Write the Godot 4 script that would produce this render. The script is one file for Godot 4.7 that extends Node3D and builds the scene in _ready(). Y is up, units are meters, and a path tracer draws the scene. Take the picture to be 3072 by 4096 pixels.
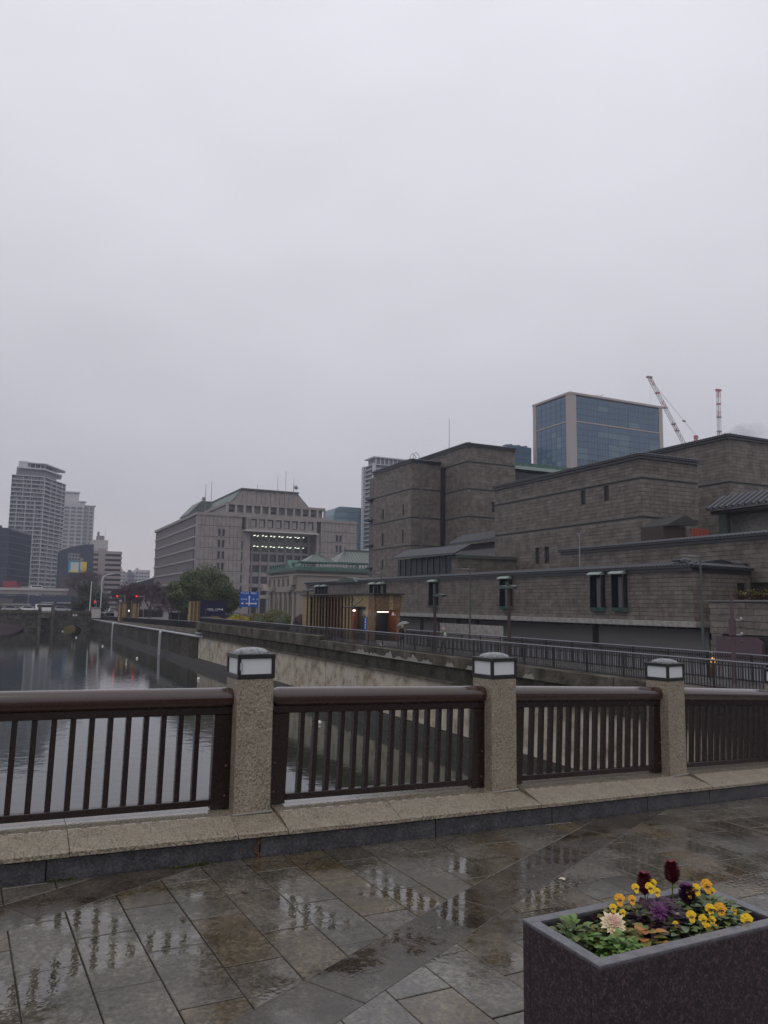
extends Node3D
# An overcast, wet afternoon on a footbridge over a city river. World: -Z runs up the river, +X is the right bank, y is up, metres.

var M := {}          # materials
var taken := {}      # names in use at top level
var rng := RandomNumberGenerator.new()

# ---------------------------------------------------------------- mesh collector
class Geo:
	var v := PackedVector3Array()
	var n := PackedVector3Array()
	var c := PackedColorArray()
	var col := Color(1, 1, 1)

	func tri(a: Vector3, b: Vector3, d: Vector3, na := Vector3.ZERO, nb := Vector3.ZERO, nd := Vector3.ZERO):
		if na == Vector3.ZERO:
			var f := (b - a).cross(d - a)
			if f.length_squared() < 1e-16: return
			na = f.normalized(); nb = na; nd = na
		v.push_back(a); v.push_back(d); v.push_back(b)
		n.push_back(na); n.push_back(nd); n.push_back(nb)
		c.push_back(col); c.push_back(col); c.push_back(col)

	func quad(a: Vector3, b: Vector3, d: Vector3, e: Vector3):
		tri(a, b, d); tri(a, d, e)

	func box(ctr: Vector3, size: Vector3, bas := Basis.IDENTITY):
		var h := size * 0.5
		var p := []
		for i in 8:
			p.append(ctr + bas * Vector3(h.x * (1 if i & 1 else -1), h.y * (1 if i & 2 else -1), h.z * (1 if i & 4 else -1)))
		quad(p[4], p[5], p[7], p[6]); quad(p[1], p[0], p[2], p[3])
		quad(p[5], p[1], p[3], p[7]); quad(p[0], p[4], p[6], p[2])
		quad(p[6], p[7], p[3], p[2]); quad(p[0], p[1], p[5], p[4])

	func span(x0: float, x1: float, y0: float, y1: float, z0: float, z1: float):
		box(Vector3(x0 + x1, y0 + y1, z0 + z1) * 0.5, Vector3(absf(x1 - x0), absf(y1 - y0), absf(z1 - z0)))

	# a box whose twelve edges are chamfered by k
	func cbox(ctr: Vector3, size: Vector3, k: float, bas := Basis.IDENTITY):
		var h := size * 0.5
		var f := func(sx, sy, sz, ax):
			var q := Vector3(sx * (h.x - (0.0 if ax == 0 else k)), sy * (h.y - (0.0 if ax == 1 else k)), sz * (h.z - (0.0 if ax == 2 else k)))
			return ctr + bas * q
		for s in [-1, 1]:
			var a = [f.call(s, -1, -1, 0), f.call(s, 1, -1, 0), f.call(s, 1, 1, 0), f.call(s, -1, 1, 0)]
			var b = [f.call(-1, s, -1, 1), f.call(-1, s, 1, 1), f.call(1, s, 1, 1), f.call(1, s, -1, 1)]
			var d = [f.call(-1, -1, s, 2), f.call(1, -1, s, 2), f.call(1, 1, s, 2), f.call(-1, 1, s, 2)]
			for q in [a, b, d]:
				if s > 0: quad(q[0], q[1], q[2], q[3])
				else: quad(q[3], q[2], q[1], q[0])
		for s in [-1, 1]:
			for t in [-1, 1]:
				_edge(f.call(s, t, -1, 0), f.call(s, t, 1, 0), f.call(s, t, 1, 1), f.call(s, t, -1, 1), ctr)
				_edge(f.call(s, -1, t, 0), f.call(s, 1, t, 0), f.call(s, 1, t, 2), f.call(s, -1, t, 2), ctr)
				_edge(f.call(-1, s, t, 1), f.call(1, s, t, 1), f.call(1, s, t, 2), f.call(-1, s, t, 2), ctr)
				for w in [-1, 1]:
					var p0 = f.call(s, t, w, 0); var p1 = f.call(s, t, w, 1); var p2 = f.call(s, t, w, 2)
					if (p1 - p0).cross(p2 - p0).dot(p0 - ctr) > 0: tri(p0, p1, p2)
					else: tri(p0, p2, p1)

	func _edge(a, b, d, e, ctr):
		if (b - a).cross(d - a).dot(a + d - 2.0 * ctr) > 0: quad(a, b, d, e)
		else: quad(e, d, b, a)

	# a round bar from a to b
	func rod(a: Vector3, b: Vector3, r0: float, r1: float, sides := 8, caps := true):
		var ax := (b - a)
		if ax.length() < 1e-6: return
		ax = ax.normalized()
		var s := ax.cross(Vector3.UP if absf(ax.y) < 0.95 else Vector3.RIGHT).normalized()
		var t := s.cross(ax).normalized()
		for i in sides:
			var u0 := TAU * i / sides; var u1 := TAU * (i + 1) / sides
			var d0 := s * cos(u0) + t * sin(u0); var d1 := s * cos(u1) + t * sin(u1)
			var p0 := a + d0 * r0; var p1 := a + d1 * r0; var p2 := b + d1 * r1; var p3 := b + d0 * r1
			tri(p0, p2, p1, d0, d1, d1); tri(p0, p3, p2, d0, d0, d1)
			if caps:
				tri(a, p0, p1); tri(b, p2, p3)

	func path(pts: Array, r: float, sides := 8):
		for i in pts.size() - 1:
			rod(pts[i], pts[i + 1], r, r, sides, i == 0 or i == pts.size() - 2)
			if i > 0: ball(pts[i], Vector3(r, r, r), sides, 4)

	func ball(ctr: Vector3, rad: Vector3, sides := 12, rings := 8, from := 0.0, to := PI):
		for j in rings:
			var a0 := from + (to - from) * j / rings; var a1 := from + (to - from) * (j + 1) / rings
			for i in sides:
				var u0 := TAU * i / sides; var u1 := TAU * (i + 1) / sides
				var d := [Vector3(sin(a0) * cos(u0), cos(a0), sin(a0) * sin(u0)), Vector3(sin(a0) * cos(u1), cos(a0), sin(a0) * sin(u1)),
					Vector3(sin(a1) * cos(u1), cos(a1), sin(a1) * sin(u1)), Vector3(sin(a1) * cos(u0), cos(a1), sin(a1) * sin(u0))]
				var m := [d[0] / rad, d[1] / rad, d[2] / rad, d[3] / rad]
				tri(ctr + d[0] * rad, ctr + d[1] * rad, ctr + d[2] * rad, m[0].normalized(), m[1].normalized(), m[2].normalized())
				tri(ctr + d[0] * rad, ctr + d[2] * rad, ctr + d[3] * rad, m[0].normalized(), m[2].normalized(), m[3].normalized())

	# polygon (points in the plane of u and w, counterclockwise seen against dir) pushed along dir
	func prism(poly: PackedVector2Array, o: Vector3, u: Vector3, w: Vector3, dir: Vector3):
		if u.cross(w).dot(dir) < 0:
			poly = poly.duplicate(); poly.reverse()
		var flip := u.cross(w).dot(dir) < 0
		var idx := Geometry2D.triangulate_polygon(poly)
		var p := func(i): return o + u * poly[i].x + w * poly[i].y
		var m := poly.size()
		var area := 0.0
		for i in m:
			var q0 := poly[i]; var q1 := poly[(i + 1) % m]
			area += q0.cross(q1)
		var ccw := (area > 0) != flip
		for i in m:
			var a = p.call(i); var b = p.call((i + 1) % m)
			if ccw: quad(a, b, b + dir, a + dir)
			else: quad(b, a, a + dir, b + dir)
		for k in range(0, idx.size(), 3):
			var a = p.call(idx[k]); var b = p.call(idx[k + 1]); var d = p.call(idx[k + 2])
			if (b - a).cross(d - a).dot(dir) < 0:
				var s = b; b = d; d = s
			tri(a + dir, b + dir, d + dir); tri(a, d, b)

	func lathe(ctr: Vector3, prof: Array, sides := 16):
		for j in prof.size() - 1:
			var a: Vector2 = prof[j]; var b: Vector2 = prof[j + 1]
			var sl := Vector2(b.y - a.y, a.x - b.x).normalized()
			for i in sides:
				var u0 := TAU * i / sides; var u1 := TAU * (i + 1) / sides
				var e0 := Vector3(cos(u0), 0, sin(u0)); var e1 := Vector3(cos(u1), 0, sin(u1))
				var p0 := ctr + e0 * a.x + Vector3.UP * a.y; var p1 := ctr + e1 * a.x + Vector3.UP * a.y
				var p2 := ctr + e1 * b.x + Vector3.UP * b.y; var p3 := ctr + e0 * b.x + Vector3.UP * b.y
				var n0 := e0 * sl.x + Vector3.UP * sl.y; var n1 := e1 * sl.x + Vector3.UP * sl.y
				tri(p0, p2, p1, n0, n1, n1); tri(p0, p3, p2, n0, n0, n1)

	func mesh() -> ArrayMesh:
		var a := []
		a.resize(Mesh.ARRAY_MAX)
		a[Mesh.ARRAY_VERTEX] = v; a[Mesh.ARRAY_NORMAL] = n; a[Mesh.ARRAY_COLOR] = c
		var m := ArrayMesh.new()
		m.add_surface_from_arrays(Mesh.PRIMITIVE_TRIANGLES, a)
		return m

# ---------------------------------------------------------------- nodes
func numbered(called: String) -> String:
	if not taken.has(called):
		taken[called] = 0
		return called
	taken[called] += 1
	return "%s_%03d" % [called, taken[called]]

func put(g: Geo, called: String, m: Material, parent: Node = self) -> MeshInstance3D:
	return place(g.mesh(), called, m, parent)

func place(mesh: Mesh, called: String, m: Material, parent: Node = self, xf := Transform3D.IDENTITY) -> MeshInstance3D:
	var o := MeshInstance3D.new()
	o.mesh = mesh
	o.material_override = m
	o.name = numbered(called) if parent == self else called
	o.cast_shadow = GeometryInstance3D.SHADOW_CASTING_SETTING_ON
	o.transform = xf
	parent.add_child(o, true)
	return o

func thing(called: String, label: String, category: String, at := Vector3.ZERO, turn := 0.0, group := "") -> Node3D:
	var o := Node3D.new()
	o.name = numbered(called)
	add_child(o)
	o.position = at; o.rotation.y = turn
	return tag(o, label, category, group)

func tag(o: Node, label: String, category: String, group := "") -> Node:
	o.set_meta("label", label); o.set_meta("category", category)
	if group != "": o.set_meta("group", group)
	return o

func structure(o: Node) -> Node:
	o.set_meta("kind", "structure")
	return o

func stuff(o: Node) -> Node:
	o.set_meta("kind", "stuff")
	return o

func copy_of(src: Node3D, at: Vector3, turn: float, label: String, group := "") -> Node3D:
	var base := String(src.name)
	if base.length() > 4 and base[base.length() - 4] == "_" and base.right(3).is_valid_int(): base = base.left(base.length() - 4)
	var o: Node3D = src.duplicate()
	o.name = numbered(base)
	add_child(o)
	o.position = at; o.rotation.y = turn
	o.set_meta("label", label)
	if group != "": o.set_meta("group", group)
	return o

# ---------------------------------------------------------------- materials
func lin(r: float, g: float, b: float) -> Color:
	return Color(r, g, b).linear_to_srgb()

func mat(key: String, color: Color, rough := 0.6, metal := 0.0) -> StandardMaterial3D:
	var m := StandardMaterial3D.new()
	m.resource_name = key
	m.albedo_color = color; m.roughness = rough; m.metallic = metal
	M[key] = m
	return m

func skin(m: StandardMaterial3D, tex: Texture2D, metres: float, normal: Texture2D = null, strength := 1.0, rough: Texture2D = null):
	if tex: m.albedo_texture = tex
	m.uv1_triplanar = true; m.uv1_world_triplanar = true
	m.uv1_scale = Vector3.ONE / metres
	if normal:
		m.normal_enabled = true; m.normal_texture = normal; m.normal_scale = strength
	if rough:
		m.roughness_texture = rough; m.roughness = 1.0; m.roughness_texture_channel = BaseMaterial3D.TEXTURE_CHANNEL_RED

func noise(kind: int, freq: float, seed_: int, octaves := 1) -> FastNoiseLite:
	var n := FastNoiseLite.new()
	n.noise_type = kind; n.frequency = freq; n.seed = seed_
	n.cellular_return_type = FastNoiseLite.RETURN_CELL_VALUE
	n.fractal_type = FastNoiseLite.FRACTAL_FBM if octaves > 1 else FastNoiseLite.FRACTAL_NONE
	n.fractal_octaves = octaves
	return n

# a colour texture from weighted noise layers [noise, weight] and a ramp of [position, linear colour]
func tinted(size: int, layers: Array, ramp: Array) -> ImageTexture:
	var acc := PackedFloat32Array()
	acc.resize(size * size)
	for l in layers:
		var d: PackedByteArray = l[0].get_seamless_image(size, size).get_data()
		var w: float = l[1] / 255.0
		for i in size * size: acc[i] += d[i] * w
	var lut := PackedByteArray()
	lut.resize(256 * 3)
	for i in 256:
		var t := i / 255.0
		var k := 0
		while k < ramp.size() - 2 and t > ramp[k + 1][0]: k += 1
		var f := clampf((t - ramp[k][0]) / maxf(ramp[k + 1][0] - ramp[k][0], 1e-5), 0, 1)
		var col: Color = ramp[k][1].lerp(ramp[k + 1][1], f).linear_to_srgb()
		lut[i * 3] = int(clampf(col.r * 255, 0, 255)); lut[i * 3 + 1] = int(clampf(col.g * 255, 0, 255)); lut[i * 3 + 2] = int(clampf(col.b * 255, 0, 255))
	var o := PackedByteArray()
	o.resize(size * size * 3)
	for i in size * size:
		var q := int(clampf(acc[i] * 255.0, 0, 255)) * 3
		var p := i * 3
		o[p] = lut[q]; o[p + 1] = lut[q + 1]; o[p + 2] = lut[q + 2]
	return ImageTexture.create_from_image(Image.create_from_data(size, size, false, Image.FORMAT_RGB8, o))

# a plain value texture (roughness): layers as above, ramp of [position, value]
func values(size: int, layers: Array, ramp: Array) -> ImageTexture:
	var r := []
	for p in ramp: r.append([p[0], Color(p[1], p[1], p[1]).srgb_to_linear()])
	return tinted(size, layers, r)

func bumps(size: int, n: FastNoiseLite, strength: float, squash := 1) -> ImageTexture:
	var im := n.get_seamless_image(size, size)
	if squash > 1:
		im.resize(size, size / squash, Image.INTERPOLATE_CUBIC)
	im.convert(Image.FORMAT_RGBA8)
	im.bump_map_to_normal_map(strength)
	return ImageTexture.create_from_image(im)

# the shape of the bridge: height of its walkway and line of its parapet
func wy(x: float) -> float:
	if x < -10.0: return wy(-10.0)
	if x < 9.0: return -0.008 - 0.0155 * x - 0.0035 * x * x
	return wy(8.999) - 0.0785 * (x - 9.0)

func rz(x: float) -> float:
	if x < 0.4: return -5.358
	if x < 7.0: return -5.36 + 0.01 * x - 0.0135 * x * x
	return rz(6.999) - 0.179 * (x - 7.0)

# ---------------------------------------------------------------- camera, sky, sun, exposure
func camera_and_light():
	var cam := Camera3D.new()
	cam.name = "camera"
	var yaw := deg_to_rad(25.9); var pitch := deg_to_rad(6.8); var roll := deg_to_rad(0.72)
	var f := Vector3(sin(yaw) * cos(pitch), sin(pitch), -cos(yaw) * cos(pitch))
	var r := Vector3(cos(yaw), 0, sin(yaw))
	var u := r.cross(f)
	var r2 := r * cos(roll) + u * sin(roll)
	var u2 := u * cos(roll) - r * sin(roll)
	cam.transform = Transform3D(Basis(r2, u2, -f), Vector3(0, 1.6, 0))
	cam.fov = 66.56
	cam.near = 0.05; cam.far = 4000.0
	add_child(cam)
	cam.current = true

	# an even rain cloud: brightest high up, greyer and a little warmer towards the horizon
	var w := 512; var h := 256
	var im := Image.create(w, h, false, Image.FORMAT_RGBAF)
	var cl := noise(FastNoiseLite.TYPE_SIMPLEX_SMOOTH, 0.9, 7, 4)
	for j in h:
		var el := (0.5 - (j + 0.5) / h) * PI
		for i in w:
			var az := ((i + 0.5) / w - 0.5) * TAU
			var d := Vector3(sin(az) * cos(el), sin(el), -cos(az) * cos(el))
			var t := clampf(el / deg_to_rad(42.0), 0, 1)
			var base := Color(0.60, 0.555, 0.565).lerp(Color(0.54, 0.535, 0.59), smoothstep(0.0, 0.22, t))
			base = base.lerp(Color(0.835, 0.835, 0.91), pow(smoothstep(0.05, 1.05, t), 0.85))
			var q := Vector3(d.x, d.y * 2.2, d.z) * 1.6
			var k := 1.0 + 0.05 * cl.get_noise_3dv(q) + 0.04 * cl.get_noise_3dv(q * 3.1 + Vector3(9, 2, 4))
			if el < 0: base = Color(0.60, 0.555, 0.565).lerp(Color(0.16, 0.155, 0.15), smoothstep(0.0, 0.25, -el)); k = 1.0
			im.set_pixel(i, j, Color(base.r * k, base.g * k, base.b * k, 1))
	var sm := PanoramaSkyMaterial.new()
	sm.panorama = ImageTexture.create_from_image(im)
	var sky := Sky.new()
	sky.sky_material = sm
	var env := Environment.new()
	env.background_mode = Environment.BG_SKY
	env.sky = sky
	env.tonemap_mode = Environment.TONE_MAPPER_LINEAR
	env.tonemap_exposure = 1.0
	env.sdfgi_enabled = true; env.ssao_enabled = true; env.ssil_enabled = true
	env.volumetric_fog_enabled = true; env.volumetric_fog_density = 0.0
	env.fog_enabled = true
	env.fog_density = 0.00036
	env.fog_light_color = Color(0.86, 0.88, 0.95)
	var we := WorldEnvironment.new()
	we.name = "world_environment"
	we.environment = env
	add_child(we)

	var sun := DirectionalLight3D.new()
	sun.name = "sun"
	sun.light_energy = 0.18
	sun.light_color = Color(1.0, 0.97, 0.93)
	sun.light_angular_distance = 40.0
	sun.shadow_enabled = true
	sun.rotation_degrees = Vector3(-62, -40, 0)
	add_child(sun)

func materials():
	var cell := FastNoiseLite.TYPE_CELLULAR
	var smooth := FastNoiseLite.TYPE_SIMPLEX_SMOOTH
	var value := FastNoiseLite.TYPE_VALUE
	var fine_bump := bumps(512, noise(smooth, 0.09, 3, 3), 3.0)
	# tan speckled granite of posts and copings
	var tan_tex := tinted(1024, [[noise(cell, 0.19, 11), 0.55], [noise(cell, 0.4, 12), 0.25], [noise(smooth, 0.006, 13, 3), 0.20]],
		[[0.0, Color(0.07, 0.06, 0.05)], [0.22, Color(0.16, 0.13, 0.095)], [0.36, Color(0.36, 0.30, 0.215)], [0.62, Color(0.45, 0.385, 0.285)], [0.8, Color(0.56, 0.49, 0.385)], [1.0, Color(0.62, 0.57, 0.49)]])
	skin(mat("tan_granite", lin(0.60, 0.605, 0.615), 0.5), tan_tex, 1.5, fine_bump, 0.5)
	skin(mat("tan_granite_rough", lin(0.55, 0.555, 0.56), 0.55), tan_tex, 1.5, fine_bump, 1.4)
	# the flat top of the coping is polished and lies under a film of rain
	skin(mat("tan_granite_wet", lin(0.52, 0.53, 0.55), 0.06), tan_tex, 1.5, fine_bump, 0.08)
	M.tan_granite_wet.metallic_specular = 0.85
	# dark kerb granite, wet
	var kerb_tex := tinted(512, [[noise(cell, 0.2, 21), 0.5], [noise(smooth, 0.012, 22, 4), 0.5]],
		[[0.0, Color(0.022, 0.022, 0.026)], [0.4, Color(0.06, 0.06, 0.068)], [0.7, Color(0.105, 0.105, 0.115)], [1.0, Color(0.17, 0.165, 0.17)]])
	skin(mat("kerb_granite", lin(0.74, 0.74, 0.74), 0.42), kerb_tex, 1.2, fine_bump, 0.25)
	# pavers: grey and tan granite under a broken film of water
	var film := values(1024, [[noise(smooth, 0.0055, 31, 4), 0.78], [noise(smooth, 0.05, 32, 2), 0.22]],
		[[0.0, 0.03], [0.37, 0.045], [0.44, 0.17], [0.56, 0.28], [1.0, 0.40]])
	var wet_bump := bumps(1024, noise(smooth, 0.11, 33, 3), 2.2)
	var pl := [[noise(cell, 0.30, 34), 0.40], [noise(cell, 0.14, 36), 0.2], [noise(smooth, 0.009, 35, 4), 0.40]]
	var gp := tinted(1024, pl, [[0.1, Color(0.022, 0.0195, 0.0155)], [0.35, Color(0.058, 0.052, 0.041)], [0.6, Color(0.094, 0.084, 0.067)], [0.9, Color(0.18, 0.162, 0.130)]])
	for a in [["paver_grey", lin(1, 1, 1)], ["paver_pale", lin(0.99, 0.98, 0.95)], ["paver_tan", lin(1.0, 0.86, 0.62)], ["paver_dark", lin(0.66, 0.62, 0.56)], ["paver_warm", lin(0.92, 0.82, 0.66)]]:
		skin(mat(a[0], a[1], 1.0), gp, 4.3, wet_bump, 0.045, film)
		M[a[0]].metallic_specular = 0.62
	skin(mat("paver_band", lin(0.58, 0.52, 0.48), 1.0), gp, 3.1, wet_bump, 0.03, film)
	M.paver_band.metallic_specular = 0.6
	mat("mortar", lin(0.035, 0.032, 0.028), 0.5)
	# painted brown steel, wet
	var paint := values(512, [[noise(smooth, 0.02, 41, 4), 0.7], [noise(value, 0.3, 42), 0.3]], [[0.0, 0.22], [0.5, 0.26], [1.0, 0.31]])
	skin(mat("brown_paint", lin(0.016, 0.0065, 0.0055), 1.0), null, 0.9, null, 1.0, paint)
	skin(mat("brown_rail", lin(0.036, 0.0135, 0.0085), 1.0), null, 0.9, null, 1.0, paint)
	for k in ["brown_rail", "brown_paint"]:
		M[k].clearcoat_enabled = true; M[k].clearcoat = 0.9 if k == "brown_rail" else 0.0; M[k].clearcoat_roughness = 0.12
	mat("bolt", lin(0.12, 0.08, 0.07), 0.35, 0.6)
	mat("black_metal", lin(0.012, 0.012, 0.013), 0.35)
	var panel := mat("lamp_panel", lin(0.60, 0.62, 0.64), 0.28)
	skin(panel, null, 0.5, fine_bump, 0.05)
	var dome := mat("lamp_dome", lin(0.20, 0.21, 0.225), 0.12)
	skin(dome, tinted(512, [[noise(smooth, 0.03, 45, 4), 0.8], [noise(cell, 0.1, 46), 0.2]], [[0.3, Color(0.25, 0.25, 0.26)], [0.5, Color(0.8, 0.8, 0.8)], [0.7, Color(1, 1, 1)]]), 0.7, fine_bump, 0.3)
	# planter
	var pt := tinted(512, [[noise(cell, 0.16, 51), 0.75], [noise(cell, 0.35, 52), 0.25]],
		[[0.0, Color(0.012, 0.010, 0.012)], [0.35, Color(0.025, 0.019, 0.023)], [0.6, Color(0.045, 0.032, 0.038)], [0.8, Color(0.085, 0.062, 0.070)], [1.0, Color(0.16, 0.13, 0.14)]])
	skin(mat("planter_granite", lin(0.80, 0.70, 0.80), 0.45), pt, 0.55, fine_bump, 0.15)
	skin(mat("planter_rim", lin(0.9, 0.9, 0.9), 0.30), tinted(512, [[noise(cell, 0.3, 53), 0.4], [noise(smooth, 0.03, 54, 3), 0.6]], [[0.2, Color(0.08, 0.08, 0.088)], [0.8, Color(0.15, 0.15, 0.165)]]), 0.9, fine_bump, 0.15)
	skin(mat("soil", lin(0.9, 0.85, 0.8), 0.8), tinted(512, [[noise(cell, 0.12, 55), 0.6], [noise(cell, 0.3, 56), 0.4]], [[0.0, Color(0.012, 0.008, 0.006)], [0.7, Color(0.04, 0.027, 0.018)], [1.0, Color(0.09, 0.06, 0.04)]]), 0.5, fine_bump, 2.0)
	# bank stone: weathered brownish grey, stains in patches with ragged outlines
	var stone := tinted(1024, [[noise(smooth, 0.006, 61, 5), 0.55], [noise(value, 0.05, 62, 3), 0.25], [noise(cell, 0.35, 63), 0.20]],
		[[0.15, Color(0.085, 0.071, 0.060)], [0.40, Color(0.135, 0.115, 0.099)], [0.52, Color(0.172, 0.150, 0.131)], [0.8, Color(0.225, 0.20, 0.178)]])
	var k := 0
	for s in [0.87, 0.96, 0.80, 0.91, 0.75, 0.84]:
		skin(mat("bank_stone_%d" % k, lin(s, s * (0.99 - 0.01 * (k % 3)), s * (0.98 - 0.015 * (k % 2))), 0.62), stone, 9.0, fine_bump, 0.4)
		k += 1
	var bs := mat("bank_stone_mixed", Color(1, 1, 1), 0.62)
	skin(bs, stone, 9.0, fine_bump, 0.4)
	bs.vertex_color_use_as_albedo = true
	mat("bank_joint", lin(0.045, 0.038, 0.033), 0.8)
	mat("bank_smooth", lin(0.105, 0.098, 0.094), 0.6)
	mat("arcade_plaster", lin(0.21, 0.20, 0.195), 0.6)
	mat("glazed_roof", lin(0.12, 0.145, 0.13), 0.5)
	mat("hut_copper", lin(0.032, 0.034, 0.032), 0.5)
	skin(mat("ledge_concrete", lin(1, 1, 1), 0.5), tinted(512, [[noise(smooth, 0.02, 65, 4), 1.0]], [[0.2, Color(0.21, 0.20, 0.185)], [0.8, Color(0.32, 0.305, 0.285)]]), 6.0)
	mat("dark_slot", lin(0.012, 0.012, 0.014), 0.5)
	mat("screen_glass", lin(0.018, 0.027, 0.031), 0.5)
	mat("dark_glass", lin(0.015, 0.018, 0.022), 0.12)
	mat("roof_tile", lin(0.034, 0.037, 0.046), 0.30)
	mat("ridge_tile", lin(0.055, 0.059, 0.070), 0.4)
	skin(mat("copper_green", lin(0.85, 0.9, 0.88), 0.5), tinted(512, [[noise(smooth, 0.02, 66, 4), 1.0]], [[0.25, Color(0.045, 0.105, 0.085)], [0.7, Color(0.085, 0.165, 0.13)], [1.0, Color(0.16, 0.25, 0.21)]]), 7.0)
	skin(mat("hall_copper", lin(1, 1, 1), 0.5), tinted(512, [[noise(smooth, 0.02, 67, 4), 1.0]], [[0.25, Color(0.045, 0.068, 0.060)], [0.8, Color(0.085, 0.12, 0.105)]]), 12.0)
	mat("copper_pale", lin(0.30, 0.36, 0.33), 0.45)
	mat("copper_dark", lin(0.06, 0.075, 0.066), 0.5)
	mat("brown_wood", lin(0.04, 0.025, 0.02), 0.6)
	mat("vermilion", lin(0.24, 0.045, 0.025), 0.6)
	# quay
	var conc := tinted(1024, [[noise(smooth, 0.006, 71, 5), 0.7], [noise(value, 0.06, 72, 3), 0.3]],
		[[0.2, Color(0.06, 0.054, 0.044)], [0.42, Color(0.115, 0.106, 0.088)], [0.6, Color(0.16, 0.148, 0.125)], [0.85, Color(0.24, 0.225, 0.195)]])
	skin(mat("quay_concrete", lin(0.62, 0.60, 0.56), 0.65), conc, 11.0, fine_bump, 0.5)
	skin(mat("quay_pale", lin(1, 1, 1), 0.6), tinted(1024, [[noise(smooth, 0.007, 73, 5), 0.75], [noise(value, 0.07, 74, 3), 0.25]],
		[[0.2, Color(0.20, 0.165, 0.11)], [0.45, Color(0.37, 0.325, 0.245)], [0.7, Color(0.46, 0.415, 0.335)]]), 9.0, fine_bump, 0.4)
	skin(mat("quay_dark", lin(0.36, 0.35, 0.33), 0.5), conc, 8.0, fine_bump, 0.6)
	skin(mat("algae", lin(1, 1, 1), 0.45), tinted(512, [[noise(smooth, 0.02, 75, 4), 1.0]], [[0.2, Color(0.012, 0.011, 0.008)], [0.8, Color(0.045, 0.042, 0.028)]]), 4.0, fine_bump, 0.8)
	skin(mat("old_stone", lin(0.52, 0.51, 0.52), 0.6), conc, 6.0, fine_bump, 0.8)
	skin(mat("old_brick_red", lin(1, 1, 1), 0.65), tinted(512, [[noise(smooth, 0.02, 77, 4), 1.0]], [[0.2, Color(0.045, 0.028, 0.022)], [0.5, Color(0.085, 0.055, 0.042)], [0.9, Color(0.15, 0.11, 0.09)]]), 5.0, fine_bump, 0.5)
	for dull in ["quay_dark", "old_stone", "quay_concrete"]:
		M[dull].roughness = 0.8; M[dull].metallic_specular = 0.25
	mat("bare_render", lin(0.25, 0.24, 0.215), 0.7)
	mat("white_pipe", lin(0.34, 0.35, 0.37), 0.35)
	mat("dark_fence", lin(0.018, 0.017, 0.020), 0.35)
	mat("fence_rail", lin(0.16, 0.16, 0.18), 0.3, 0.5)
	mat("fence_pale", lin(0.30, 0.30, 0.33), 0.35, 0.3)
	# water: dark green-brown, mirror with ripples
	var water := mat("water", lin(0.020, 0.024, 0.018), 0.03)
	water.metallic_specular = 0.5
	skin(water, null, 14.0, bumps(1024, noise(smooth, 0.012, 81, 5), 5.0), 0.07)
	# ground and road
	skin(mat("ground", lin(1, 1, 1), 0.6), tinted(512, [[noise(smooth, 0.02, 91, 4), 1.0]], [[0.2, Color(0.05, 0.05, 0.05)], [0.8, Color(0.11, 0.108, 0.105)]]), 9.0, fine_bump, 0.3)
	mat("asphalt", lin(0.055, 0.055, 0.058), 0.6)
	skin(mat("wet_paving", lin(1, 1, 1), 0.10), tinted(512, [[noise(smooth, 0.02, 92, 4), 1.0]], [[0.2, Color(0.09, 0.088, 0.085)], [0.8, Color(0.16, 0.155, 0.15)]]), 7.0, fine_bump, 0.05)
	mat("kerb_stone", lin(0.22, 0.215, 0.20), 0.5)
	# buildings far behind
	skin(mat("hall_panel", lin(1, 1, 1), 0.6), tinted(512, [[noise(smooth, 0.02, 95, 4), 0.8], [noise(value, 0.2, 96), 0.2]], [[0.2, Color(0.20, 0.175, 0.165)], [0.8, Color(0.28, 0.25, 0.235)]]), 30.0)
	mat("hall_trim", lin(0.30, 0.275, 0.26), 0.6)
	mat("hall_recess", lin(0.085, 0.078, 0.080), 0.6)
	mat("hall_glass", lin(0.03, 0.034, 0.037), 0.10)
	mat("hall_strip_window", lin(0.045, 0.046, 0.05), 0.6)
	mat("pale_concrete", lin(0.42, 0.40, 0.38), 0.6)
	mat("library_stone", lin(0.25, 0.215, 0.185), 0.6)
	mat("library_dark", lin(0.05, 0.042, 0.036), 0.5)
	mat("white_paint", lin(0.62, 0.62, 0.64), 0.4)
	mat("tower_white", lin(0.46, 0.47, 0.50), 0.5)
	mat("tower_glass", lin(0.075, 0.085, 0.105), 0.15)
	mat("tower_wall", lin(0.15, 0.16, 0.18), 0.5)
	mat("navy_glass", lin(0.022, 0.034, 0.060), 0.2)
	mat("navy_fin", lin(0.035, 0.048, 0.080), 0.4)
	mat("blue_glass", lin(0.040, 0.105, 0.175), 0.12)
	mat("blue_glass_light", lin(0.085, 0.17, 0.21), 0.12)
	mat("tower_beige", lin(0.36, 0.31, 0.29), 0.6)
	mat("office_beige", lin(0.33, 0.28, 0.265), 0.6)
	mat("office_white", lin(0.45, 0.43, 0.43), 0.6)
	mat("brick_purple", lin(0.085, 0.055, 0.065), 0.7)
	# kiosk timber
	var timber := tinted(512, [[noise(value, 0.06, 101, 3), 0.5], [noise(smooth, 0.01, 102, 3), 0.5]], [[0.2, Color(0.10, 0.065, 0.032)], [0.5, Color(0.19, 0.13, 0.065)], [0.8, Color(0.27, 0.20, 0.11)]])
	skin(mat("timber_yellow", lin(1, 0.98, 0.9), 0.5), tinted(512, [[noise(value, 0.06, 103, 3), 0.5], [noise(smooth, 0.01, 104, 3), 0.5]], [[0.2, Color(0.16, 0.115, 0.055)], [0.5, Color(0.27, 0.20, 0.10)], [0.8, Color(0.36, 0.28, 0.155)]]), 2.0)
	skin(mat("timber_red", lin(0.9, 0.68, 0.60), 0.5), timber, 2.3)
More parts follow.
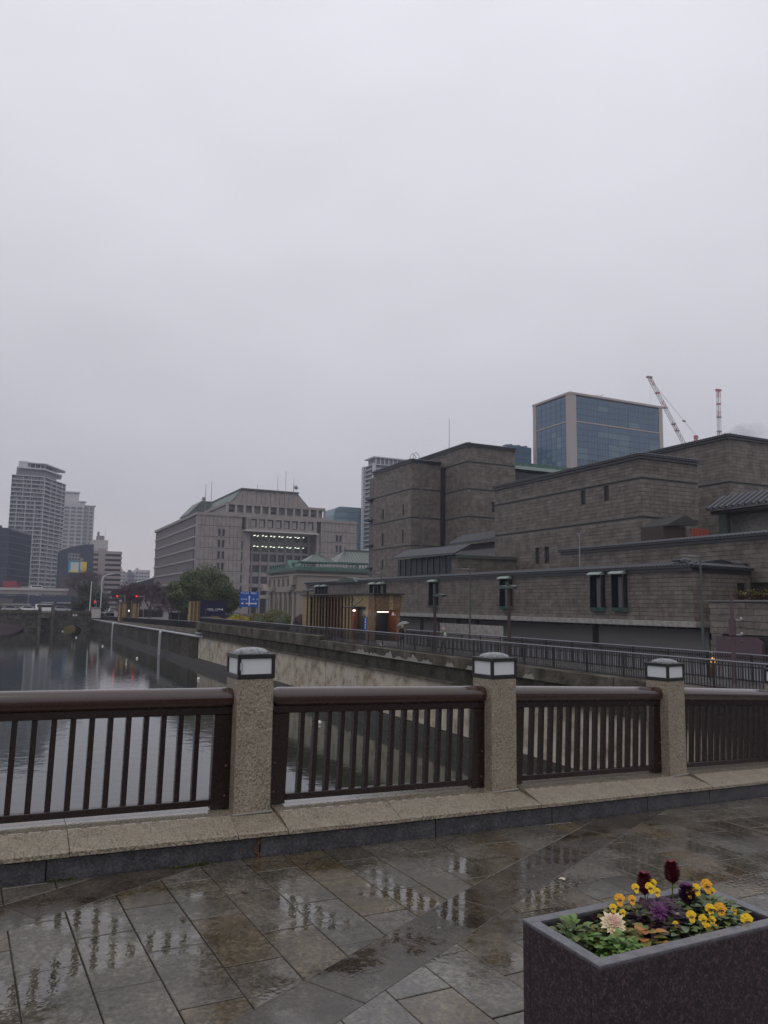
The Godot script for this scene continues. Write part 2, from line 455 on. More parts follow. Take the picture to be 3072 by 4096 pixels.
	skin(mat("timber_brown", lin(0.75, 0.65, 0.62), 0.5), timber, 1.7)
	mat("navy_panel", lin(0.010, 0.012, 0.045), 0.3)
	mat("sign_blue", lin(0.012, 0.085, 0.36), 0.35)
	mat("sign_white", lin(0.75, 0.75, 0.76), 0.4)
	mat("orange_brown", lin(0.16, 0.055, 0.022), 0.5)
	# lit things
	for a in [["signal_red", Color(1.0, 0.06, 0.05), 1.7], ["man_red", Color(1.0, 0.05, 0.08), 2.0], ["tube_light", Color(0.95, 1.0, 0.90), 3.0], ["warm_bulb", Color(1.0, 0.72, 0.35), 1.2], ["lamp_white", Color(1.0, 0.97, 0.92), 1.6], ["headlight", Color(1.0, 0.95, 0.85), 3.0]]:
		var m := mat(a[0], Color(0.1, 0.1, 0.1), 0.4)
		m.emission_enabled = true; m.emission = a[1]; m.emission_energy_multiplier = a[2]
	# plants
	for a in [["leaf_dark", lin(0.052, 0.078, 0.022)], ["leaf_mid", lin(0.095, 0.125, 0.034)], ["leaf_evergreen", lin(0.030, 0.042, 0.022)], ["leaf_bright", lin(0.10, 0.19, 0.035)], ["leaf_grey", lin(0.13, 0.17, 0.10)],
			["leaf_olive", lin(0.15, 0.135, 0.025)], ["leaf_yellow", lin(0.34, 0.26, 0.012)], ["twig", lin(0.062, 0.030, 0.040)], ["twig_brown", lin(0.07, 0.045, 0.036)], ["bark", lin(0.05, 0.04, 0.032)],
			["petal_yellow", lin(0.72, 0.47, 0.006)], ["petal_orange", lin(0.68, 0.33, 0.008)], ["petal_blotch", lin(0.06, 0.015, 0.012)], ["petal_cream", lin(0.66, 0.55, 0.36)], ["petal_pink", lin(0.58, 0.38, 0.29)], ["petal_purple", lin(0.085, 0.012, 0.085)],
			["leaf_purple", lin(0.040, 0.012, 0.028)], ["celosia_red", lin(0.14, 0.012, 0.022)], ["leaf_orange", lin(0.36, 0.15, 0.035)], ["stem_green", lin(0.11, 0.16, 0.05)], ["hedge_red", lin(0.09, 0.035, 0.02)], ["moss", lin(0.10, 0.13, 0.025)]]:
		var m := mat(a[0], a[1], 0.55)
		m.backlight_enabled = true
		m.backlight = a[1] * 0.35
	# clothes
	for a in [["cloth_black", lin(0.012, 0.012, 0.014)], ["skin_tone", lin(0.42, 0.27, 0.20)]]: mat(a[0], a[1], 0.8)
	var body := mat("body", Color(1, 1, 1), 0.8)
	body.vertex_color_use_as_albedo = true
	var umb := mat("clear_plastic", Color(0.45, 0.48, 0.50, 0.22), 0.12)
	umb.transparency = BaseMaterial3D.TRANSPARENCY_ALPHA
	for a in [["car_white", lin(0.70, 0.70, 0.71)], ["car_silver", lin(0.36, 0.37, 0.39)], ["car_black", lin(0.015, 0.015, 0.017)], ["car_red", lin(0.26, 0.045, 0.06)]]:
		mat(a[0], a[1], 0.22)
	mat("tyre", lin(0.012, 0.012, 0.012), 0.8)
	mat("crane_red", lin(0.40, 0.06, 0.07), 0.5)
	mat("crane_white", lin(0.60, 0.58, 0.58), 0.5)
	mat("crane_grey", lin(0.22, 0.21, 0.22), 0.5)
	mat("poster_cyan", lin(0.03, 0.30, 0.52), 0.5)
	mat("poster_yellow", lin(0.70, 0.52, 0.06), 0.5)
	mat("poster_white", lin(0.58, 0.58, 0.52), 0.5)
	mat("rust", lin(0.09, 0.04, 0.015), 0.8)
	mat("buoy_white", lin(0.7, 0.7, 0.68), 0.35)
	mat("boat_yellow", lin(0.20, 0.155, 0.05), 0.6)

# ---------------------------------------------------------------- the footbridge
const POST_WHICH := ["just beyond the left picture edge", "nearest one, beside the open river view", "second from the left in view", "third from the left in view", "cut by the right picture edge", "beyond the right picture edge"]
const POST_X := [-0.62, 1.632, 3.805, 6.03, 8.26, 10.5]

func bridge():
	# deck slab under the walkway
	var g := Geo.new()
	var xs := []
	for i in 33: xs.append(-10.0 + i)
	for i in xs.size() - 1:
		var x0: float = xs[i]; var x1: float = xs[i + 1]
		var a0 := wy(x0) - 0.012; var a1 := wy(x1) - 0.012
		var z0 := rz(x0) - 0.36; var z1 := rz(x1) - 0.36
		g.quad(Vector3(x0, a0, 4), Vector3(x1, a1, 4), Vector3(x1, a1, z1), Vector3(x0, a0, z0))
		g.quad(Vector3(x0, a0, z0), Vector3(x1, a1, z1), Vector3(x1, a1 - 0.7, z1), Vector3(x0, a0 - 0.7, z0))
		g.quad(Vector3(x0, a0 - 0.7, z0), Vector3(x1, a1 - 0.7, z1), Vector3(x1, a1 - 0.7, 4), Vector3(x0, a0 - 0.7, 4))
		g.quad(Vector3(x0, a0 - 0.7, 4), Vector3(x1, a1 - 0.7, 4), Vector3(x1, a1, 4), Vector3(x0, a0, 4))
	var deck := put(g, "walkway", M.mortar)
	structure(deck)
	pavers(deck)
	parapet()
	for i in POST_X.size(): stone_post(i)
	for i in POST_X.size() - 1: railing(i)
	planter()
	litter()

func pavers(deck: Node):
	# courses 0.28 m wide running with the river, stones 0.58 m long in half bond, crossed by diagonal bands
	rng.seed = 501
	var tones := ["paver_grey", "paver_grey", "paver_pale", "paver_grey", "paver_warm", "paver_tan", "paver_dark", "paver_grey", "paver_pale"]
	var turn := deg_to_rad(-2.6)
	var org := Vector2(0.42, -4.21)
	var bands := []
	for k in range(-3, 4):
		var zc := -4.61 + 2.08 * k      # where the band crosses x = 0.1
		var poly := PackedVector2Array()
		poly.append(Vector2(-14.0, zc + 0.19 + 0.575 * 14.1)); poly.append(Vector2(22.0, zc + 0.19 - 0.575 * 21.9))
		poly.append(Vector2(22.0, zc - 0.19 - 0.575 * 21.9)); poly.append(Vector2(-14.0, zc - 0.19 + 0.575 * 14.1))
		bands.append(poly)
	var rest := Geo.new()
	var count := 0
	var edge := func(x): return rz(x) + 0.262
	for ci in range(-10, 34):
		for ri in range(-14, 6):
			var cu := 0.14 + 0.28 * ci
			var cv := -0.29 + 0.58 * ri + (0.29 if posmod(ci, 2) == 0 else 0.0)
			var poly := PackedVector2Array()
			for s in [[-1, -1], [1, -1], [1, 1], [-1, 1]]:
				poly.append(org + Vector2(cu + s[0] * (0.14 - 0.0026), cv + 0.29 + s[1] * (0.29 - 0.0048)).rotated(turn))
			var mid: Vector2 = (poly[0] + poly[2]) * 0.5
			if mid.y > 3.8 or mid.x > 11 or mid.x < -6: continue
			# stop at the kerb
			var limit := PackedVector2Array()
			for i in 40: limit.append(Vector2(-8.0 + i * 0.6, edge.call(-8.0 + i * 0.6)))
			limit.append(Vector2(16, 6)); limit.append(Vector2(-8, 6))
			var pieces := [poly]
			if mid.y < edge.call(mid.x) + 0.7: pieces = Geometry2D.intersect_polygons(poly, limit)
			for b in bands:
				var nxt := []
				for p in pieces: nxt.append_array(Geometry2D.clip_polygons(p, b))
				pieces = nxt
			var tone: String = tones[rng.randi() % tones.size()]
			var dy := rng.randf_range(-0.0008, 0.0012)
			for p in pieces:
				if p.size() < 3 or Geometry2D.is_polygon_clockwise(p) and false: continue
				var seen := mid.x > -0.4 and mid.x < 7.6 and mid.y > -5.3 and mid.y < -1.5
				if seen and count < 290:
					count += 1
					var g := Geo.new()
					slab(g, p, dy)
					if g.v.size() > 0: put(g, "paver", M[tone], deck)
				else: slab(rest, p, dy)
	# the stones of the diagonal bands
	for k in bands.size():
		var b: PackedVector2Array = bands[k]
		var d := (b[1] - b[0]).normalized()
		var along := -3.0
		var q := Vector2(-d.y, d.x)
		while along < 36.0:
			var len := 0.62 + rng.randf() * 0.1
			var o: Vector2 = (b[0] + b[3]) * 0.5 + d * along
			along += len
			var p := PackedVector2Array([o + d * 0.002 + q * 0.162, o + d * (len - 0.002) + q * 0.162, o + d * (len - 0.002) - q * 0.162, o + d * 0.002 - q * 0.162])
			var mid := (p[0] + p[2]) * 0.5
			if mid.y > 3.4 or mid.x > 11 or mid.x < -6 or mid.y < edge.call(mid.x) - 0.5: continue
			var limit := PackedVector2Array()
			for i in 40: limit.append(Vector2(-8.0 + i * 0.6, edge.call(-8.0 + i * 0.6)))
			limit.append(Vector2(16, 6)); limit.append(Vector2(-8, 6))
			for piece in Geometry2D.intersect_polygons(p, limit):
				var g := Geo.new()
				slab(g, piece, rng.randf_range(-0.0005, 0.0008))
				if g.v.size() > 0: put(g, "band_stone", M.paver_band, deck)
	if rest.v.size() > 0: stuff(put(rest, "more_pavers", M.paver_grey, deck))

func slab(g: Geo, p: PackedVector2Array, dy: float):
	# one flat stone that follows the walkway, its upper edge worn by 3 mm
	var m := p.size()
	if m < 3: return
	var area := 0.0
	for i in m: area += p[i].cross(p[(i + 1) % m])
	if absf(area) < 0.004: return
	if area < 0:
		p = p.duplicate(); p.reverse()
	var inner := Geometry2D.offset_polygon(p, -0.003)
	if inner.size() != 1 or inner[0].size() != m: inner = [p]
	var q: PackedVector2Array = inner[0]
	# offset_polygon may start at another corner
	var best := 0
	for i in m:
		if q[i].distance_squared_to(p[0]) < q[best].distance_squared_to(p[0]): best = i
	var top := []; var mid := []
	for i in m:
		var a := q[(best + i) % m]
		top.append(Vector3(a.x, wy(a.x) + dy, a.y))
		mid.append(Vector3(p[i].x, wy(p[i].x) + dy - 0.003, p[i].y))
	var idx := Geometry2D.triangulate_polygon(p)
	for i in range(0, idx.size(), 3):
		var a = top[idx[i]]; var b = top[idx[i + 1]]; var d = top[idx[i + 2]]
		if (b - a).cross(d - a).y < 0: g.tri(a, d, b)
		else: g.tri(a, b, d)
	for i in m:
		var j := (i + 1) % m
		var t0 = top[i]; var t1 = top[j]; var m0 = mid[i]; var m1 = mid[j]
		var dn := Vector3(0, -0.02, 0)
		g.quad(t1, t0, m0, m1)
		g.quad(m1, m0, m0 + dn, m1 + dn)

# sweep a profile of [z offset from the parapet line, height over the walkway] between two x
func sweep(g: Geo, prof: Array, x0: float, x1: float, steps: int):
	for i in steps:
		var a := lerpf(x0, x1, float(i) / steps); var b := lerpf(x0, x1, float(i + 1) / steps)
		for j in prof.size() - 1:
			var p: Vector2 = prof[j]; var q: Vector2 = prof[j + 1]
			g.quad(Vector3(a, wy(a) + p.y, rz(a) + p.x), Vector3(b, wy(b) + p.y, rz(b) + p.x), Vector3(b, wy(b) + q.y, rz(b) + q.x), Vector3(a, wy(a) + q.y, rz(a) + q.x))
	for e in [x0, x1]:
		var poly := PackedVector2Array()
		for p in prof: poly.append(p)
		var idx := Geometry2D.triangulate_polygon(poly)
		for i in range(0, idx.size(), 3):
			var t := []
			for k in 3:
				var p: Vector2 = prof[idx[i + k]]
				t.append(Vector3(e, wy(e) + p.y, rz(e) + p.x))
			var nn: Vector3 = (t[1] - t[0]).cross(t[2] - t[0])
			if nn.x * (1.0 if e == x1 else -1.0) < 0: g.tri(t[0], t[2], t[1])
			else: g.tri(t[0], t[1], t[2])

func parapet():
	var t := thing("bridge_parapet", "low stone parapet of tan coping stones on a dark granite kerb along the wet walkway", "parapet", Vector3(0, 0, -5.4))
	t.position = Vector3.ZERO
	# kerb stones of dark granite, about 1.25 m long
	var x := -3.9
	rng.seed = 77
	var cuts := [-3.9, -2.3, -1.1, 0.33, 1.62, 2.98, 4.12, 5.28, 6.2, 7.4, 8.6, 9.8, 11.0]
	for i in cuts.size() - 1:
		var g := Geo.new()
		var f := rng.randf_range(-0.004, 0.004)
		sweep(g, [Vector2(0.10, -0.05), Vector2(0.10, 0.128), Vector2(0.238 + f, 0.128), Vector2(0.25 + f, 0.116), Vector2(0.25 + f, -0.05)], cuts[i] + 0.004, cuts[i + 1] - 0.004, 6)
		put(g, "kerb_stone", M.kerb_granite, t)
	# coping stones: a flat bed under the railing and a rough chamfer that overhangs the kerb
	var joints := [-3.9, -2.2, -0.83]
	for i in range(0, POST_X.size()):
		var p: float = POST_X[i]
		joints.append(p - 0.17); joints.append(p + 0.17)
		if i < POST_X.size() - 1: joints.append(lerpf(p, POST_X[i + 1], 0.475))
	var js := []
	for j in joints: js.append(j)
	js.sort()
	for i in js.size() - 1:
		if js[i + 1] - js[i] < 0.1: continue
		var g := Geo.new(); var w := Geo.new()
		var e := 0.0025
		# the short stones that carry the posts are rough right up to the shaft
		var e0 := -0.13 if js[i + 1] - js[i] < 0.4 else 0.055
		sweep(w, [Vector2(e0, 0.19), Vector2(-0.36, 0.19), Vector2(-0.36, 0.222), Vector2(-0.352, 0.228), Vector2(e0 - 0.012, 0.228), Vector2(e0, 0.226)], js[i] + e, js[i + 1] - e, 4)
		# the chamfer is split and slightly uneven
		var dz := rng.randf_range(-0.005, 0.005)
		sweep(g, [Vector2(e0, 0.13), Vector2(e0, 0.226), Vector2(e0 + 0.01, 0.2255), Vector2(0.272 + dz, 0.168), Vector2(0.286 + dz, 0.158), Vector2(0.287 + dz, 0.134), Vector2(0.28 + dz, 0.13)], js[i] + e, js[i + 1] - e, 4)
		var c := put(g, "coping_stone", M.tan_granite_rough, t)
		put(w, "polished_top", M.tan_granite_wet, c)

func post_frame(i: int) -> Transform3D:
	var x: float = POST_X[i]
	var d := Vector3(0.1, 0, rz(x + 0.05) - rz(x - 0.05)).normalized()
	return Transform3D(Basis(d, Vector3.UP, d.cross(Vector3.UP)), Vector3(x, wy(x) + 0.19, rz(x) - 0.132))

func stone_post(i: int):
	var t := thing("stone_lamp_post", "tan granite post with black lantern, " + POST_WHICH[i], "post", Vector3.ZERO, 0, "lantern posts of the footbridge")
	t.transform = post_frame(i)
	var g := Geo.new()
	g.cbox(Vector3(0, 0.465, 0), Vector3(0.264, 0.93, 0.264), 0.008)
	put(g, "shaft", M.tan_granite, t)
	g = Geo.new()
	g.cbox(Vector3(0, 0.0255, 0), Vector3(0.285, 0.012, 0.285), 0.003)
	put(g, "mortar_bed", M.kerb_stone, t)
	# lantern: four corner bars, a bottom and a top frame, four panes, a shallow dome
	var y0 := 0.93
	g = Geo.new()
	g.cbox(Vector3(0, y0 + 0.015, 0), Vector3(0.272, 0.03, 0.272), 0.003)
	g.cbox(Vector3(0, y0 + 0.1545, 0), Vector3(0.276, 0.03, 0.276), 0.003)
	for s in [[-1, -1], [1, -1], [1, 1], [-1, 1]]:
		g.box(Vector3(s[0] * 0.124, y0 + 0.085, s[1] * 0.124), Vector3(0.022, 0.111, 0.022))
	var fr := put(g, "lantern_frame", M.black_metal, t)
	for s in [[1, 0], [-1, 0], [0, 1], [0, -1]]:
		var p := Geo.new()
		p.cbox(Vector3(s[0] * 0.122, y0 + 0.0847, s[1] * 0.122), Vector3(0.226 if s[1] != 0 else 0.006, 0.109, 0.226 if s[0] != 0 else 0.006), 0.0015)
		put(p, "pane", M.lamp_panel, fr)
	if i == 1:
		var hg := Geo.new()
		hg.box(Vector3(-0.112, y0 + 0.085, 0.1375), Vector3(0.02, 0.05, 0.004))
		put(hg, "hinge", M.white_pipe, fr)
	g = Geo.new()
	var prof := []
	for k in 9:
		var a := k / 8.0 * PI * 0.5
		prof.append(Vector2(0.126 * cos(a) + 0.004, y0 + 0.1697 + 0.043 * sin(a)))
	prof[8] = Vector2(0.0005, y0 + 0.1697 + 0.043)
	prof.insert(0, Vector2(0.131, y0 + 0.1697))
	g.lathe(Vector3.ZERO, prof, 28)
	put(g, "dome", M.lamp_dome, t)

const BAY_LABEL := ["brown steel railing bay against the open river at left", "brown steel railing bay between the nearest two lantern posts", "brown steel railing bay between the second and third lantern posts", "dark brown railing bay right of the third lantern post", "brown steel railing bay past the right picture edge"]

func railing(i: int):
	var a := post_frame(i); var b := post_frame(i + 1)
	var p0 := a.origin + a.basis.x * 0.132; var p1 := b.origin - b.basis.x * 0.132
	p0.y = wy(p0.x); p1.y = wy(p1.x)
	var t := thing("railing_panel", BAY_LABEL[i], "railing", Vector3.ZERO, 0, "railing bays of the footbridge")
	var d := p1 - p0
	var ln := d.length()
	var bx := d / ln
	var bz := bx.cross(Vector3.UP).normalized()
	t.transform = Transform3D(Basis(bx, bz.cross(bx), bz), p0)
	# handrail pipe with rounded ends
	var g := Geo.new()
	var r := 0.068
	var yc := 0.981
	var prof := [[0.004, 0.042], [0.012, 0.055], [0.026, 0.064], [0.045, r], [ln - 0.045, r], [ln - 0.026, 0.064], [ln - 0.012, 0.055], [ln - 0.004, 0.042]]
	for k in prof.size() - 1:
		g.rod(Vector3(prof[k][0], yc, 0), Vector3(prof[k + 1][0], yc, 0), prof[k][1], prof[k + 1][1], 28, k == 0 or k == prof.size() - 2)
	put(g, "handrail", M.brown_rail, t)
	g = Geo.new()
	g.cbox(Vector3(ln * 0.5, 0.894, 0), Vector3(ln - 0.012, 0.052, 0.07), 0.004)
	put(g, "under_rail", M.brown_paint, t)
	g = Geo.new()
	g.cbox(Vector3(ln * 0.5, 0.279, 0), Vector3(ln - 0.28, 0.046, 0.055), 0.004)
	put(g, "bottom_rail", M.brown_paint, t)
	for e in [0.072, ln - 0.072]:
		var s := Geo.new()
		s.cbox(Vector3(e, 0.5505, 0), Vector3(0.13, 0.632, 0.06), 0.004)
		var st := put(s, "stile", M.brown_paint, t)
		for yy in [0.32, 0.52]:
			var bo := Geo.new()
			bo.ball(Vector3(e + (0.03 if e > 1.0 else -0.03), yy, 0.030), Vector3(0.009, 0.009, 0.006), 8, 5)
			put(bo, "bolt", M.bolt, st)
	var bar := Geo.new()
	bar.cbox(Vector3.ZERO, Vector3(0.034, 0.567, 0.048), 0.003)
	var bm := bar.mesh()
	var n := 14
	for k in n:
		var x := 0.137 + (ln - 0.274) * (k + 1) / (n + 1.0)
		place(bm, "baluster", M.brown_paint, t, Transform3D(Basis.IDENTITY, Vector3(x, 0.5855, 0)))

# ---------------------------------------------------------------- planter with its flowers
func planter():
	var y0 := wy(2.1) - 0.02; var top := 0.5
	var x0 := 1.735; var x1 := 2.605; var z0 := -2.405; var z1 := -2.005
	var t := thing("stone_planter", "dark speckled granite planter box with a grey rim, full of flowers", "planter", Vector3((x0 + x1) * 0.5, 0, (z0 + z1) * 0.5))
	var hx := (x1 - x0) * 0.5; var hz := (z1 - z0) * 0.5
	var w := 0.042
	for s in [[0, 1], [0, -1], [1, 0], [-1, 0]]:
		var g := Geo.new()
		if s[0] == 0: g.cbox(Vector3(0, (y0 + top - 0.012) * 0.5, s[1] * (hz - w * 0.5)), Vector3(hx * 2, top - 0.012 - y0, w), 0.003)
		else: g.cbox(Vector3(s[0] * (hx - w * 0.5), (y0 + top - 0.012) * 0.5, 0), Vector3(w, top - 0.012 - y0, hz * 2 - w * 2 - 0.001), 0.003)
		put(g, "side_slab", M.planter_granite, t)
	var g2 := Geo.new()
	for s in [1, -1]:
		g2.cbox(Vector3(0, top - 0.006, s * (hz - w * 0.5)), Vector3(hx * 2 + 0.004, 0.012, w + 0.002), 0.002)
		g2.cbox(Vector3(s * (hx - w * 0.5), top - 0.006, 0), Vector3(w + 0.002, 0.0118, hz * 2 - w * 2 - 0.001), 0.002)
	put(g2, "rim", M.planter_rim, t)
	# soil with clods
	var so := Geo.new()
	rng.seed = 31
	var nx := 26; var nz := 12
	var h := []
	for i in nx + 1:
		var row := []
		for j in nz + 1: row.append(top - 0.085 + rng.randf_range(-0.008, 0.010))
		h.append(row)
	for i in nx:
		for j in nz:
			var px := func(a, b): return Vector3(lerpf(-hx + w, hx - w, float(a) / nx), h[a][b], lerpf(-hz + w, hz - w, float(b) / nz))
			so.quad(px.call(i, j + 1), px.call(i + 1, j + 1), px.call(i + 1, j), px.call(i, j))
	stuff(put(so, "soil", M.soil, t))
	flowers(top)

# one leaf: a cupped blade of six faces
func leaf(g: Geo, base: Vector3, dir: Vector3, up: Vector3, len: float, wid: float, droop := 0.3):
	dir = dir.normalized()
	var side := dir.cross(up).normalized()
	var nrm := side.cross(dir).normalized()
	var pts := [base, base + dir * len * 0.35 + nrm * len * 0.06, base + dir * len * 0.7 + nrm * len * (0.05 - droop * 0.2), base + dir * len + nrm * len * (-droop * 0.45)]
	var ws := [wid * 0.12, wid * 0.5, wid * 0.42, 0.0]
	for i in 3:
		var a: Vector3 = pts[i]; var b: Vector3 = pts[i + 1]
		var wa: float = ws[i]; var wb: float = ws[i + 1]
		var lift := nrm * wid * 0.16
		g.quad(a, b, b + side * wb + lift * (wb / wid), a + side * wa + lift * (wa / wid))
		g.quad(a - side * wa + lift * (wa / wid), b - side * wb + lift * (wb / wid), b, a)

func leafy(parent: Node, mats: Array, at: Vector3, r: float, h: float, n: int, len: float, wid: float):
	for mi in mats.size():
		var g := Geo.new()
		for k in n / mats.size():
			var a := rng.randf() * TAU
			var q := sqrt(rng.randf())
			var p := at + Vector3(cos(a) * r * q, h * (0.25 + 0.75 * rng.randf()) * (1.1 - 0.5 * q), sin(a) * r * q)
			var out := Vector3(cos(a + rng.randf_range(-0.7, 0.7)), rng.randf_range(-0.1, 0.75), sin(a + rng.randf_range(-0.7, 0.7)))
			leaf(g, p, out, Vector3.UP, len * rng.randf_range(0.7, 1.2), wid * rng.randf_range(0.75, 1.2), rng.randf_range(0.1, 0.7))
		put(g, "foliage", M[mats[mi]], parent)
	var s := Geo.new()
	for k in 7:
		var a := rng.randf() * TAU
		s.rod(at, at + Vector3(cos(a) * r * 0.6, h * 0.7, sin(a) * r * 0.6), 0.0022, 0.0014, 5)
	put(s, "stem", M.stem_green, parent)

func pansy(parent: Node, at: Vector3, face: Vector3, size: float, m: String, blotch := true):
	face = face.normalized()
	var u := face.cross(Vector3.UP).normalized()
	var v := u.cross(face).normalized()
	var g := Geo.new()
	var k := 0
	for a in [0.45, 1.2, 2.0, 2.75, 4.71]:
		a += rng.randf_range(-0.12, 0.12)
		var c := u * cos(a) + v * sin(a)
		var s := face.cross(c)
		var r := size * (0.62 if k < 4 else 0.72)
		# a round, slightly waved petal
		var ring := []
		var mid := at + c * r * 0.52 + face * size * (0.03 * k + 0.02)
		for j in 11:
			var q := TAU * j / 10.0
			ring.append(at + c * r * (0.52 + 0.52 * cos(q)) + s * r * 0.50 * sin(q) + face * size * (0.03 * k + 0.05 * cos(q * 4.0 + k)))
		for j in 10: g.tri(mid, ring[j], ring[j + 1])
		k += 1
	var fl := put(g, "flower", M[m], parent)
	if blotch:
		var b := Geo.new()
		for a in [3.7, 4.71, 5.7]:
			var c := u * cos(a) + v * sin(a)
			b.box(at + c * size * 0.17 + face * size * 0.17, Vector3(size * 0.11, size * 0.24, size * 0.03), Basis(face.cross(c), c, face))
		put(b, "blotch", M.petal_blotch, fl)
	var st := Geo.new()
	st.rod(at - face * size * 0.03, at - Vector3(0, size * 1.3, 0) - face * size * 0.7, 0.0016, 0.0016, 5)
	put(st, "stalk", M.stem_green, parent)

func ruffled(parent: Node, called: String, at: Vector3, face: Vector3, r: float, m: String, layers := 5, petals := 13):
	face = face.normalized()
	var u := face.cross(Vector3(0.2, 1, 0.1)).normalized(); var v := face.cross(u)
	var g := Geo.new()
	for l in layers:
		var rr := r * (1.0 - 0.17 * l)
		for k in petals:
			var a := TAU * (k + 0.5 * (l % 2)) / petals + rng.randf_range(-0.1, 0.1)
			var d := (u * cos(a) + v * sin(a)) * (1.0 - 0.12 * l) + face * (0.10 + 0.17 * l)
			leaf(g, at + face * r * 0.05 * l, d, face, rr * rng.randf_range(0.85, 1.1), rr * 0.42, rng.randf_range(-0.2, 0.4))
	put(g, called, M[m], parent)

func flowers(top: float):
	rng.seed = 904
	var soil := top - 0.09
	var grp := "plants in the stone planter"
	var t := thing("leafy_plant", "green leafy seedling at the left end of the planter", "plant", Vector3(1.852, soil, -2.27), 0, grp)
	leafy(t, ["leaf_mid", "leaf_bright"], Vector3.ZERO, 0.07, 0.11, 120, 0.038, 0.026)
	t = thing("ornamental_cabbage", "cream and pink ruffled ornamental cabbage head on green leaves", "plant", Vector3(1.98, soil, -2.215), 0, grp)
	leafy(t, ["leaf_mid", "leaf_olive"], Vector3.ZERO, 0.075, 0.10, 110, 0.04, 0.028)
	ruffled(t, "outer_petals", Vector3(0, 0.10, 0), Vector3(-0.25, 0.8, 0.55), 0.046, "petal_cream", 4, 17)
	ruffled(t, "inner_petals", Vector3(0, 0.113, 0.008), Vector3(-0.25, 0.8, 0.55), 0.028, "petal_pink", 4, 13)
	t = thing("leafy_plant", "low bright green cress-like plant by the front corner of the planter", "plant", Vector3(1.93, soil, -2.125), 0, grp)
	leafy(t, ["leaf_bright", "leaf_bright"], Vector3.ZERO, 0.065, 0.105, 240, 0.024, 0.02)
	t = thing("autumn_leaf_plant", "plant with orange autumn leaves beside the cream cabbage", "plant", Vector3(2.06, soil, -2.14), 0, grp)
	leafy(t, ["leaf_orange", "leaf_olive"], Vector3.ZERO, 0.045, 0.10, 30, 0.045, 0.034)
	# pansies: [x, z, height, flowers [dx, dy, dz, size, colour]]
	t = thing("pansy_plant", "yellow pansies at the back rim behind the cream cabbage", "plant", Vector3(2.10, soil, -2.30), 0, grp)
	leafy(t, ["leaf_mid", "leaf_dark", "leaf_olive"], Vector3(0.03, 0, 0), 0.095, 0.12, 190, 0.036, 0.026)
	for f in [[-0.03, 0.135, 0.02, 0.030], [0.02, 0.13, 0.03, 0.024], [-0.07, 0.115, 0.03, 0.022], [-0.04, 0.10, 0.045, 0.018], [0.075, 0.15, -0.01, 0.024], [0.115, 0.155, 0.02, 0.028], [0.14, 0.14, 0.03, 0.022], [0.16, 0.155, -0.01, 0.024]]:
		pansy(t, Vector3(f[0], f[1] + 0.012, f[2]), Vector3(-0.5 + rng.randf() * 0.5, 0.45, 0.8), f[3] * 1.08, "petal_yellow" if rng.randf() < 0.7 else "petal_orange")
	t = thing("purple_cabbage", "dark purple ornamental cabbage in the middle of the planter", "plant", Vector3(2.215, soil, -2.235), 0, grp)
	leafy(t, ["leaf_purple", "leaf_purple"], Vector3.ZERO, 0.095, 0.135, 170, 0.042, 0.03)
	ruffled(t, "outer_petals", Vector3(-0.02, 0.11, 0.02), Vector3(-0.2, 0.85, 0.5), 0.042, "petal_purple", 4, 12)
	var spots := [[2.245, -2.335, 0.20, "dark red feathery flower spike left of the taller one"], [2.41, -2.36, 0.215, "tallest dark red feathery flower spike at the planter's back rim"], [2.37, -2.25, 0.165, "purple red flower spike leaning over the middle leaves"]]
	for s in spots:
		t = thing("celosia", s[3], "plant", Vector3(s[0], soil, s[1]), 0, grp)
		var g := Geo.new()
		g.rod(Vector3.ZERO, Vector3(0, s[2] * 0.7, 0), 0.003, 0.0025, 6)
		put(g, "stem", M.stem_green, t)
		g = Geo.new()
		for k in 260:
			var f := rng.randf()
			var a := rng.randf() * TAU
			var rad := 0.032 * sin(PI * (0.12 + 0.85 * f)) + 0.002
			var p := Vector3(cos(a) * rad * 0.5, s[2] * (0.6 + 0.36 * f), sin(a) * rad * 0.5)
			leaf(g, p, Vector3(cos(a), 0.9, sin(a)), Vector3.UP, 0.022, 0.014, 0.1)
		put(g, "plume", M["celosia_red" if s[2] > 0.18 else "petal_purple"], t)
		leafy(t, ["leaf_dark", "leaf_purple"], Vector3.ZERO, 0.05, 0.09, 22, 0.045, 0.026)
	t = thing("pansy_plant", "small orange-yellow pansies low in the front middle of the planter", "plant", Vector3(2.25, soil, -2.145), 0, grp)
	leafy(t, ["leaf_grey", "leaf_mid", "leaf_dark"], Vector3.ZERO, 0.085, 0.10, 170, 0.036, 0.03)
	for f in [[0.005, 0.115, 0.02, 0.028], [0.05, 0.10, 0.03, 0.026], [0.055, 0.08, 0.045, 0.020], [0.085, 0.07, 0.05, 0.024], [-0.05, 0.09, 0.0, 0.016]]:
		pansy(t, Vector3(f[0], f[1], f[2]), Vector3(-0.6 + rng.randf() * 0.4, 0.3, 0.8), f[3] * 1.08, "petal_orange" if rng.randf() < 0.5 else "petal_yellow")
	t = thing("pansy_plant", "large yellow pansies over round green leaves at the right end of the planter", "plant", Vector3(2.42, soil, -2.185), 0, grp)
	leafy(t, ["leaf_mid", "leaf_dark", "leaf_grey"], Vector3.ZERO, 0.115, 0.13, 380, 0.038, 0.031)
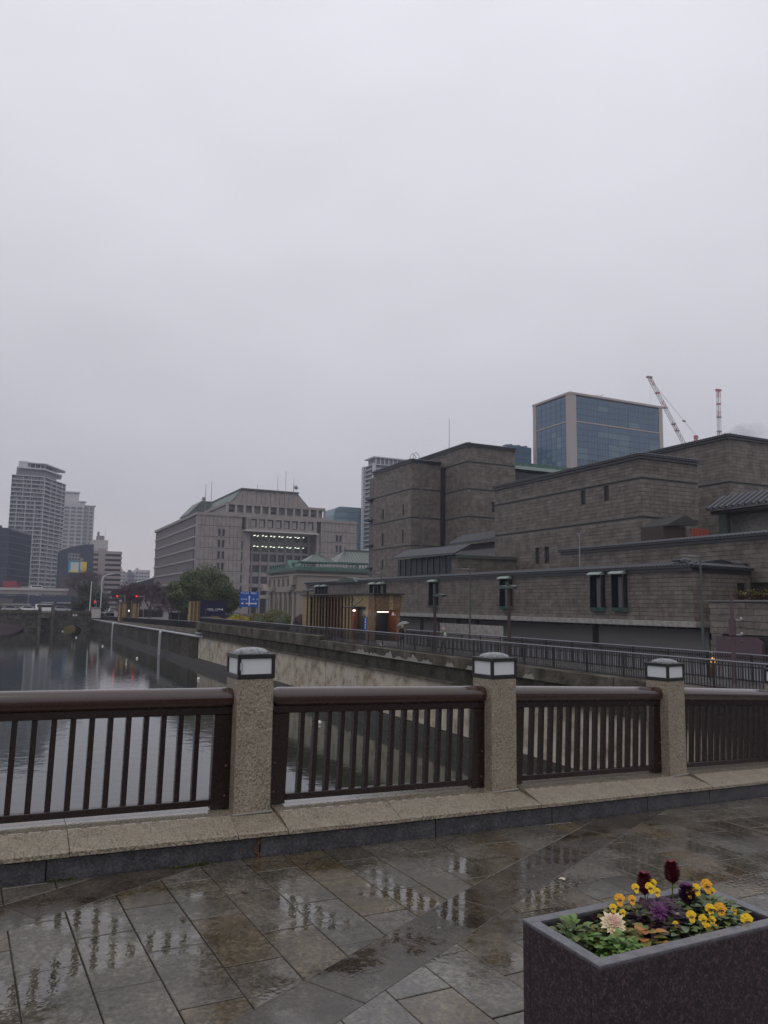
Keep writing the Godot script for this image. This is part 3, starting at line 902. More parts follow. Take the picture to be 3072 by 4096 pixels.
	for f in [[-0.02, 0.15, -0.05, 0.030], [0.035, 0.155, -0.05, 0.036], [0.06, 0.13, -0.05, 0.024], [-0.055, 0.14, -0.05, 0.022], [-0.055, 0.115, 0.045, 0.030], [-0.01, 0.11, 0.05, 0.036], [-0.075, 0.09, 0.07, 0.022], [0.035, 0.09, 0.125, 0.038], [0.06, 0.095, 0.05, 0.018]]:
		pansy(t, Vector3(f[0], f[1], f[2]), Vector3(-0.45 + rng.randf() * 0.3, 0.4, 0.85), f[3] * 1.08, "petal_yellow" if f[3] != 0.036 else "petal_orange")
	t = thing("leafy_plant", "pale cream-leaved plant behind the right pansies", "plant", Vector3(2.45, soil, -2.285), 0, grp)
	leafy(t, ["petal_cream", "leaf_mid"], Vector3.ZERO, 0.045, 0.12, 26, 0.035, 0.02)
	# a crumpled white paper in the corner
	var g := Geo.new()
	for k in 9:
		var c := Vector3(2.535 + rng.randf_range(-0.03, 0.03), top - 0.055 + rng.randf_range(-0.008, 0.01), -2.10 + rng.randf_range(-0.03, 0.03))
		leaf(g, c, Vector3(rng.randf_range(-1, 1), 0.2, rng.randf_range(-1, 1)), Vector3.UP, 0.05, 0.04, 0.3)
	tag(put(g, "paper_scrap", M.white_paint), "crumpled white paper scrap in the right corner of the planter", "paper")

func litter():
	rng.seed = 66
	# tufts of moss and weed along the foot of the kerb
	var spots := [[0.42, 0.03, "small weed tuft at the kerb joint left of the nearest post"], [1.10, 0.02, "moss tuft along the kerb just left of the nearest post"], [1.22, 0.025, "brighter moss tuft at the kerb below the nearest post"]]
	for s in spots:
		var g := Geo.new()
		for k in 60:
			var x: float = s[0] + rng.randf_range(-0.07, 0.07)
			var p := Vector3(x, wy(x), rz(x) + 0.262 + absf(rng.randfn(0, 0.012)))
			leaf(g, p, Vector3(rng.randf_range(-1, 1), 0.9, rng.randf_range(-0.2, 1)), Vector3.UP, s[1] * rng.randf_range(0.4, 1.0), 0.007, 0.3)
		tag(put(g, "weed_tuft", M.moss), s[2], "weed", "weeds at the kerb")
	# rust deposit running down the kerb under the nearest post
	var r := Geo.new()
	for k in 26:
		var f := k / 25.0
		var x := 1.60 + 0.012 * sin(f * 9.0) + rng.randf_range(-0.006, 0.006)
		r.ball(Vector3(x, wy(x) + 0.122 - 0.13 * f, rz(x) + 0.2515), Vector3(rng.randf_range(0.006, 0.018), 0.007, 0.004), 7, 4)
	tag(put(r, "rust_deposit", M.rust), "crusty orange rust deposit down the kerb under the nearest post", "rust")
	# wet leaves
	for s in [[0.93, -4.28, "brown wet leaf fragment on the paving by the open joint"], [3.25, -4.12, "pale leaf scrap on the paving beyond the planter"], [1.33, -4.55, "tiny dead leaf on a tan paving stone"]]:
		var g := Geo.new()
		var p := Vector3(s[0], wy(s[0]) + 0.004, s[1])
		leaf(g, p, Vector3(1, 0.1, 0.4), Vector3.UP, 0.05, 0.022, 0.2)
		leaf(g, p + Vector3(0.02, 0.003, 0.012), Vector3(-0.3, 0.15, 0.9), Vector3.UP, 0.035, 0.02, 0.2)
		tag(put(g, "dead_leaf", M.twig_brown if s[0] < 3 else M.petal_cream), s[2], "leaf", "dead leaves on the paving")

# ---------------------------------------------------------------- water, ground, quay
func setting():
	var g := Geo.new()
	g.quad(Vector3(-400, -5.4, 80), Vector3(120, -5.4, 80), Vector3(120, -5.4, -500), Vector3(-400, -5.4, -500))
	structure(put(g, "water", M.water))
	# one ground sheet to the horizon, under the river as its bed
	g = Geo.new()
	g.quad(Vector3(-900, -8.0, 500), Vector3(950, -8.0, 500), Vector3(950, -8.0, -1100), Vector3(-900, -8.0, -1100))
	structure(put(g, "ground", M.ground))
	# the right bank behind the quay, falling slightly up the river
	g = Geo.new()
	var prof := [[80.0, -1.5], [-95.0, -1.5], [-200.0, -2.35], [-900.0, -2.6]]
	for i in prof.size() - 1:
		var a = prof[i]; var b = prof[i + 1]
		g.quad(Vector3(22.5, a[1], a[0]), Vector3(900, a[1], a[0]), Vector3(900, b[1], b[0]), Vector3(22.5, b[1], b[0]))
	structure(put(g, "street_ground", M.asphalt))
	# the far end of the river basin and the left bank beyond the old bridge
	g = Geo.new()
	g.quad(Vector3(-400, -2.5, -290), Vector3(22.5, -2.5, -290), Vector3(22.5, -2.6, -900), Vector3(-400, -2.6, -900))
	g.quad(Vector3(-400, -8, -290), Vector3(22.5, -8, -290), Vector3(22.5, -2.5, -290), Vector3(-400, -2.5, -290))
	structure(put(g, "far_bank", M.asphalt))

func slope_y(z: float) -> float:   # drop of the far quay
	return lerpf(0.0, -1.15, clampf((-z - 89.0) / 112.0, 0, 1.1))

func quay():
	near_quay()
	far_quay()
	promenade_fences()
	old_bridge()
	kiosks()
	street_things()
	people()
	plants_by_quay()
	# buoys
	var where := ["farthest, below the old stone bridge", "second from the old stone bridge", "middle one of the row", "second from the near end of the row", "nearest one in open water", "seen between the bars of the middle railing bay"]
	var k := 0
	for p in [Vector3(13.14, -5.4, -196.4), Vector3(13.4, -5.4, -162.6), Vector3(14.74, -5.4, -131.0), Vector3(15.6, -5.4, -101.8), Vector3(16.7, -5.4, -72.9), Vector3(17.3, -5.4, -44.0)]:
		var t := thing("buoy", "small white float on the river, " + where[k], "buoy", p, 0, "white floats in a row on the river")
		var g := Geo.new()
		g.ball(Vector3(0, 0.06, 0), Vector3(0.15, 0.14, 0.15), 14, 9)
		put(g, "float_ball", M.buoy_white, t)
		g = Geo.new()
		g.rod(Vector3(0, 0.19, 0), Vector3(0, 0.23, 0), 0.03, 0.03, 8)
		put(g, "ring", M.dark_fence, t)
		k += 1

func near_quay():
	var t := thing("quay_wall", "long pale concrete river wall with a dark overhanging coping, below the promenade", "wall")
	var z0 := 60.0; var z1 := -89.0
	# pale slabs of the lower wall: panels about 6 m long near by, narrower sheet-pile panels at the far end
	rng.seed = 9
	var cuts := [60.0, 20.0, 4.0, -8.0, -17.5, -26.0, -32.0, -50.2, -66.0]
	var z := -66.0
	while z > -88.5:
		z -= 2.25
		cuts.append(maxf(z, -89.0))
	for i in cuts.size() - 1:
		var g := Geo.new()
		g.cbox(Vector3(20.6, -3.33, (cuts[i] + cuts[i + 1]) * 0.5), Vector3(1.0, 2.44, absf(cuts[i] - cuts[i + 1]) - 0.09), 0.03)
		put(g, "wall_slab", M.quay_pale, t)
	var g2 := Geo.new()
	g2.span(20.25, 22.4, -8.0, -1.45, z0, z1 + 0.02)
	put(g2, "core_wall", M.quay_dark, t)
	g2 = Geo.new()
	g2.span(19.93, 21.0, -8.0, -4.57, z0, z1 - 0.05)
	put(g2, "algae_footing", M.algae, t)
	# dark beam and its ledge
	g2 = Geo.new()
	g2.span(20.04, 21.3, -2.1, -1.40, z0, z1)
	put(g2, "beam", M.quay_dark, t)
	g2 = Geo.new()
	g2.span(19.94, 20.06, -2.2, -2.08, z0, z1 + 0.03)
	put(g2, "ledge", M.quay_concrete, t)
	# coping: higher at the far end, a step near the kiosk
	rng.seed = 19
	var cz := [60.0, 30.0, 10.0, 2.0, -6.0, -14.0, -22.0, -30.0, -38.0, -45.0, -50.9]
	for i in cz.size() - 1:
		var g := Geo.new()
		g.cbox(Vector3(20.35, -1.135, (cz[i] + cz[i + 1]) * 0.5), Vector3(0.9, 0.53, absf(cz[i] - cz[i + 1]) - 0.02), 0.025)
		put(g, "coping_block", M.quay_concrete, t)
	cz = [-50.9, -58.5, -66.0, -74.0, -82.0, -89.1]
	for i in cz.size() - 1:
		var g := Geo.new()
		g.cbox(Vector3(20.35, -0.985, (cz[i] + cz[i + 1]) * 0.5), Vector3(0.94, 0.83, absf(cz[i] - cz[i + 1]) - 0.02), 0.025)
		put(g, "coping_block", M.quay_concrete, t)
	# patches where the render has come off, pale and ragged
	for part in [[-35.2, -38.4, 0.9], [-38.45, -41.2, 1.0], [-41.3, -45.6, 0.8]]:
		var poly := PackedVector2Array()
		var n := 26
		var ln: float = part[0] - part[1]
		for k in n: poly.append(Vector2(ln * k / (n - 1.0), -0.20 + (0.06 + 0.30 * part[2] * rng.randf() * rng.randf() + 0.10 * sin(k * 0.5)) * sin(PI * clampf((k + 1.0) / (n + 1.0), 0.08, 0.92))))
		poly.append(Vector2(ln, -0.255)); poly.append(Vector2(0, -0.255))
		var g := Geo.new()
		g.prism(poly, Vector3(19.9, -1.12, part[0]), Vector3(0, 0, -1), Vector3.UP, Vector3(-0.012, 0, 0))
		put(g, "bare_patch", M.bare_render, t)
	for p in [-27.0, -29.5, -31.5, -33.4]:
		var poly := PackedVector2Array([Vector2(-0.35, -0.24), Vector2(-0.3, -0.12), Vector2(-0.12, -0.02), Vector2(0.02, -0.1), Vector2(0.2, -0.04), Vector2(0.36, -0.16), Vector2(0.4, -0.24)])
		var g := Geo.new()
		g.prism(poly, Vector3(19.9, -1.12, p), Vector3(0, 0, -1), Vector3.UP, Vector3(-0.012, 0, 0))
		put(g, "bare_patch", M.bare_render, t)
	# chalky white smears on one slab
	rng.seed = 123
	for k in 9:
		var poly := PackedVector2Array()
		var w := rng.randf_range(0.10, 0.3); var h := rng.randf_range(0.3, 0.9)
		var lean := rng.randf_range(-0.35, 0.15)
		for q in 7: poly.append(Vector2(lean * q / 6.0 - w * rng.randf_range(0.2, 0.5), h * q / 6.0))
		for q in 7: poly.append(Vector2(lean * (6 - q) / 6.0 + w * rng.randf_range(0.2, 0.5), h * (6 - q) / 6.0))
		var g := Geo.new()
		g.prism(poly, Vector3(20.098, rng.randf_range(-3.9, -3.1), -45.0 - k * 0.62), Vector3(0, 0, -1), Vector3.UP, Vector3(-0.004, 0, 0))
		put(g, "chalk_smear", M.pale_concrete, t)
	# notice plate near the far end
	var np := Geo.new()
	np.cbox(Vector3(20.07, -2.9, -83.4), Vector3(0.06, 0.95, 1.15), 0.01)
	put(np, "notice_plate", M.ledge_concrete, t)
	# lamps and pipe stubs at the corner
	np = Geo.new()
	np.cbox(Vector3(19.9, -1.75, -87.4), Vector3(0.5, 0.12, 2.2), 0.02)
	np.cbox(Vector3(19.9, -1.98, -87.0), Vector3(0.4, 0.12, 1.6), 0.02)
	put(np, "pipe_bracket", M.fence_pale, t)
	# promenade floor
	var g := Geo.new()
	g.quad(Vector3(20.8, -1.1, 60), Vector3(25.1, -1.1, 60), Vector3(25.1, -1.1, -95), Vector3(20.8, -1.1, -95))
	structure(put(g, "promenade", M.wet_paving))

func far_quay():
	var t := thing("river_wall", "dark old river wall running back to the stone bridge, with a white pipe on it", "wall")
	var n := 26
	var za := -89.2; var zb := -200.0
	var gw := Geo.new()
	for i in n:
		var a := lerpf(za, zb, float(i) / n); var b := lerpf(za, zb, float(i + 1) / n)
		var ya := -2.05 + slope_y(a); var yb := -2.05 + slope_y(b)
		var g := Geo.new()
		var e := 0.04
		var o := 20.15 + rng.randf_range(-0.02, 0.02)
		g.quad(Vector3(o, -8, a - e), Vector3(o, -8, b + e), Vector3(o, yb, b + e), Vector3(o, ya, a - e))
		g.quad(Vector3(o, ya, a - e), Vector3(o, yb, b + e), Vector3(22, yb, b + e), Vector3(22, ya, a - e))
		g.quad(Vector3(22, -8, a - e), Vector3(o, -8, a - e), Vector3(o, ya, a - e), Vector3(22, ya, a - e))
		g.quad(Vector3(o, -8, b + e), Vector3(22, -8, b + e), Vector3(22, yb, b + e), Vector3(o, yb, b + e))
		put(g, "wall_panel", M.quay_dark if i % 3 != 1 else M.old_stone, t)
	gw.span(20.4, 22.5, -8, -3.3, za - 0.1, zb)
	put(gw, "core_wall", M.quay_dark, t)
	gw = Geo.new()
	gw.span(20.02, 20.4, -8, -4.75, za - 0.1, zb)
	put(gw, "algae_footing", M.algae, t)
	# low back wall and slope behind the pipe
	gw = Geo.new()
	for i in n:
		var a := lerpf(za, zb, float(i) / n); var b := lerpf(za, zb, float(i + 1) / n)
		var ya := -0.75 + slope_y(a) * 1.05; var yb := -0.75 + slope_y(b) * 1.05
		gw.quad(Vector3(21.2, -3, a), Vector3(21.2, -3, b), Vector3(21.9, yb - 0.75, b), Vector3(21.9, ya - 0.75, a))
		gw.quad(Vector3(21.9, ya - 0.75, a), Vector3(21.9, yb - 0.75, b), Vector3(24, yb - 0.75, b), Vector3(24, ya - 0.75, a))
	put(gw, "back_wall", M.quay_concrete, t)
	# the pipe
	gw = Geo.new()
	gw.rod(Vector3(19.95, -2.13, -86.0), Vector3(19.95, -2.68, -200.0), 0.13, 0.13, 10)
	put(gw, "white_pipe", M.white_pipe, t)
	for z in [-108.6, -158.5]:
		for d in [0.0, 0.85]:
			var g := Geo.new()
			var y := -2.15 + slope_y(z) * 0.45
			g.path([Vector3(20.1, y + 0.05, z - d - 0.5), Vector3(19.7, y + 0.05, z - d - 0.25), Vector3(19.55, y - 0.3, z - d), Vector3(19.5, -6.5, z - d)], 0.115, 10)
			put(g, "down_pipe", M.white_pipe, t)
	# solid dark fence on top
	var f := thing("promenade_fence", "low dark fence along the far promenade, sinking towards the stone bridge", "fence", Vector3.ZERO, 0, "promenade fences")
	var gb := Geo.new(); var gr := Geo.new()
	var z := za - 0.3
	while z > zb:
		var y := -0.68 + slope_y(z) * 1.06
		gb.box(Vector3(22.0, y - 0.42, z), Vector3(0.03, 0.84, 0.025))
		z -= 0.14
	stuff(put(gb, "bars", M.dark_fence, f))
	for i in n:
		var a := lerpf(za, zb, float(i) / n); var b := lerpf(za, zb, float(i + 1) / n)
		gr.rod(Vector3(22, -0.62 + slope_y(a) * 1.06, a), Vector3(22, -0.62 + slope_y(b) * 1.06, b), 0.035, 0.035, 6, false)
	put(gr, "top_rail", M.fence_rail, f)
	gr = Geo.new()
	gr.rod(Vector3(22, -0.65, za), Vector3(21.0, -0.45, -87.5), 0.035, 0.035, 6)
	gr.box(Vector3(21.6, -1.05, -88.8), Vector3(1.2, 0.8, 0.05))
	put(gr, "return_panel", M.dark_fence, f)

func fence(called: String, label: String, x: float, top: float, foot: float, za: float, zb: float, pitch: float, bar_m: String):
	var f := thing(called, label, "fence", Vector3(x, 0, za), 0, "promenade fences")
	f.position = Vector3.ZERO
	var g := Geo.new()
	var z := za
	while z > zb:
		g.box(Vector3(x, (top + foot) * 0.5, z), Vector3(0.026, top - foot, 0.016))
		z -= pitch
	stuff(put(g, "bars", M[bar_m], f))
	g = Geo.new()
	g.rod(Vector3(x, top, za), Vector3(x, top, zb), 0.032, 0.032, 8)
	put(g, "top_rail", M.fence_rail, f)
	g = Geo.new()
	g.span(x - 0.02, x + 0.02, foot + 0.03, foot + 0.07, za, zb)
	put(g, "bottom_rail", M.dark_fence, f)
	g = Geo.new()
	g.span(x - 0.02, x + 0.02, top - 0.14, top - 0.10, za, zb)
	put(g, "middle_rail", M.dark_fence, f)
	z = za
	while z > zb:
		var p := Geo.new()
		p.cbox(Vector3(x + 0.06, (top + foot) * 0.5, z), Vector3(0.06, top - foot, 0.06), 0.005)
		put(p, "post", M.dark_fence, f)
		z -= 2.0
	return f

func promenade_fences():
	fence("promenade_fence", "dark picket fence on the river side of the promenade, over the pale wall", 20.35, 0.0, -0.87, 10.0, -50.6, 0.12, "dark_fence")
	fence("promenade_fence", "dark picket fence on the raised coping, from the timber kiosk to the wall corner", 20.35, -0.02, -0.57, -50.9, -89.0, 0.11, "dark_fence")
	fence("promenade_fence", "dark picket fence on the street side, behind the walkers", 24.6, -0.03, -1.0, 10.0, -47.0, 0.11, "dark_fence")
	# pale slatted skirting of the ramp behind the river fence: this is the light wall seen between the pickets
	var g := Geo.new()
	g.span(24.72, 24.9, -1.45, -0.96, 10.0, -52.0)
	tag(put(g, "kerb_wall", M.ledge_concrete), "low pale kerb wall along the street side of the promenade", "wall")

func old_bridge():
	var t := thing("stone_bridge", "old dark stone road bridge with shallow arches at the end of the river", "bridge", Vector3(0, 0, -200))
	t.position = Vector3.ZERO
	var top := -1.0
	# wall with arch openings: a big flat arch at left, a small one near the quay
	var poly := PackedVector2Array()
	var arch := func(cx, half, crown, foot):
		var o := []
		for k in 17:
			var a := -1.0 + 2.0 * k / 16.0
			o.append(Vector2(cx + half * a, foot + (crown - foot) * sqrt(maxf(0.0, 1.0 - a * a))))
		return o
	poly.append(Vector2(-60, -6.2))
	for p in arch.call(-41.0, 14.0, -2.9, -6.2): poly.append(p)
	for p in arch.call(-9.0, 15.0, -2.75, -6.2): poly.append(p)
	for p in arch.call(15.5, 2.3, -4.0, -6.2): poly.append(p)
	poly.append(Vector2(23, -6.2)); poly.append(Vector2(23, top - 0.3)); poly.append(Vector2(-60, top - 0.3))
	var g := Geo.new()
	g.prism(poly, Vector3(0, 0, -216), Vector3.RIGHT, Vector3.UP, Vector3(0, 0, 16))
	put(g, "arch_wall", M.old_stone, t)
	# pale far side seen through the arches
	g = Geo.new()
	g.span(-60, 6, -8, -2.4, -231, -230)
	put(g, "far_pier_wall", M.brick_purple, t)
	g = Geo.new()
	g.span(12, 19, -8, -3.6, -223, -222)
	put(g, "vault_back", M.boat_yellow, t)
	# stone blocks on the river face
	rng.seed = 44
	var mats := [M.old_stone, M.quay_dark, M.quay_concrete]
	var unit := Geo.new()
	unit.cbox(Vector3.ZERO, Vector3(1, 1, 1), 0.04)
	var um := unit.mesh()
	var y := -1.78
	while y > -5.3:
		var x := 0.3 + rng.randf() * 0.8
		while x < 20.0:
			var w := rng.randf_range(0.8, 1.5)
			var ok := true
			for c in [[-9.0, 15.0, -2.75], [15.5, 2.3, -4.0]]:
				for e in [x, x + w]:
					var a: float = (e - c[0]) / (c[1] + 0.35)
					if absf(a) < 1.0 and y - 0.25 < -6.2 + (c[2] + 6.35) * sqrt(1.0 - a * a): ok = false
			if ok: place(um, "stone_block", mats[rng.randi() % 3], t, Transform3D(Basis.IDENTITY.scaled(Vector3(w - 0.04, 0.48, 0.12)), Vector3(x + w * 0.5, y, -199.98)))
			x += w
		y -= 0.52
	# pier with two pilasters and a balcony
	g = Geo.new()
	for x in [8.2, 11.0]:
		g.cbox(Vector3(x, -3.2, -199.4), Vector3(0.75, 5.6, 1.2), 0.05)
	put(g, "pier", M.quay_concrete, t)
	g = Geo.new()
	g.cbox(Vector3(9.6, -1.7, -199.3), Vector3(2.0, 1.0, 0.9), 0.05)
	g.cbox(Vector3(9.6, -2.3, -199.2), Vector3(2.5, 0.16, 1.3), 0.04)
	put(g, "balcony", M.quay_concrete, t)
	# parapet, cornice and road
	g = Geo.new()
	g.span(-60, 21.5, top - 0.34, top - 0.12, -200.25, -199.7)
	put(g, "cornice", M.quay_concrete, t)
	g = Geo.new()
	g.span(-60, 7.8, top - 0.12, top + 0.42, -200.15, -199.85)
	g.span(11.4, 19.4, top - 0.12, top + 0.35, -200.15, -199.85)
	put(g, "parapet", M.old_stone, t)
	for x in [8.2, 11.0]:
		g = Geo.new()
		g.cbox(Vector3(x, top + 0.75, -200.0), Vector3(0.7, 2.0, 0.7), 0.05)
		put(g, "parapet_pillar", M.quay_concrete, t)
	for x in [13.0, 14.1, 15.6, 16.2]:
		g = Geo.new()
		g.prism(PackedVector2Array([Vector2(-0.18, 0), Vector2(0.18, 0), Vector2(0.18, 0.4), Vector2(0.09, 0.55), Vector2(-0.09, 0.55), Vector2(-0.18, 0.4)]), Vector3(x, -1.95, -199.88), Vector3.RIGHT, Vector3.UP, Vector3(0, 0, 0.08))
		put(g, "arched_plaque", M.white_paint if x > 15 else M.library_dark, t)
	g = Geo.new()
	g.quad(Vector3(-60, top - 0.1, -200.2), Vector3(30, top - 0.1, -200.2), Vector3(30, top - 0.1, -216), Vector3(-60, top - 0.1, -216))
	structure(put(g, "bridge_road", M.asphalt))
	# yellow moored boat hull under the small arch
	# vehicles on the bridge
	vehicle("car", Vector3(2.2, top - 0.1, -203), 0.0, "car_silver", "silver car at the left end of the stone bridge behind its parapet")
	vehicle("car", Vector3(5.9, top - 0.1, -203), 0.0, "car_white", "white car on the stone bridge left of the white van")
	vehicle("van", Vector3(9.7, top - 0.1, -204), 0.0, "car_white", "white van between the two pillars of the stone bridge")
	vehicle("car", Vector3(13.0, top - 0.1, -203.5), 0.0, "car_silver", "silver car on the stone bridge right of the white van")
	vehicle("car", Vector3(-0.6, top - 0.1, -207), 0.0, "car_black", "black car on the stone bridge at the picture edge")

func vehicle(kind: String, at: Vector3, turn: float, paint: String, label: String) -> Node3D:
	var t := thing("parked_car" if kind == "car" else ("delivery_van" if kind == "van" else "box_truck"), label, kind if kind != "truck" else "truck", at, turn, "vehicles on the roads")
	var body: PackedVector2Array; var glass: PackedVector2Array; var w := 1.72; var ln := 4.3; var wr := 0.31; var wx := 1.3
	if kind == "car":
		body = PackedVector2Array([Vector2(-2.1, 0.28), Vector2(2.1, 0.28), Vector2(2.15, 0.6), Vector2(2.0, 0.82), Vector2(1.1, 0.92), Vector2(0.45, 1.42), Vector2(-1.0, 1.46), Vector2(-1.75, 0.98), Vector2(-2.12, 0.9), Vector2(-2.15, 0.5)])
		glass = PackedVector2Array([Vector2(0.92, 0.95), Vector2(0.40, 1.36), Vector2(-0.95, 1.40), Vector2(-1.5, 1.0)])
	elif kind == "van":
		body = PackedVector2Array([Vector2(-2.3, 0.3), Vector2(2.3, 0.3), Vector2(2.35, 0.9), Vector2(1.95, 1.1), Vector2(1.45, 1.88), Vector2(1.2, 1.95), Vector2(-2.2, 1.95), Vector2(-2.35, 1.8)])
		glass = PackedVector2Array([Vector2(1.75, 1.15), Vector2(1.35, 1.78), Vector2(-2.0, 1.78), Vector2(-2.0, 1.15)])
		w = 1.8; wx = 1.45
	else:
		body = PackedVector2Array([Vector2(-3.6, 0.5), Vector2(3.0, 0.5), Vector2(3.1, 1.2), Vector2(2.7, 2.3), Vector2(1.6, 2.4), Vector2(1.5, 0.95), Vector2(-3.6, 0.95)])
		glass = PackedVector2Array([Vector2(2.85, 1.35), Vector2(2.6, 2.15), Vector2(1.8, 2.15), Vector2(1.8, 1.35)])
		w = 2.1; wx = 2.2; wr = 0.42
	var g := Geo.new()
	g.prism(body, Vector3(0, 0, -w * 0.5), Vector3.RIGHT, Vector3.UP, Vector3(0, 0, w))
	put(g, "body", M[paint], t)
	g = Geo.new()
	g.prism(glass, Vector3(0, 0, -w * 0.5 - 0.012), Vector3.RIGHT, Vector3.UP, Vector3(0, 0, w + 0.024))
	put(g, "windows", M.dark_glass, t)
	if kind == "truck":
		g = Geo.new()
		g.cbox(Vector3(-1.1, 2.1, 0), Vector3(5.0, 2.3, 2.2), 0.06)
		put(g, "cargo_box", M[paint], t)
	for sx in [-wx, wx]:
		for sz in [-1, 1]:
			g = Geo.new()
			g.rod(Vector3(sx, wr, sz * (w * 0.5 - 0.18)), Vector3(sx, wr, sz * (w * 0.5 + 0.02)), wr, wr, 14)
			var wh := put(g, "wheel", M.tyre, t)
			g = Geo.new()
			g.rod(Vector3(sx, wr, sz * (w * 0.5 + 0.02)), Vector3(sx, wr, sz * (w * 0.5 + 0.035)), wr * 0.6, wr * 0.55, 12)
			put(g, "rim", M.car_silver, wh)
	for sz in [-1, 1]:
		g = Geo.new()
		g.box(Vector3(body[1].x + 0.03, 0.65 if kind != "truck" else 0.85, sz * (w * 0.5 - 0.3)), Vector3(0.06, 0.16, 0.34))
		put(g, "headlight", M.white_paint, t)
	return t

# ---------------------------------------------------------------- timber station kiosks
func glyph_rows(code: String) -> Array:
	# coarse 7 by 7 dot patterns of the signs' characters
	return {
		"kyo": ["0001000", "1111111", "0100010", "0111110", "0001000", "0101010", "1001001"], "han": ["1110111", "1010100", "1100111", "1010101", "1010101", "1110110", "1001001"],
		"den": ["1111111", "1001001", "0111110", "1111111", "1001001", "1111111", "0001111"], "sha": ["0001000", "1111111", "0101010", "0111110", "0001000", "1111111", "0001000"],
		"dai": ["0001000", "0001000", "1111111", "0001000", "0010100", "0100010", "1000001"], "e": ["1001111", "0100010", "1000010", "0100010", "0000010", "0100010", "1001111"],
		"hashi": ["0100111", "1110010", "0101111", "1101001", "1111111", "0101001", "0101011"], "eki": ["1111111", "1010101", "1111101", "1010111", "1110101", "1010101", "1011001"],
		"naka": ["0001000", "1111111", "1001001", "1001001", "1111111", "0001000", "0001000"], "ou": ["0001000", "0111110", "0101010", "1111111", "0010100", "0100010", "1000001"],
		"kou": ["0010100", "0100010", "1001001", "0001000", "0010000", "0100110", "1111011"], "kai": ["0001000", "0010100", "0111110", "1000001", "0111110", "0010000", "0111110"],
		"dou": ["0101010", "1111111", "1000001", "0111110", "0111110", "0001000", "1111111"], "ume": ["0101000", "1111111", "0110101", "1101111", "0101010", "0101111", "0100010"],
		"ta": ["1111111", "1001001", "1001001", "1111111", "1001001", "1001001", "1111111"], "shin": ["0100011", "1110100", "0101111", "1110101", "0100101", "1110101", "0101001"],
		"nan": ["1011010", "1111111", "1011010", "1111111", "0101010", "1011010", "1001111"], "ba": ["1000010", "0101111", "1001011", "0101111", "0001010", "1001101", "1010011"]}[code]

func lettering(parent: Node, called: String, codes: Array, o: Vector3, u: Vector3, size: float, out: Vector3, m: Material):
	var g := Geo.new()
	var k := 0
	for code in codes:
		if code != "":
			var rows := glyph_rows(code)
			for r in 7:
				for c in 7:
					if rows[r][c] == "1": g.box(o + u * (k * size * 1.12 + (c + 0.5) * size / 7.0) - Vector3.UP * (r + 0.5) * size / 7.0 + out * 0.008, u.abs() * size / 7.0 * 0.98 + Vector3.UP * size / 7.0 * 0.8 + out.abs() * 0.016)
		k += 1
	put(g, called, m, parent)

func latin(parent: Node, called: String, text: String, o: Vector3, height: float, turn: float, m: Material):
	var f := SystemFont.new()
	f.font_names = PackedStringArray(["Droid Sans"])
	var tm := TextMesh.new()
	tm.font = f; tm.text = text; tm.font_size = 24; tm.pixel_size = height / 24.0; tm.depth = 0.015
	var b := Basis(Vector3.UP, turn)
	place(tm, called, m, parent, Transform3D(b, o))

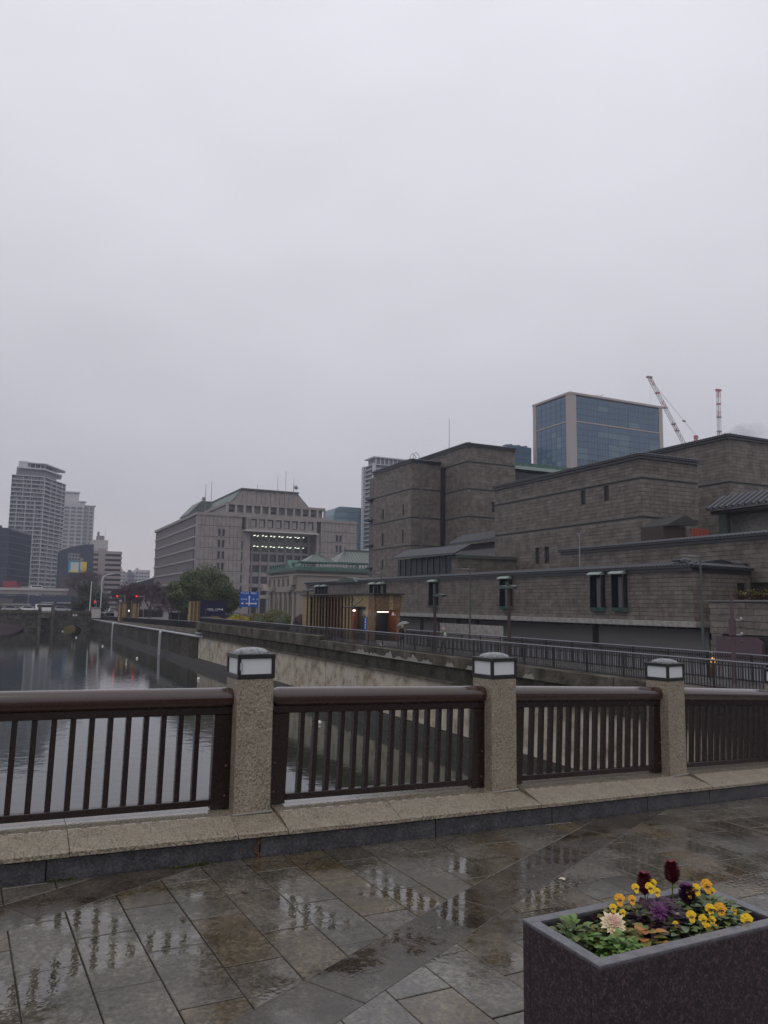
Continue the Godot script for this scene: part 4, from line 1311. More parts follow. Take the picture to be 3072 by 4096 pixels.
func kiosks():
	# the big one beside the promenade
	var t := thing("station_kiosk", "large rounded timber-finned station kiosk with two dark doorways by the promenade", "kiosk", Vector3(29, 0, -70))
	t.position = Vector3.ZERO
	var y0 := -1.5; var y1 := 2.5
	var x0 := 29.0; var x1 := 31.5; var z0 := -61.3; var z1 := -79.4
	var g := Geo.new()
	g.span(x0 + 0.45, x1 - 0.02, y0, y1 - 0.12, z0 - 2.6, z1 + 0.3)
	put(g, "inner_wall", M.brown_wood, t)
	g = Geo.new()
	g.span(x0 - 0.25, x1 + 0.2, y1, y1 + 0.12, z0 + 0.35, z1 - 0.3)
	put(g, "roof", M.dark_fence, t)
	rng.seed = 71
	# fins along the river side: boards turned more and more towards the viewer
	var fm := [M.timber_yellow, M.timber_yellow, M.timber_yellow, M.timber_brown, M.timber_yellow, M.timber_brown, M.timber_red, M.timber_brown, M.timber_red, M.timber_brown]
	g = Geo.new()
	g.cbox(Vector3(x0 + 0.02, (y0 + y1) * 0.5, -78.2), Vector3(0.12, y1 - y0 - 0.02, 2.1), 0.02)
	put(g, "wide_board", M.timber_yellow, t)
	var zz := -76.3
	for k in 14:
		var f := Geo.new()
		var w := 0.62
		f.cbox(Vector3(x0 + 0.1, (y0 + y1) * 0.5, zz), Vector3(0.10, y1 - y0 - 0.04, w), 0.012, Basis(Vector3.UP, -0.55 + 0.03 * k))
		put(f, "fin", fm[k % fm.size()], t)
		zz += 0.80
		if zz > -65.9: break
	# doorway with a bracketed canopy
	g = Geo.new()
	g.span(x0, x0 + 0.12, 1.42, y1 - 0.03, -66.0, -63.0)
	put(g, "lintel_board", M.timber_yellow, t)
	g = Geo.new()
	g.cbox(Vector3(x0 - 0.45, 1.36, -64.75), Vector3(1.1, 0.16, 2.4), 0.02)
	put(g, "canopy", M.dark_fence, t)
	for z in [-65.7, -63.8]:
		g = Geo.new()
		g.rod(Vector3(x0 - 0.9, 1.45, z), Vector3(x0 + 0.02, 2.1, z + 0.0), 0.035, 0.035, 6)
		put(g, "canopy_stay", M.dark_fence, t)
	g = Geo.new()
	g.cbox(Vector3(x0 + 0.35, -0.1, -64.5), Vector3(0.1, 2.8, 2.5), 0.01)
	put(g, "doorway", M.dark_slot, t)
	g = Geo.new()
	g.cbox(Vector3(x0 + 0.12, -0.1, -65.75), Vector3(0.5, 2.9, 0.35), 0.01)
	put(g, "door_jamb", M.orange_brown, t)
	for k in 3:
		g = Geo.new()
		g.cbox(Vector3(x0 + 0.04, (y0 + y1) * 0.5, -62.85 + 0.62 * k), Vector3(0.12, y1 - y0 - 0.06, 0.56), 0.012)
		put(g, "corner_board", [M.timber_yellow, M.timber_red, M.timber_brown][k], t)
	g = Geo.new()
	g.cbox(Vector3(x0 - 0.06, -0.05, -63.0), Vector3(0.05, 1.15, 0.5), 0.01)
	var sb := put(g, "blue_sign", M.sign_blue, t)
	g = Geo.new()
	for k in 4: g.box(Vector3(x0 - 0.09, 0.33 - k * 0.24, -63.0), Vector3(0.012, 0.14, 0.16))
	put(g, "sign_marks", M.sign_white, sb)
	# end wall facing the bridge
	g = Geo.new()
	g.span(x0 + 0.1, x1, 1.15, y1 - 0.03, z0 - 0.12, z0)
	put(g, "end_fascia", M.timber_brown, t)
	for k in 6:
		g = Geo.new()
		g.cbox(Vector3(x0 + 0.3 + k * 0.42, 1.82, z0 + 0.02), Vector3(0.40, 1.30, 0.06), 0.008)
		put(g, "fascia_board", [M.timber_red, M.timber_brown, M.timber_brown, M.timber_yellow, M.timber_brown, M.timber_red][k], t)
	g = Geo.new()
	g.span(x0 + 0.1, x1 - 0.35, y0, 1.15, z0 - 1.7, z0 - 1.6)
	put(g, "entrance", M.dark_slot, t)
	g = Geo.new()
	g.span(x1 - 0.42, x1 - 0.02, y0, y1 - 0.03, z0 - 2.5, z0 - 0.02)
	put(g, "end_pier", M.timber_red, t)
	g = Geo.new()
	g.span(x1 - 0.46, x1 - 0.44, y0, 1.15, z0 - 1.6, z0 - 0.1)
	put(g, "inner_panel", M.orange_brown, t)
	g = Geo.new()
	g.rod(Vector3(x0 + 0.4, 1.0, z0 - 0.35), Vector3(x0 + 1.5, 1.0, z0 - 0.35), 0.05, 0.05, 8)
	put(g, "tube_lamp", M.lamp_white, t)
	g = Geo.new()
	g.ball(Vector3(x0 - 0.35, 1.08, -64.9), Vector3(0.16, 0.09, 0.16), 10, 6)
	put(g, "door_lamp", M.lamp_white, t)
	omni(Vector3(x0 + 0.95, 0.85, z0 - 0.45), 0.5, 0.3, t)
	omni(Vector3(x0 - 0.35, 0.9, -64.9), 0.3, 0.15, t)
	g = Geo.new()
	g.cbox(Vector3(x1 - 0.7, 0.75, z0 + 0.1), Vector3(0.35, 0.06, 0.12), 0.01)
	g.cbox(Vector3(x1 - 0.78, 0.87, z0 + 0.1), Vector3(0.12, 0.2, 0.1), 0.01)
	put(g, "camera_box", M.white_paint, t)
	# the second one, with a navy panel
	t = thing("station_kiosk", "timber-finned station kiosk with a navy panel lettered in white", "kiosk", Vector3(24, 0, -100))
	t.position = Vector3.ZERO
	var zf := -104.0
	g = Geo.new()
	g.span(23.6, 27.1, -2.3, 1.85, zf - 2.2, zf)
	put(g, "navy_wall", M.navy_panel, t)
	g = Geo.new()
	g.span(22.1, 27.2, 1.85, 1.95, zf - 2.3, zf + 0.15)
	put(g, "roof", M.dark_fence, t)
	for k in 6:
		g = Geo.new()
		g.cbox(Vector3(22.3 + k * 0.24, -0.25, zf + 0.05), Vector3(0.07, 4.1, 0.32), 0.01, Basis(Vector3.UP, 0.9))
		put(g, "fin", [M.timber_yellow, M.timber_brown][k % 2], t)
	g = Geo.new()
	g.span(22.4, 23.6, -2.3, 1.82, zf - 1.0, zf - 0.25)
	put(g, "fin_wall", M.brown_wood, t)
	lettering(t, "station_name", ["kyo", "han", "den", "sha", "", "dai", "e", "hashi", "eki"], Vector3(24.6, 0.86, zf + 0.005), Vector3.RIGHT, 0.18, Vector3(0, 0, 1), M.sign_white)
	latin(t, "station_name_latin", "KEIHAN OEBASHI STATION", Vector3(25.4, 0.56, zf + 0.01), 0.11, 0.0, M.sign_white)
	g = Geo.new()
	g.prism(PackedVector2Array([Vector2(-0.14, -0.1), Vector2(0.14, -0.1), Vector2(0.08, 0.02), Vector2(0.0, 0.14), Vector2(-0.08, 0.02)]), Vector3(26.6, 0.75, zf + 0.003), Vector3.RIGHT, Vector3.UP, Vector3(0, 0, 0.015))
	put(g, "emblem", M.sign_white, t)
	g = Geo.new()
	g.span(24.3, 24.45, -2.3, 0.85, zf + 0.1, zf + 0.25)
	put(g, "red_pole", M.brick_purple, t)
	# the far one
	t = thing("station_kiosk", "small far timber kiosk below the red traffic lights", "kiosk", Vector3(22, 0, -165))
	t.position = Vector3.ZERO
	zf = -165.0
	g = Geo.new()
	g.span(21.3, 25.2, -2.6, 1.35, zf - 1.5, zf)
	put(g, "core", M.brown_wood, t)
	g = Geo.new()
	g.span(21.1, 25.4, 1.35, 1.45, zf - 1.6, zf + 0.25)
	put(g, "roof", M.dark_fence, t)
	for k in 12:
		if k == 5 or k == 6: continue
		g = Geo.new()
		g.cbox(Vector3(21.4 + k * 0.33, -0.6, zf + 0.1), Vector3(0.24 if k % 3 else 0.3, 3.85, 0.12), 0.01)
		put(g, "fin", [M.timber_yellow, M.timber_brown, M.timber_yellow][k % 3], t)
	g = Geo.new()
	g.ball(Vector3(23.2, -0.2, zf + 0.2), Vector3(0.12, 0.22, 0.1), 8, 6)
	put(g, "wall_lamp", M.lamp_white, t)

func omni(at: Vector3, energy: float, size: float, parent: Node):
	var l := OmniLight3D.new()
	l.name = "light"
	l.position = at
	l.light_energy = energy; l.light_size = size; l.omni_range = 12.0; l.omni_attenuation = 2.0
	l.light_color = Color(1.0, 0.96, 0.9)
	l.shadow_enabled = true
	parent.add_child(l, true)

# ---------------------------------------------------------------- street furniture
func lamp_post(at: Vector3, h: float, arm: float, label: String):
	var t := thing("street_lamp", label, "lamp", at, 0, "tall street lamps before the stone bank")
	var g := Geo.new()
	g.rod(Vector3.ZERO, Vector3(0, h, 0), 0.075, 0.05, 10)
	g.rod(Vector3.ZERO, Vector3(0, 0.9, 0), 0.11, 0.10, 10)
	put(g, "pole", M.copper_dark, t)
	g = Geo.new()
	g.rod(Vector3(0, h - 0.05, 0), Vector3(0, h + 0.02, arm * 0.6), 0.03, 0.03, 8)
	put(g, "arm", M.crane_grey, t)
	g = Geo.new()
	g.ball(Vector3(0, h + 0.0, arm * 0.85), Vector3(0.11, 0.07, minf(0.38, absf(arm) * 0.25)), 12, 7, 0.0, PI * 0.62)
	put(g, "lamp_head", M.hall_recess, t)

func street_things():
	lamp_post(Vector3(36, -1.5, -57.1), 6.3, -2.4, "tall grey street lamp before the stone wall's middle window")
	lamp_post(Vector3(36, -1.5, -32.4), 6.15, -1.5, "tall grey street lamp at the right end of the stone wall")
	lamp_post(Vector3(36, -1.5, -74.6), 6.55, -2.8, "tall grey street lamp right above the timber kiosk")
	# promenade lamps with wing-shaped heads
	for a in [[Vector3(24.0, -1.1, -42.1), 3.46, [1.2], "brown promenade lamp with one wing head"], [Vector3(24.0, -1.1, -34.25), 3.85, [-1.1, 0.6], "thick brown promenade lamp with two wing heads"], [Vector3(27.0, -1.5, -72.5), 4.55, [1.2, -1.2], "promenade lamp with two wing heads at the kiosk's left corner"]]:
		var t := thing("promenade_lamp", a[3], "lamp", a[0], 0, "promenade lamps")
		var g := Geo.new()
		g.rod(Vector3.ZERO, Vector3(0, a[1], 0), 0.10, 0.085, 10)
		put(g, "pole", M.brown_wood, t)
		for d in a[2]:
			g = Geo.new()
			g.prism(PackedVector2Array([Vector2(0, 0), Vector2(d * 0.5, 0.07), Vector2(d, 0.0), Vector2(d * 0.9, -0.10), Vector2(d * 0.5, -0.12), Vector2(0, -0.08)] if d > 0 else [Vector2(0, 0), Vector2(0, -0.08), Vector2(d * 0.5, -0.12), Vector2(d * 0.9, -0.10), Vector2(d, 0.0), Vector2(d * 0.5, 0.07)]), Vector3(-0.14, a[1] - 0.1, 0), Vector3(0, 0, 1), Vector3.UP, Vector3(0.28, 0, 0))
			put(g, "wing_head", M.copper_dark, t)
	# utility pole with wires at the right
	var t := thing("utility_pole", "dark utility pole with insulators and wires at the right edge", "pole", Vector3(24.3, -1.3, -20.5))
	var g := Geo.new()
	g.rod(Vector3.ZERO, Vector3(0, 3.5, 0), 0.09, 0.06, 10)
	g.rod(Vector3(0, 1.95, 0), Vector3(0, 2.55, 0), 0.13, 0.13, 10)
	put(g, "pole", M.brick_purple, t)
	for k in 4:
		g = Geo.new()
		var y := 1.7 + 0.27 * k
		g.rod(Vector3(0, y, 0), Vector3(0.05, y, 0.35), 0.02, 0.02, 6)
		g.ball(Vector3(0.05, y + 0.05, 0.35), Vector3(0.045, 0.06, 0.045), 8, 6)
		put(g, "insulator", M.white_pipe if k % 2 else M.brick_purple, t)
	for k in 3:
		g = Geo.new()
		for i in 8:
			var a := i / 8.0; var b := (i + 1) / 8.0
			var f := func(q): return Vector3(0.05 + 0.6 * q, 1.95 + 0.27 * k - 0.5 * q * (1.0 - q), 0.35 + 9.0 * q)
			g.rod(f.call(a), f.call(b), 0.012, 0.012, 5, false)
		put(g, "wire", M.dark_fence, t)
	# pale hoarding in front of the arcade
	g = Geo.new()
	g.span(36.0, 36.1, -1.5, 0.05, -52.3, -62.2)
	tag(put(g, "hoarding", M.ledge_concrete), "pale low hoarding standing before the dark arcade", "hoarding")
	t = thing("warning_lamp", "warm lit bulb on a rusty red post by the street fence", "lamp", Vector3(25.6, -1.5, -22.6))
	g = Geo.new()
	g.rod(Vector3.ZERO, Vector3(0, 0.95, 0), 0.13, 0.12, 10)
	put(g, "post", M.orange_brown, t)
	g = Geo.new()
	g.ball(Vector3(0, 1.06, 0), Vector3(0.10, 0.13, 0.10), 10, 8)
	put(g, "bulb", M.warm_bulb, t)
	omni(Vector3(-0.2, 1.06, 0), 0.12, 0.12, t)
	# the blue road sign
	t = thing("road_sign", "blue road direction sign with white arrows above the yellow shrubs", "sign", Vector3(32.0, 0, -110))
	t.position = Vector3.ZERO
	g = Geo.new()
	g.cbox(Vector3(32.03, 2.17, -110), Vector3(2.75, 2.2, 0.06), 0.02)
	put(g, "board", M.sign_blue, t)
	g = Geo.new()
	g.rod(Vector3(33.2, -1.8, -110.15), Vector3(33.2, 3.4, -110.15), 0.08, 0.07, 8)
	put(g, "pole", M.fence_pale, t)
	g = Geo.new()
	var zf := -109.965
	g.box(Vector3(32.03, 1.85, zf), Vector3(0.13, 1.25, 0.015))
	g.box(Vector3(32.03, 1.58, zf + 0.002), Vector3(1.9, 0.14, 0.016))
	g.prism(PackedVector2Array([Vector2(-0.16, 0), Vector2(0.16, 0), Vector2(0, 0.26)]), Vector3(32.03, 2.46, zf - 0.008), Vector3.RIGHT, Vector3.UP, Vector3(0, 0, 0.018))
	g.prism(PackedVector2Array([Vector2(0, -0.16), Vector2(0, 0.16), Vector2(-0.26, 0)]), Vector3(31.1, 1.58, zf - 0.008), Vector3.RIGHT, Vector3.UP, Vector3(0, 0, 0.018))
	g.prism(PackedVector2Array([Vector2(0, -0.16), Vector2(0.26, 0), Vector2(0, 0.16)]), Vector3(32.97, 1.58, zf - 0.008), Vector3.RIGHT, Vector3.UP, Vector3(0, 0, 0.018))
	put(g, "arrows", M.sign_white, t)
	g = Geo.new()
	g.rod(Vector3(31.35, 1.58, zf), Vector3(31.35, 1.58, zf + 0.02), 0.17, 0.17, 16)
	put(g, "route_badge", M.orange_brown, t)
	lettering(t, "place_name", ["naka", "ou", "kou", "kai", "dou"], Vector3(30.78, 3.17, zf - 0.005), Vector3.RIGHT, 0.21, Vector3(0, 0, 1), M.sign_white)
	lettering(t, "place_name", ["ume", "ta", "shin"], Vector3(32.25, 3.17, zf - 0.005), Vector3.RIGHT, 0.25, Vector3(0, 0, 1), M.sign_white)
	lettering(t, "place_name", ["naka", "ou", "dai", "hashi"], Vector3(30.78, 2.28, zf - 0.005), Vector3.RIGHT, 0.21, Vector3(0, 0, 1), M.sign_white)
	lettering(t, "place_name", ["nan", "", "ba"], Vector3(32.55, 2.28, zf - 0.005), Vector3.RIGHT, 0.22, Vector3(0, 0, 1), M.sign_white)
	# traffic signals
	for a in [[21.2, 2.68, "left red traffic light above the far timber kiosk"], [25.0, 2.75, "right red traffic light in front of the bare trees"]]:
		t = thing("traffic_light", a[2], "traffic light", Vector3(a[0], -2.2, -168), 0, "red traffic lights")
		g = Geo.new()
		g.rod(Vector3(1.6, 0, -0.3), Vector3(1.6, 5.2, -0.3), 0.07, 0.06, 8)
		g.rod(Vector3(1.6, 4.95, -0.3), Vector3(-0.6, 4.95, -0.1), 0.045, 0.045, 8)
		put(g, "pole", M.fence_pale, t)
		g = Geo.new()
		g.cbox(Vector3(-0.4, a[1] + 2.2, 0.1), Vector3(1.3, 0.42, 0.22), 0.05)
		put(g, "housing", M.dark_fence, t)
		for k in 3:
			g = Geo.new()
			g.rod(Vector3(-0.8 + 0.4 * k, a[1] + 2.2, 0.2), Vector3(-0.8 + 0.4 * k, a[1] + 2.2, 0.24), 0.17, 0.17, 14)
			put(g, "lens", M.signal_red if k == 2 else M.dark_glass, t)
		var l := OmniLight3D.new()
		l.name = "light"; l.light_color = Color(1, 0.08, 0.06); l.light_energy = 0.02; l.light_size = 0.17; l.omni_range = 15; l.omni_attenuation = 2.0; l.shadow_enabled = true
		l.position = Vector3(0.0, a[1] + 2.2, 0.45)
		t.add_child(l, true)
	t = thing("pedestrian_signal", "red pedestrian signal between the two white poles by the stone bridge", "traffic light", Vector3(20.3, -1.6, -201))
	g = Geo.new()
	g.rod(Vector3(0.35, 0, 0), Vector3(0.35, 3.4, 0), 0.06, 0.06, 8)
	put(g, "pole", M.fence_pale, t)
	g = Geo.new()
	g.cbox(Vector3(0, 3.05, 0), Vector3(0.42, 0.85, 0.2), 0.03)
	put(g, "housing", M.dark_fence, t)
	g = Geo.new()
	g.box(Vector3(0, 3.22, 0.11), Vector3(0.24, 0.30, 0.03))
	g.box(Vector3(0, 2.86, 0.11), Vector3(0.24, 0.14, 0.03))
	put(g, "red_man", M.man_red, t)
	# slim white poles at the bridge head
	for a in [[19.6, -1.0, 7.5, 0.0, "slim white pole at the end of the stone bridge"], [22.1, -1.8, 9.5, 1.9, "curved white street light pole at the bridge head"]]:
		t = thing("white_pole", a[4], "pole", Vector3(a[0], a[1], -205), 0, "white poles at the bridge head")
		g = Geo.new()
		if a[3] > 0: g.path([Vector3.ZERO, Vector3(0.0, a[2] - 0.9, 0), Vector3(0.25, a[2] - 0.1, 0), Vector3(0.9, a[2] + 0.5, 0), Vector3(a[3] + 0.6, a[2] + 0.75, 0)], 0.10, 8)
		else: g.rod(Vector3.ZERO, Vector3(0.1, a[2], 0), 0.12, 0.09, 8)
		put(g, "pole", M.white_paint, t)
		if a[3] > 0:
			g = Geo.new()
			g.ball(Vector3(a[3] + 0.6, a[2] + 0.72, 0), Vector3(0.55, 0.10, 0.16), 10, 6)
			put(g, "lamp_head", M.fence_pale, t)
	t = thing("bridge_head_pillar", "pale stone pillar block at the right end of the stone bridge", "pillar", Vector3(20.6, -2.4, -200))
	g = Geo.new()
	g.cbox(Vector3(0, 1.2, 0), Vector3(2.0, 2.4, 1.4), 0.06)
	put(g, "block", M.pale_concrete, t)
	g = Geo.new()
	g.cbox(Vector3(0, 2.45, 0), Vector3(2.3, 0.2, 1.7), 0.04)
	put(g, "cap", M.kerb_stone, t)
	# old iron globe lamp
	t = thing("globe_lamp", "old iron lamp with a white globe before the big green tree", "lamp", Vector3(26.8, -1.9, -140))
	g = Geo.new()
	g.rod(Vector3.ZERO, Vector3(0, 4.0, 0), 0.09, 0.06, 8)
	g.path([Vector3(-1.1, 3.75, 0), Vector3(-0.4, 4.0, 0), Vector3(0.5, 4.0, 0), Vector3(0.6, 4.25, 0)], 0.04, 6)
	put(g, "pole", M.dark_fence, t)
	g = Geo.new()
	g.ball(Vector3(0.6, 4.5, 0), Vector3(0.26, 0.27, 0.26), 12, 8)
	put(g, "globe", M.white_paint, t)
	# roadside shelter with a silvery roof
	t = thing("roadside_shelter", "low white-roofed shelter under the bare trees", "shelter", Vector3(30.6, -1.9, -152))
	g = Geo.new()
	g.cbox(Vector3(0, 2.3, 0), Vector3(4.0, 0.22, 2.0), 0.05)
	g.cbox(Vector3(0.1, 1.75, 0.4), Vector3(3.7, 0.14, 1.4), 0.04)
	put(g, "roof", M.white_paint, t)
	for sx in [-1.7, 0.0, 1.7]:
		g = Geo.new()
		g.rod(Vector3(sx, 0, 0), Vector3(sx, 2.2, 0), 0.05, 0.05, 8)
		put(g, "post", M.fence_pale, t)
	g = Geo.new()
	g.cbox(Vector3(0, 0.8, -0.7), Vector3(3.6, 1.5, 0.08), 0.02)
	put(g, "back_panel", M.library_dark, t)
	# cars in the street beyond the kiosk
	vehicle("car", Vector3(25.5, -2.35, -215), PI * 0.5, "car_black", "dark car with its lights on beyond the far kiosk")
	vehicle("van", Vector3(28.5, -2.4, -250), PI * 0.5, "car_white", "white van far down the street under the bare trees")

# ---------------------------------------------------------------- people
# one continuous skin round tapered bones (surface nets on a distance field)
func figure(bones: Array, cell: float) -> ArrayMesh:
	var lo := Vector3(1e9, 1e9, 1e9); var hi := -lo
	for b in bones:
		var r := maxf(b[2], b[3]) + cell * 2.0
		for p in [b[0], b[1]]:
			lo = lo.min(p - Vector3(r, r, r)); hi = hi.max(p + Vector3(r, r, r))
	var nx := int((hi.x - lo.x) / cell) + 1; var ny := int((hi.y - lo.y) / cell) + 1; var nz := int((hi.z - lo.z) / cell) + 1
	var field := PackedFloat32Array()
	field.resize((nx + 1) * (ny + 1) * (nz + 1))
	var who := PackedInt32Array()
	who.resize(field.size())
	var id := func(i, j, k): return (k * (ny + 1) + j) * (nx + 1) + i
	for k in nz + 1:
		for j in ny + 1:
			for i in nx + 1:
				var p := lo + Vector3(i, j, k) * cell
				var d := 1e9; var near := 1e9; var w := 0
				for bi in bones.size():
					var b = bones[bi]
					var ab: Vector3 = b[1] - b[0]
					var t := clampf((p - b[0]).dot(ab) / maxf(ab.length_squared(), 1e-9), 0, 1)
					var e: float = p.distance_to(b[0] + ab * t) - lerpf(b[2], b[3], t)
					if e < near: near = e; w = bi
					var s := 0.035
					var h := clampf(0.5 + 0.5 * (d - e) / s, 0, 1)
					d = lerpf(d, e, h) - s * h * (1.0 - h) if d < 1e8 else e
				var q := (k * (ny + 1) + j) * (nx + 1) + i
				field[q] = d; who[q] = w
	var vert := {}
	var cols := {}
	for k in nz:
		for j in ny:
			for i in nx:
				var s := Vector3.ZERO; var n := 0; var first := 0
				var base := (k * (ny + 1) + j) * (nx + 1) + i
				var sg := 0
				for c in 8:
					var q := base + (c & 1) + ((c >> 1) & 1) * (nx + 1) + ((c >> 2) & 1) * (nx + 1) * (ny + 1)
					if field[q] < 0: sg += 1
				if sg == 0 or sg == 8: continue
				for e in [[0, 1], [2, 3], [4, 5], [6, 7], [0, 2], [1, 3], [4, 6], [5, 7], [0, 4], [1, 5], [2, 6], [3, 7]]:
					var ca := Vector3(e[0] & 1, (e[0] >> 1) & 1, (e[0] >> 2) & 1); var cb := Vector3(e[1] & 1, (e[1] >> 1) & 1, (e[1] >> 2) & 1)
					var fa: float = field[base + int(ca.x) + int(ca.y) * (nx + 1) + int(ca.z) * (nx + 1) * (ny + 1)]
					var fb: float = field[base + int(cb.x) + int(cb.y) * (nx + 1) + int(cb.z) * (nx + 1) * (ny + 1)]
					if (fa < 0) != (fb < 0):
						s += ca.lerp(cb, fa / (fa - fb)); n += 1
				vert[Vector3i(i, j, k)] = lo + (Vector3(i, j, k) + s / n) * cell
				cols[Vector3i(i, j, k)] = bones[who[base]][4]
	var g := Geo.new()
	for c in vert:
		for ax in 3:
			var u := Vector3i(0, 1, 0) if ax == 0 else (Vector3i(0, 0, 1) if ax == 1 else Vector3i(1, 0, 0))
			var w := Vector3i(0, 0, 1) if ax == 0 else (Vector3i(1, 0, 0) if ax == 1 else Vector3i(0, 1, 0))
			var a := Vector3i(1, 0, 0) if ax == 0 else (Vector3i(0, 1, 0) if ax == 1 else Vector3i(0, 0, 1))
			var f0: float = field[id.call(c.x, c.y, c.z)]
			if c.x + a.x > nx or c.y + a.y > ny or c.z + a.z > nz: continue
			var f1: float = field[id.call(c.x + a.x, c.y + a.y, c.z + a.z)]
			if (f0 < 0) == (f1 < 0): continue
			if not (vert.has(c - u) and vert.has(c - w) and vert.has(c - u - w)): continue
			g.col = cols[c]
			if f0 < 0: g.quad(vert[c], vert[c - u], vert[c - u - w], vert[c - w])
			else: g.quad(vert[c - w], vert[c - u - w], vert[c - u], vert[c])
	return g.mesh()

func walker(coat: Color, trousers: Color, hair: Color, skin_c: Color, arm_up: bool) -> Array:
	var V := func(x, y, z): return Vector3(x, y, z)
	var b := []
	# legs mid-stride, walking towards +z
	b.append([V.call(0.085, 0.84, 0), V.call(0.09, 0.46, 0.10), 0.085, 0.06, trousers]); b.append([V.call(0.09, 0.46, 0.10), V.call(0.09, 0.08, 0.13), 0.058, 0.04, trousers])
	b.append([V.call(0.09, 0.05, 0.11), V.call(0.10, 0.035, 0.27), 0.042, 0.03, Color(0.01, 0.01, 0.01)])
	b.append([V.call(-0.085, 0.84, 0), V.call(-0.09, 0.46, 0.0), 0.085, 0.06, trousers]); b.append([V.call(-0.09, 0.46, 0.0), V.call(-0.09, 0.10, -0.17), 0.058, 0.04, trousers])
	b.append([V.call(-0.09, 0.06, -0.19), V.call(-0.10, 0.035, -0.05), 0.042, 0.03, Color(0.01, 0.01, 0.01)])
	# coat, shoulders, neck, head
	b.append([V.call(0, 0.78, 0), V.call(0, 1.10, 0.01), 0.155, 0.125, coat]); b.append([V.call(0, 1.10, 0.01), V.call(0, 1.30, 0.0), 0.13, 0.12, coat])
	b.append([V.call(-0.14, 1.32, 0), V.call(0.14, 1.32, 0), 0.065, 0.065, coat])
	b.append([V.call(0, 1.34, 0), V.call(0, 1.44, 0.015), 0.05, 0.045, skin_c])
	b.append([V.call(0, 1.50, 0.03), V.call(0, 1.55, 0.02), 0.078, 0.085, skin_c]); b.append([V.call(0, 1.575, -0.02), V.call(0, 1.50, -0.055), 0.08, 0.07, hair])
	b.append([V.call(0, 1.515, 0.10), V.call(0, 1.50, 0.112), 0.016, 0.014, skin_c])
	# arms
	b.append([V.call(-0.18, 1.31, 0), V.call(-0.22, 1.05, -0.05), 0.052, 0.042, coat]); b.append([V.call(-0.22, 1.05, -0.05), V.call(-0.21, 0.82, 0.02), 0.042, 0.033, coat])
	b.append([V.call(-0.21, 0.80, 0.025), V.call(-0.205, 0.72, 0.05), 0.034, 0.025, skin_c])
	if arm_up:
		b.append([V.call(0.18, 1.31, 0), V.call(0.23, 1.06, 0.06), 0.052, 0.042, coat]); b.append([V.call(0.23, 1.06, 0.06), V.call(0.16, 1.22, 0.22), 0.042, 0.033, coat])
		b.append([V.call(0.155, 1.235, 0.235), V.call(0.145, 1.30, 0.24), 0.036, 0.030, skin_c])
	else:
		b.append([V.call(0.18, 1.31, 0), V.call(0.22, 1.05, 0.04), 0.052, 0.042, coat]); b.append([V.call(0.22, 1.05, 0.04), V.call(0.20, 0.84, 0.16), 0.042, 0.033, coat])
		b.append([V.call(0.20, 0.82, 0.17), V.call(0.195, 0.74, 0.19), 0.034, 0.025, skin_c])
	return b

func umbrella(t: Node3D, hand: Vector3, tilt: Vector3, m: Material):
	tilt = tilt.normalized()
	var top := hand + tilt * 0.66
	var g := Geo.new()
	g.rod(hand - tilt * 0.12, top + tilt * 0.06, 0.008, 0.006, 6)
	put(g, "shaft", M.fence_pale, t)
	var u := tilt.cross(Vector3(0.3, 0.1, 1)).normalized(); var v := tilt.cross(u)
	g = Geo.new()
	var ribs := Geo.new()
	for k in 8:
		var a0 := TAU * k / 8; var a1 := TAU * (k + 1) / 8
		var d0 := u * cos(a0) + v * sin(a0); var d1 := u * cos(a1) + v * sin(a1)
		var pr := [[0.0, 0.0], [0.22, -0.04], [0.40, -0.13], [0.50, -0.25]]
		for j in 3:
			var p0: Vector3 = top + d0 * pr[j][0] + tilt * pr[j][1]; var p1: Vector3 = top + d1 * pr[j][0] + tilt * pr[j][1]
			var q0: Vector3 = top + d0 * pr[j + 1][0] + tilt * pr[j + 1][1]; var q1: Vector3 = top + d1 * pr[j + 1][0] + tilt * pr[j + 1][1]
			g.quad(p0, q0, q1, p1)
			ribs.rod(p0 - tilt * 0.004, q0 - tilt * 0.004, 0.004, 0.003, 5, false)
	put(g, "canopy", m, t)
	put(ribs, "ribs", M.fence_pale, t)

func people():
	var dark := Color(0.012, 0.012, 0.014); var sk := Color(0.40, 0.26, 0.19)
	var m1 := figure(walker(dark, Color(0.02, 0.02, 0.025), Color(0.01, 0.008, 0.007), sk, true), 0.028)
	var t := thing("person", "person in black under a clear umbrella walking on the promenade by the kiosk", "person", Vector3(23.05, -1.1, -44.6), -0.35, "walkers")
	place(m1, "body", M.body, t)
	t.scale = Vector3.ONE * 0.88
	umbrella(t, Vector3(0.15, 1.27, 0.24), Vector3(-0.28, 1, -0.1), M.clear_plastic)
	var m2 := figure(walker(Color(0.10, 0.105, 0.06), Color(0.02, 0.02, 0.022), Color(0.30, 0.27, 0.22), sk, false), 0.028)
	t = thing("person", "walker in an olive coat and pale hood on the promenade", "person", Vector3(23.2, -1.1, -39.7), 0.3, "walkers")
	t.scale = Vector3.ONE * 0.88
	place(m2, "body", M.body, t)
	var g := Geo.new()
	g.ball(Vector3(0.02, 1.16, 0.15), Vector3(0.13, 0.17, 0.08), 12, 8)
	put(g, "front_bag", M.copper_pale, t)
	t = thing("person", "far person in black under a dark umbrella near the bridge head", "person", Vector3(23.1, -2.35, -193), 0.1, "walkers")
	place(m1, "body", M.body, t)
	umbrella(t, Vector3(0.15, 1.27, 0.24), Vector3(-0.05, 1, 0), M.cloth_black)

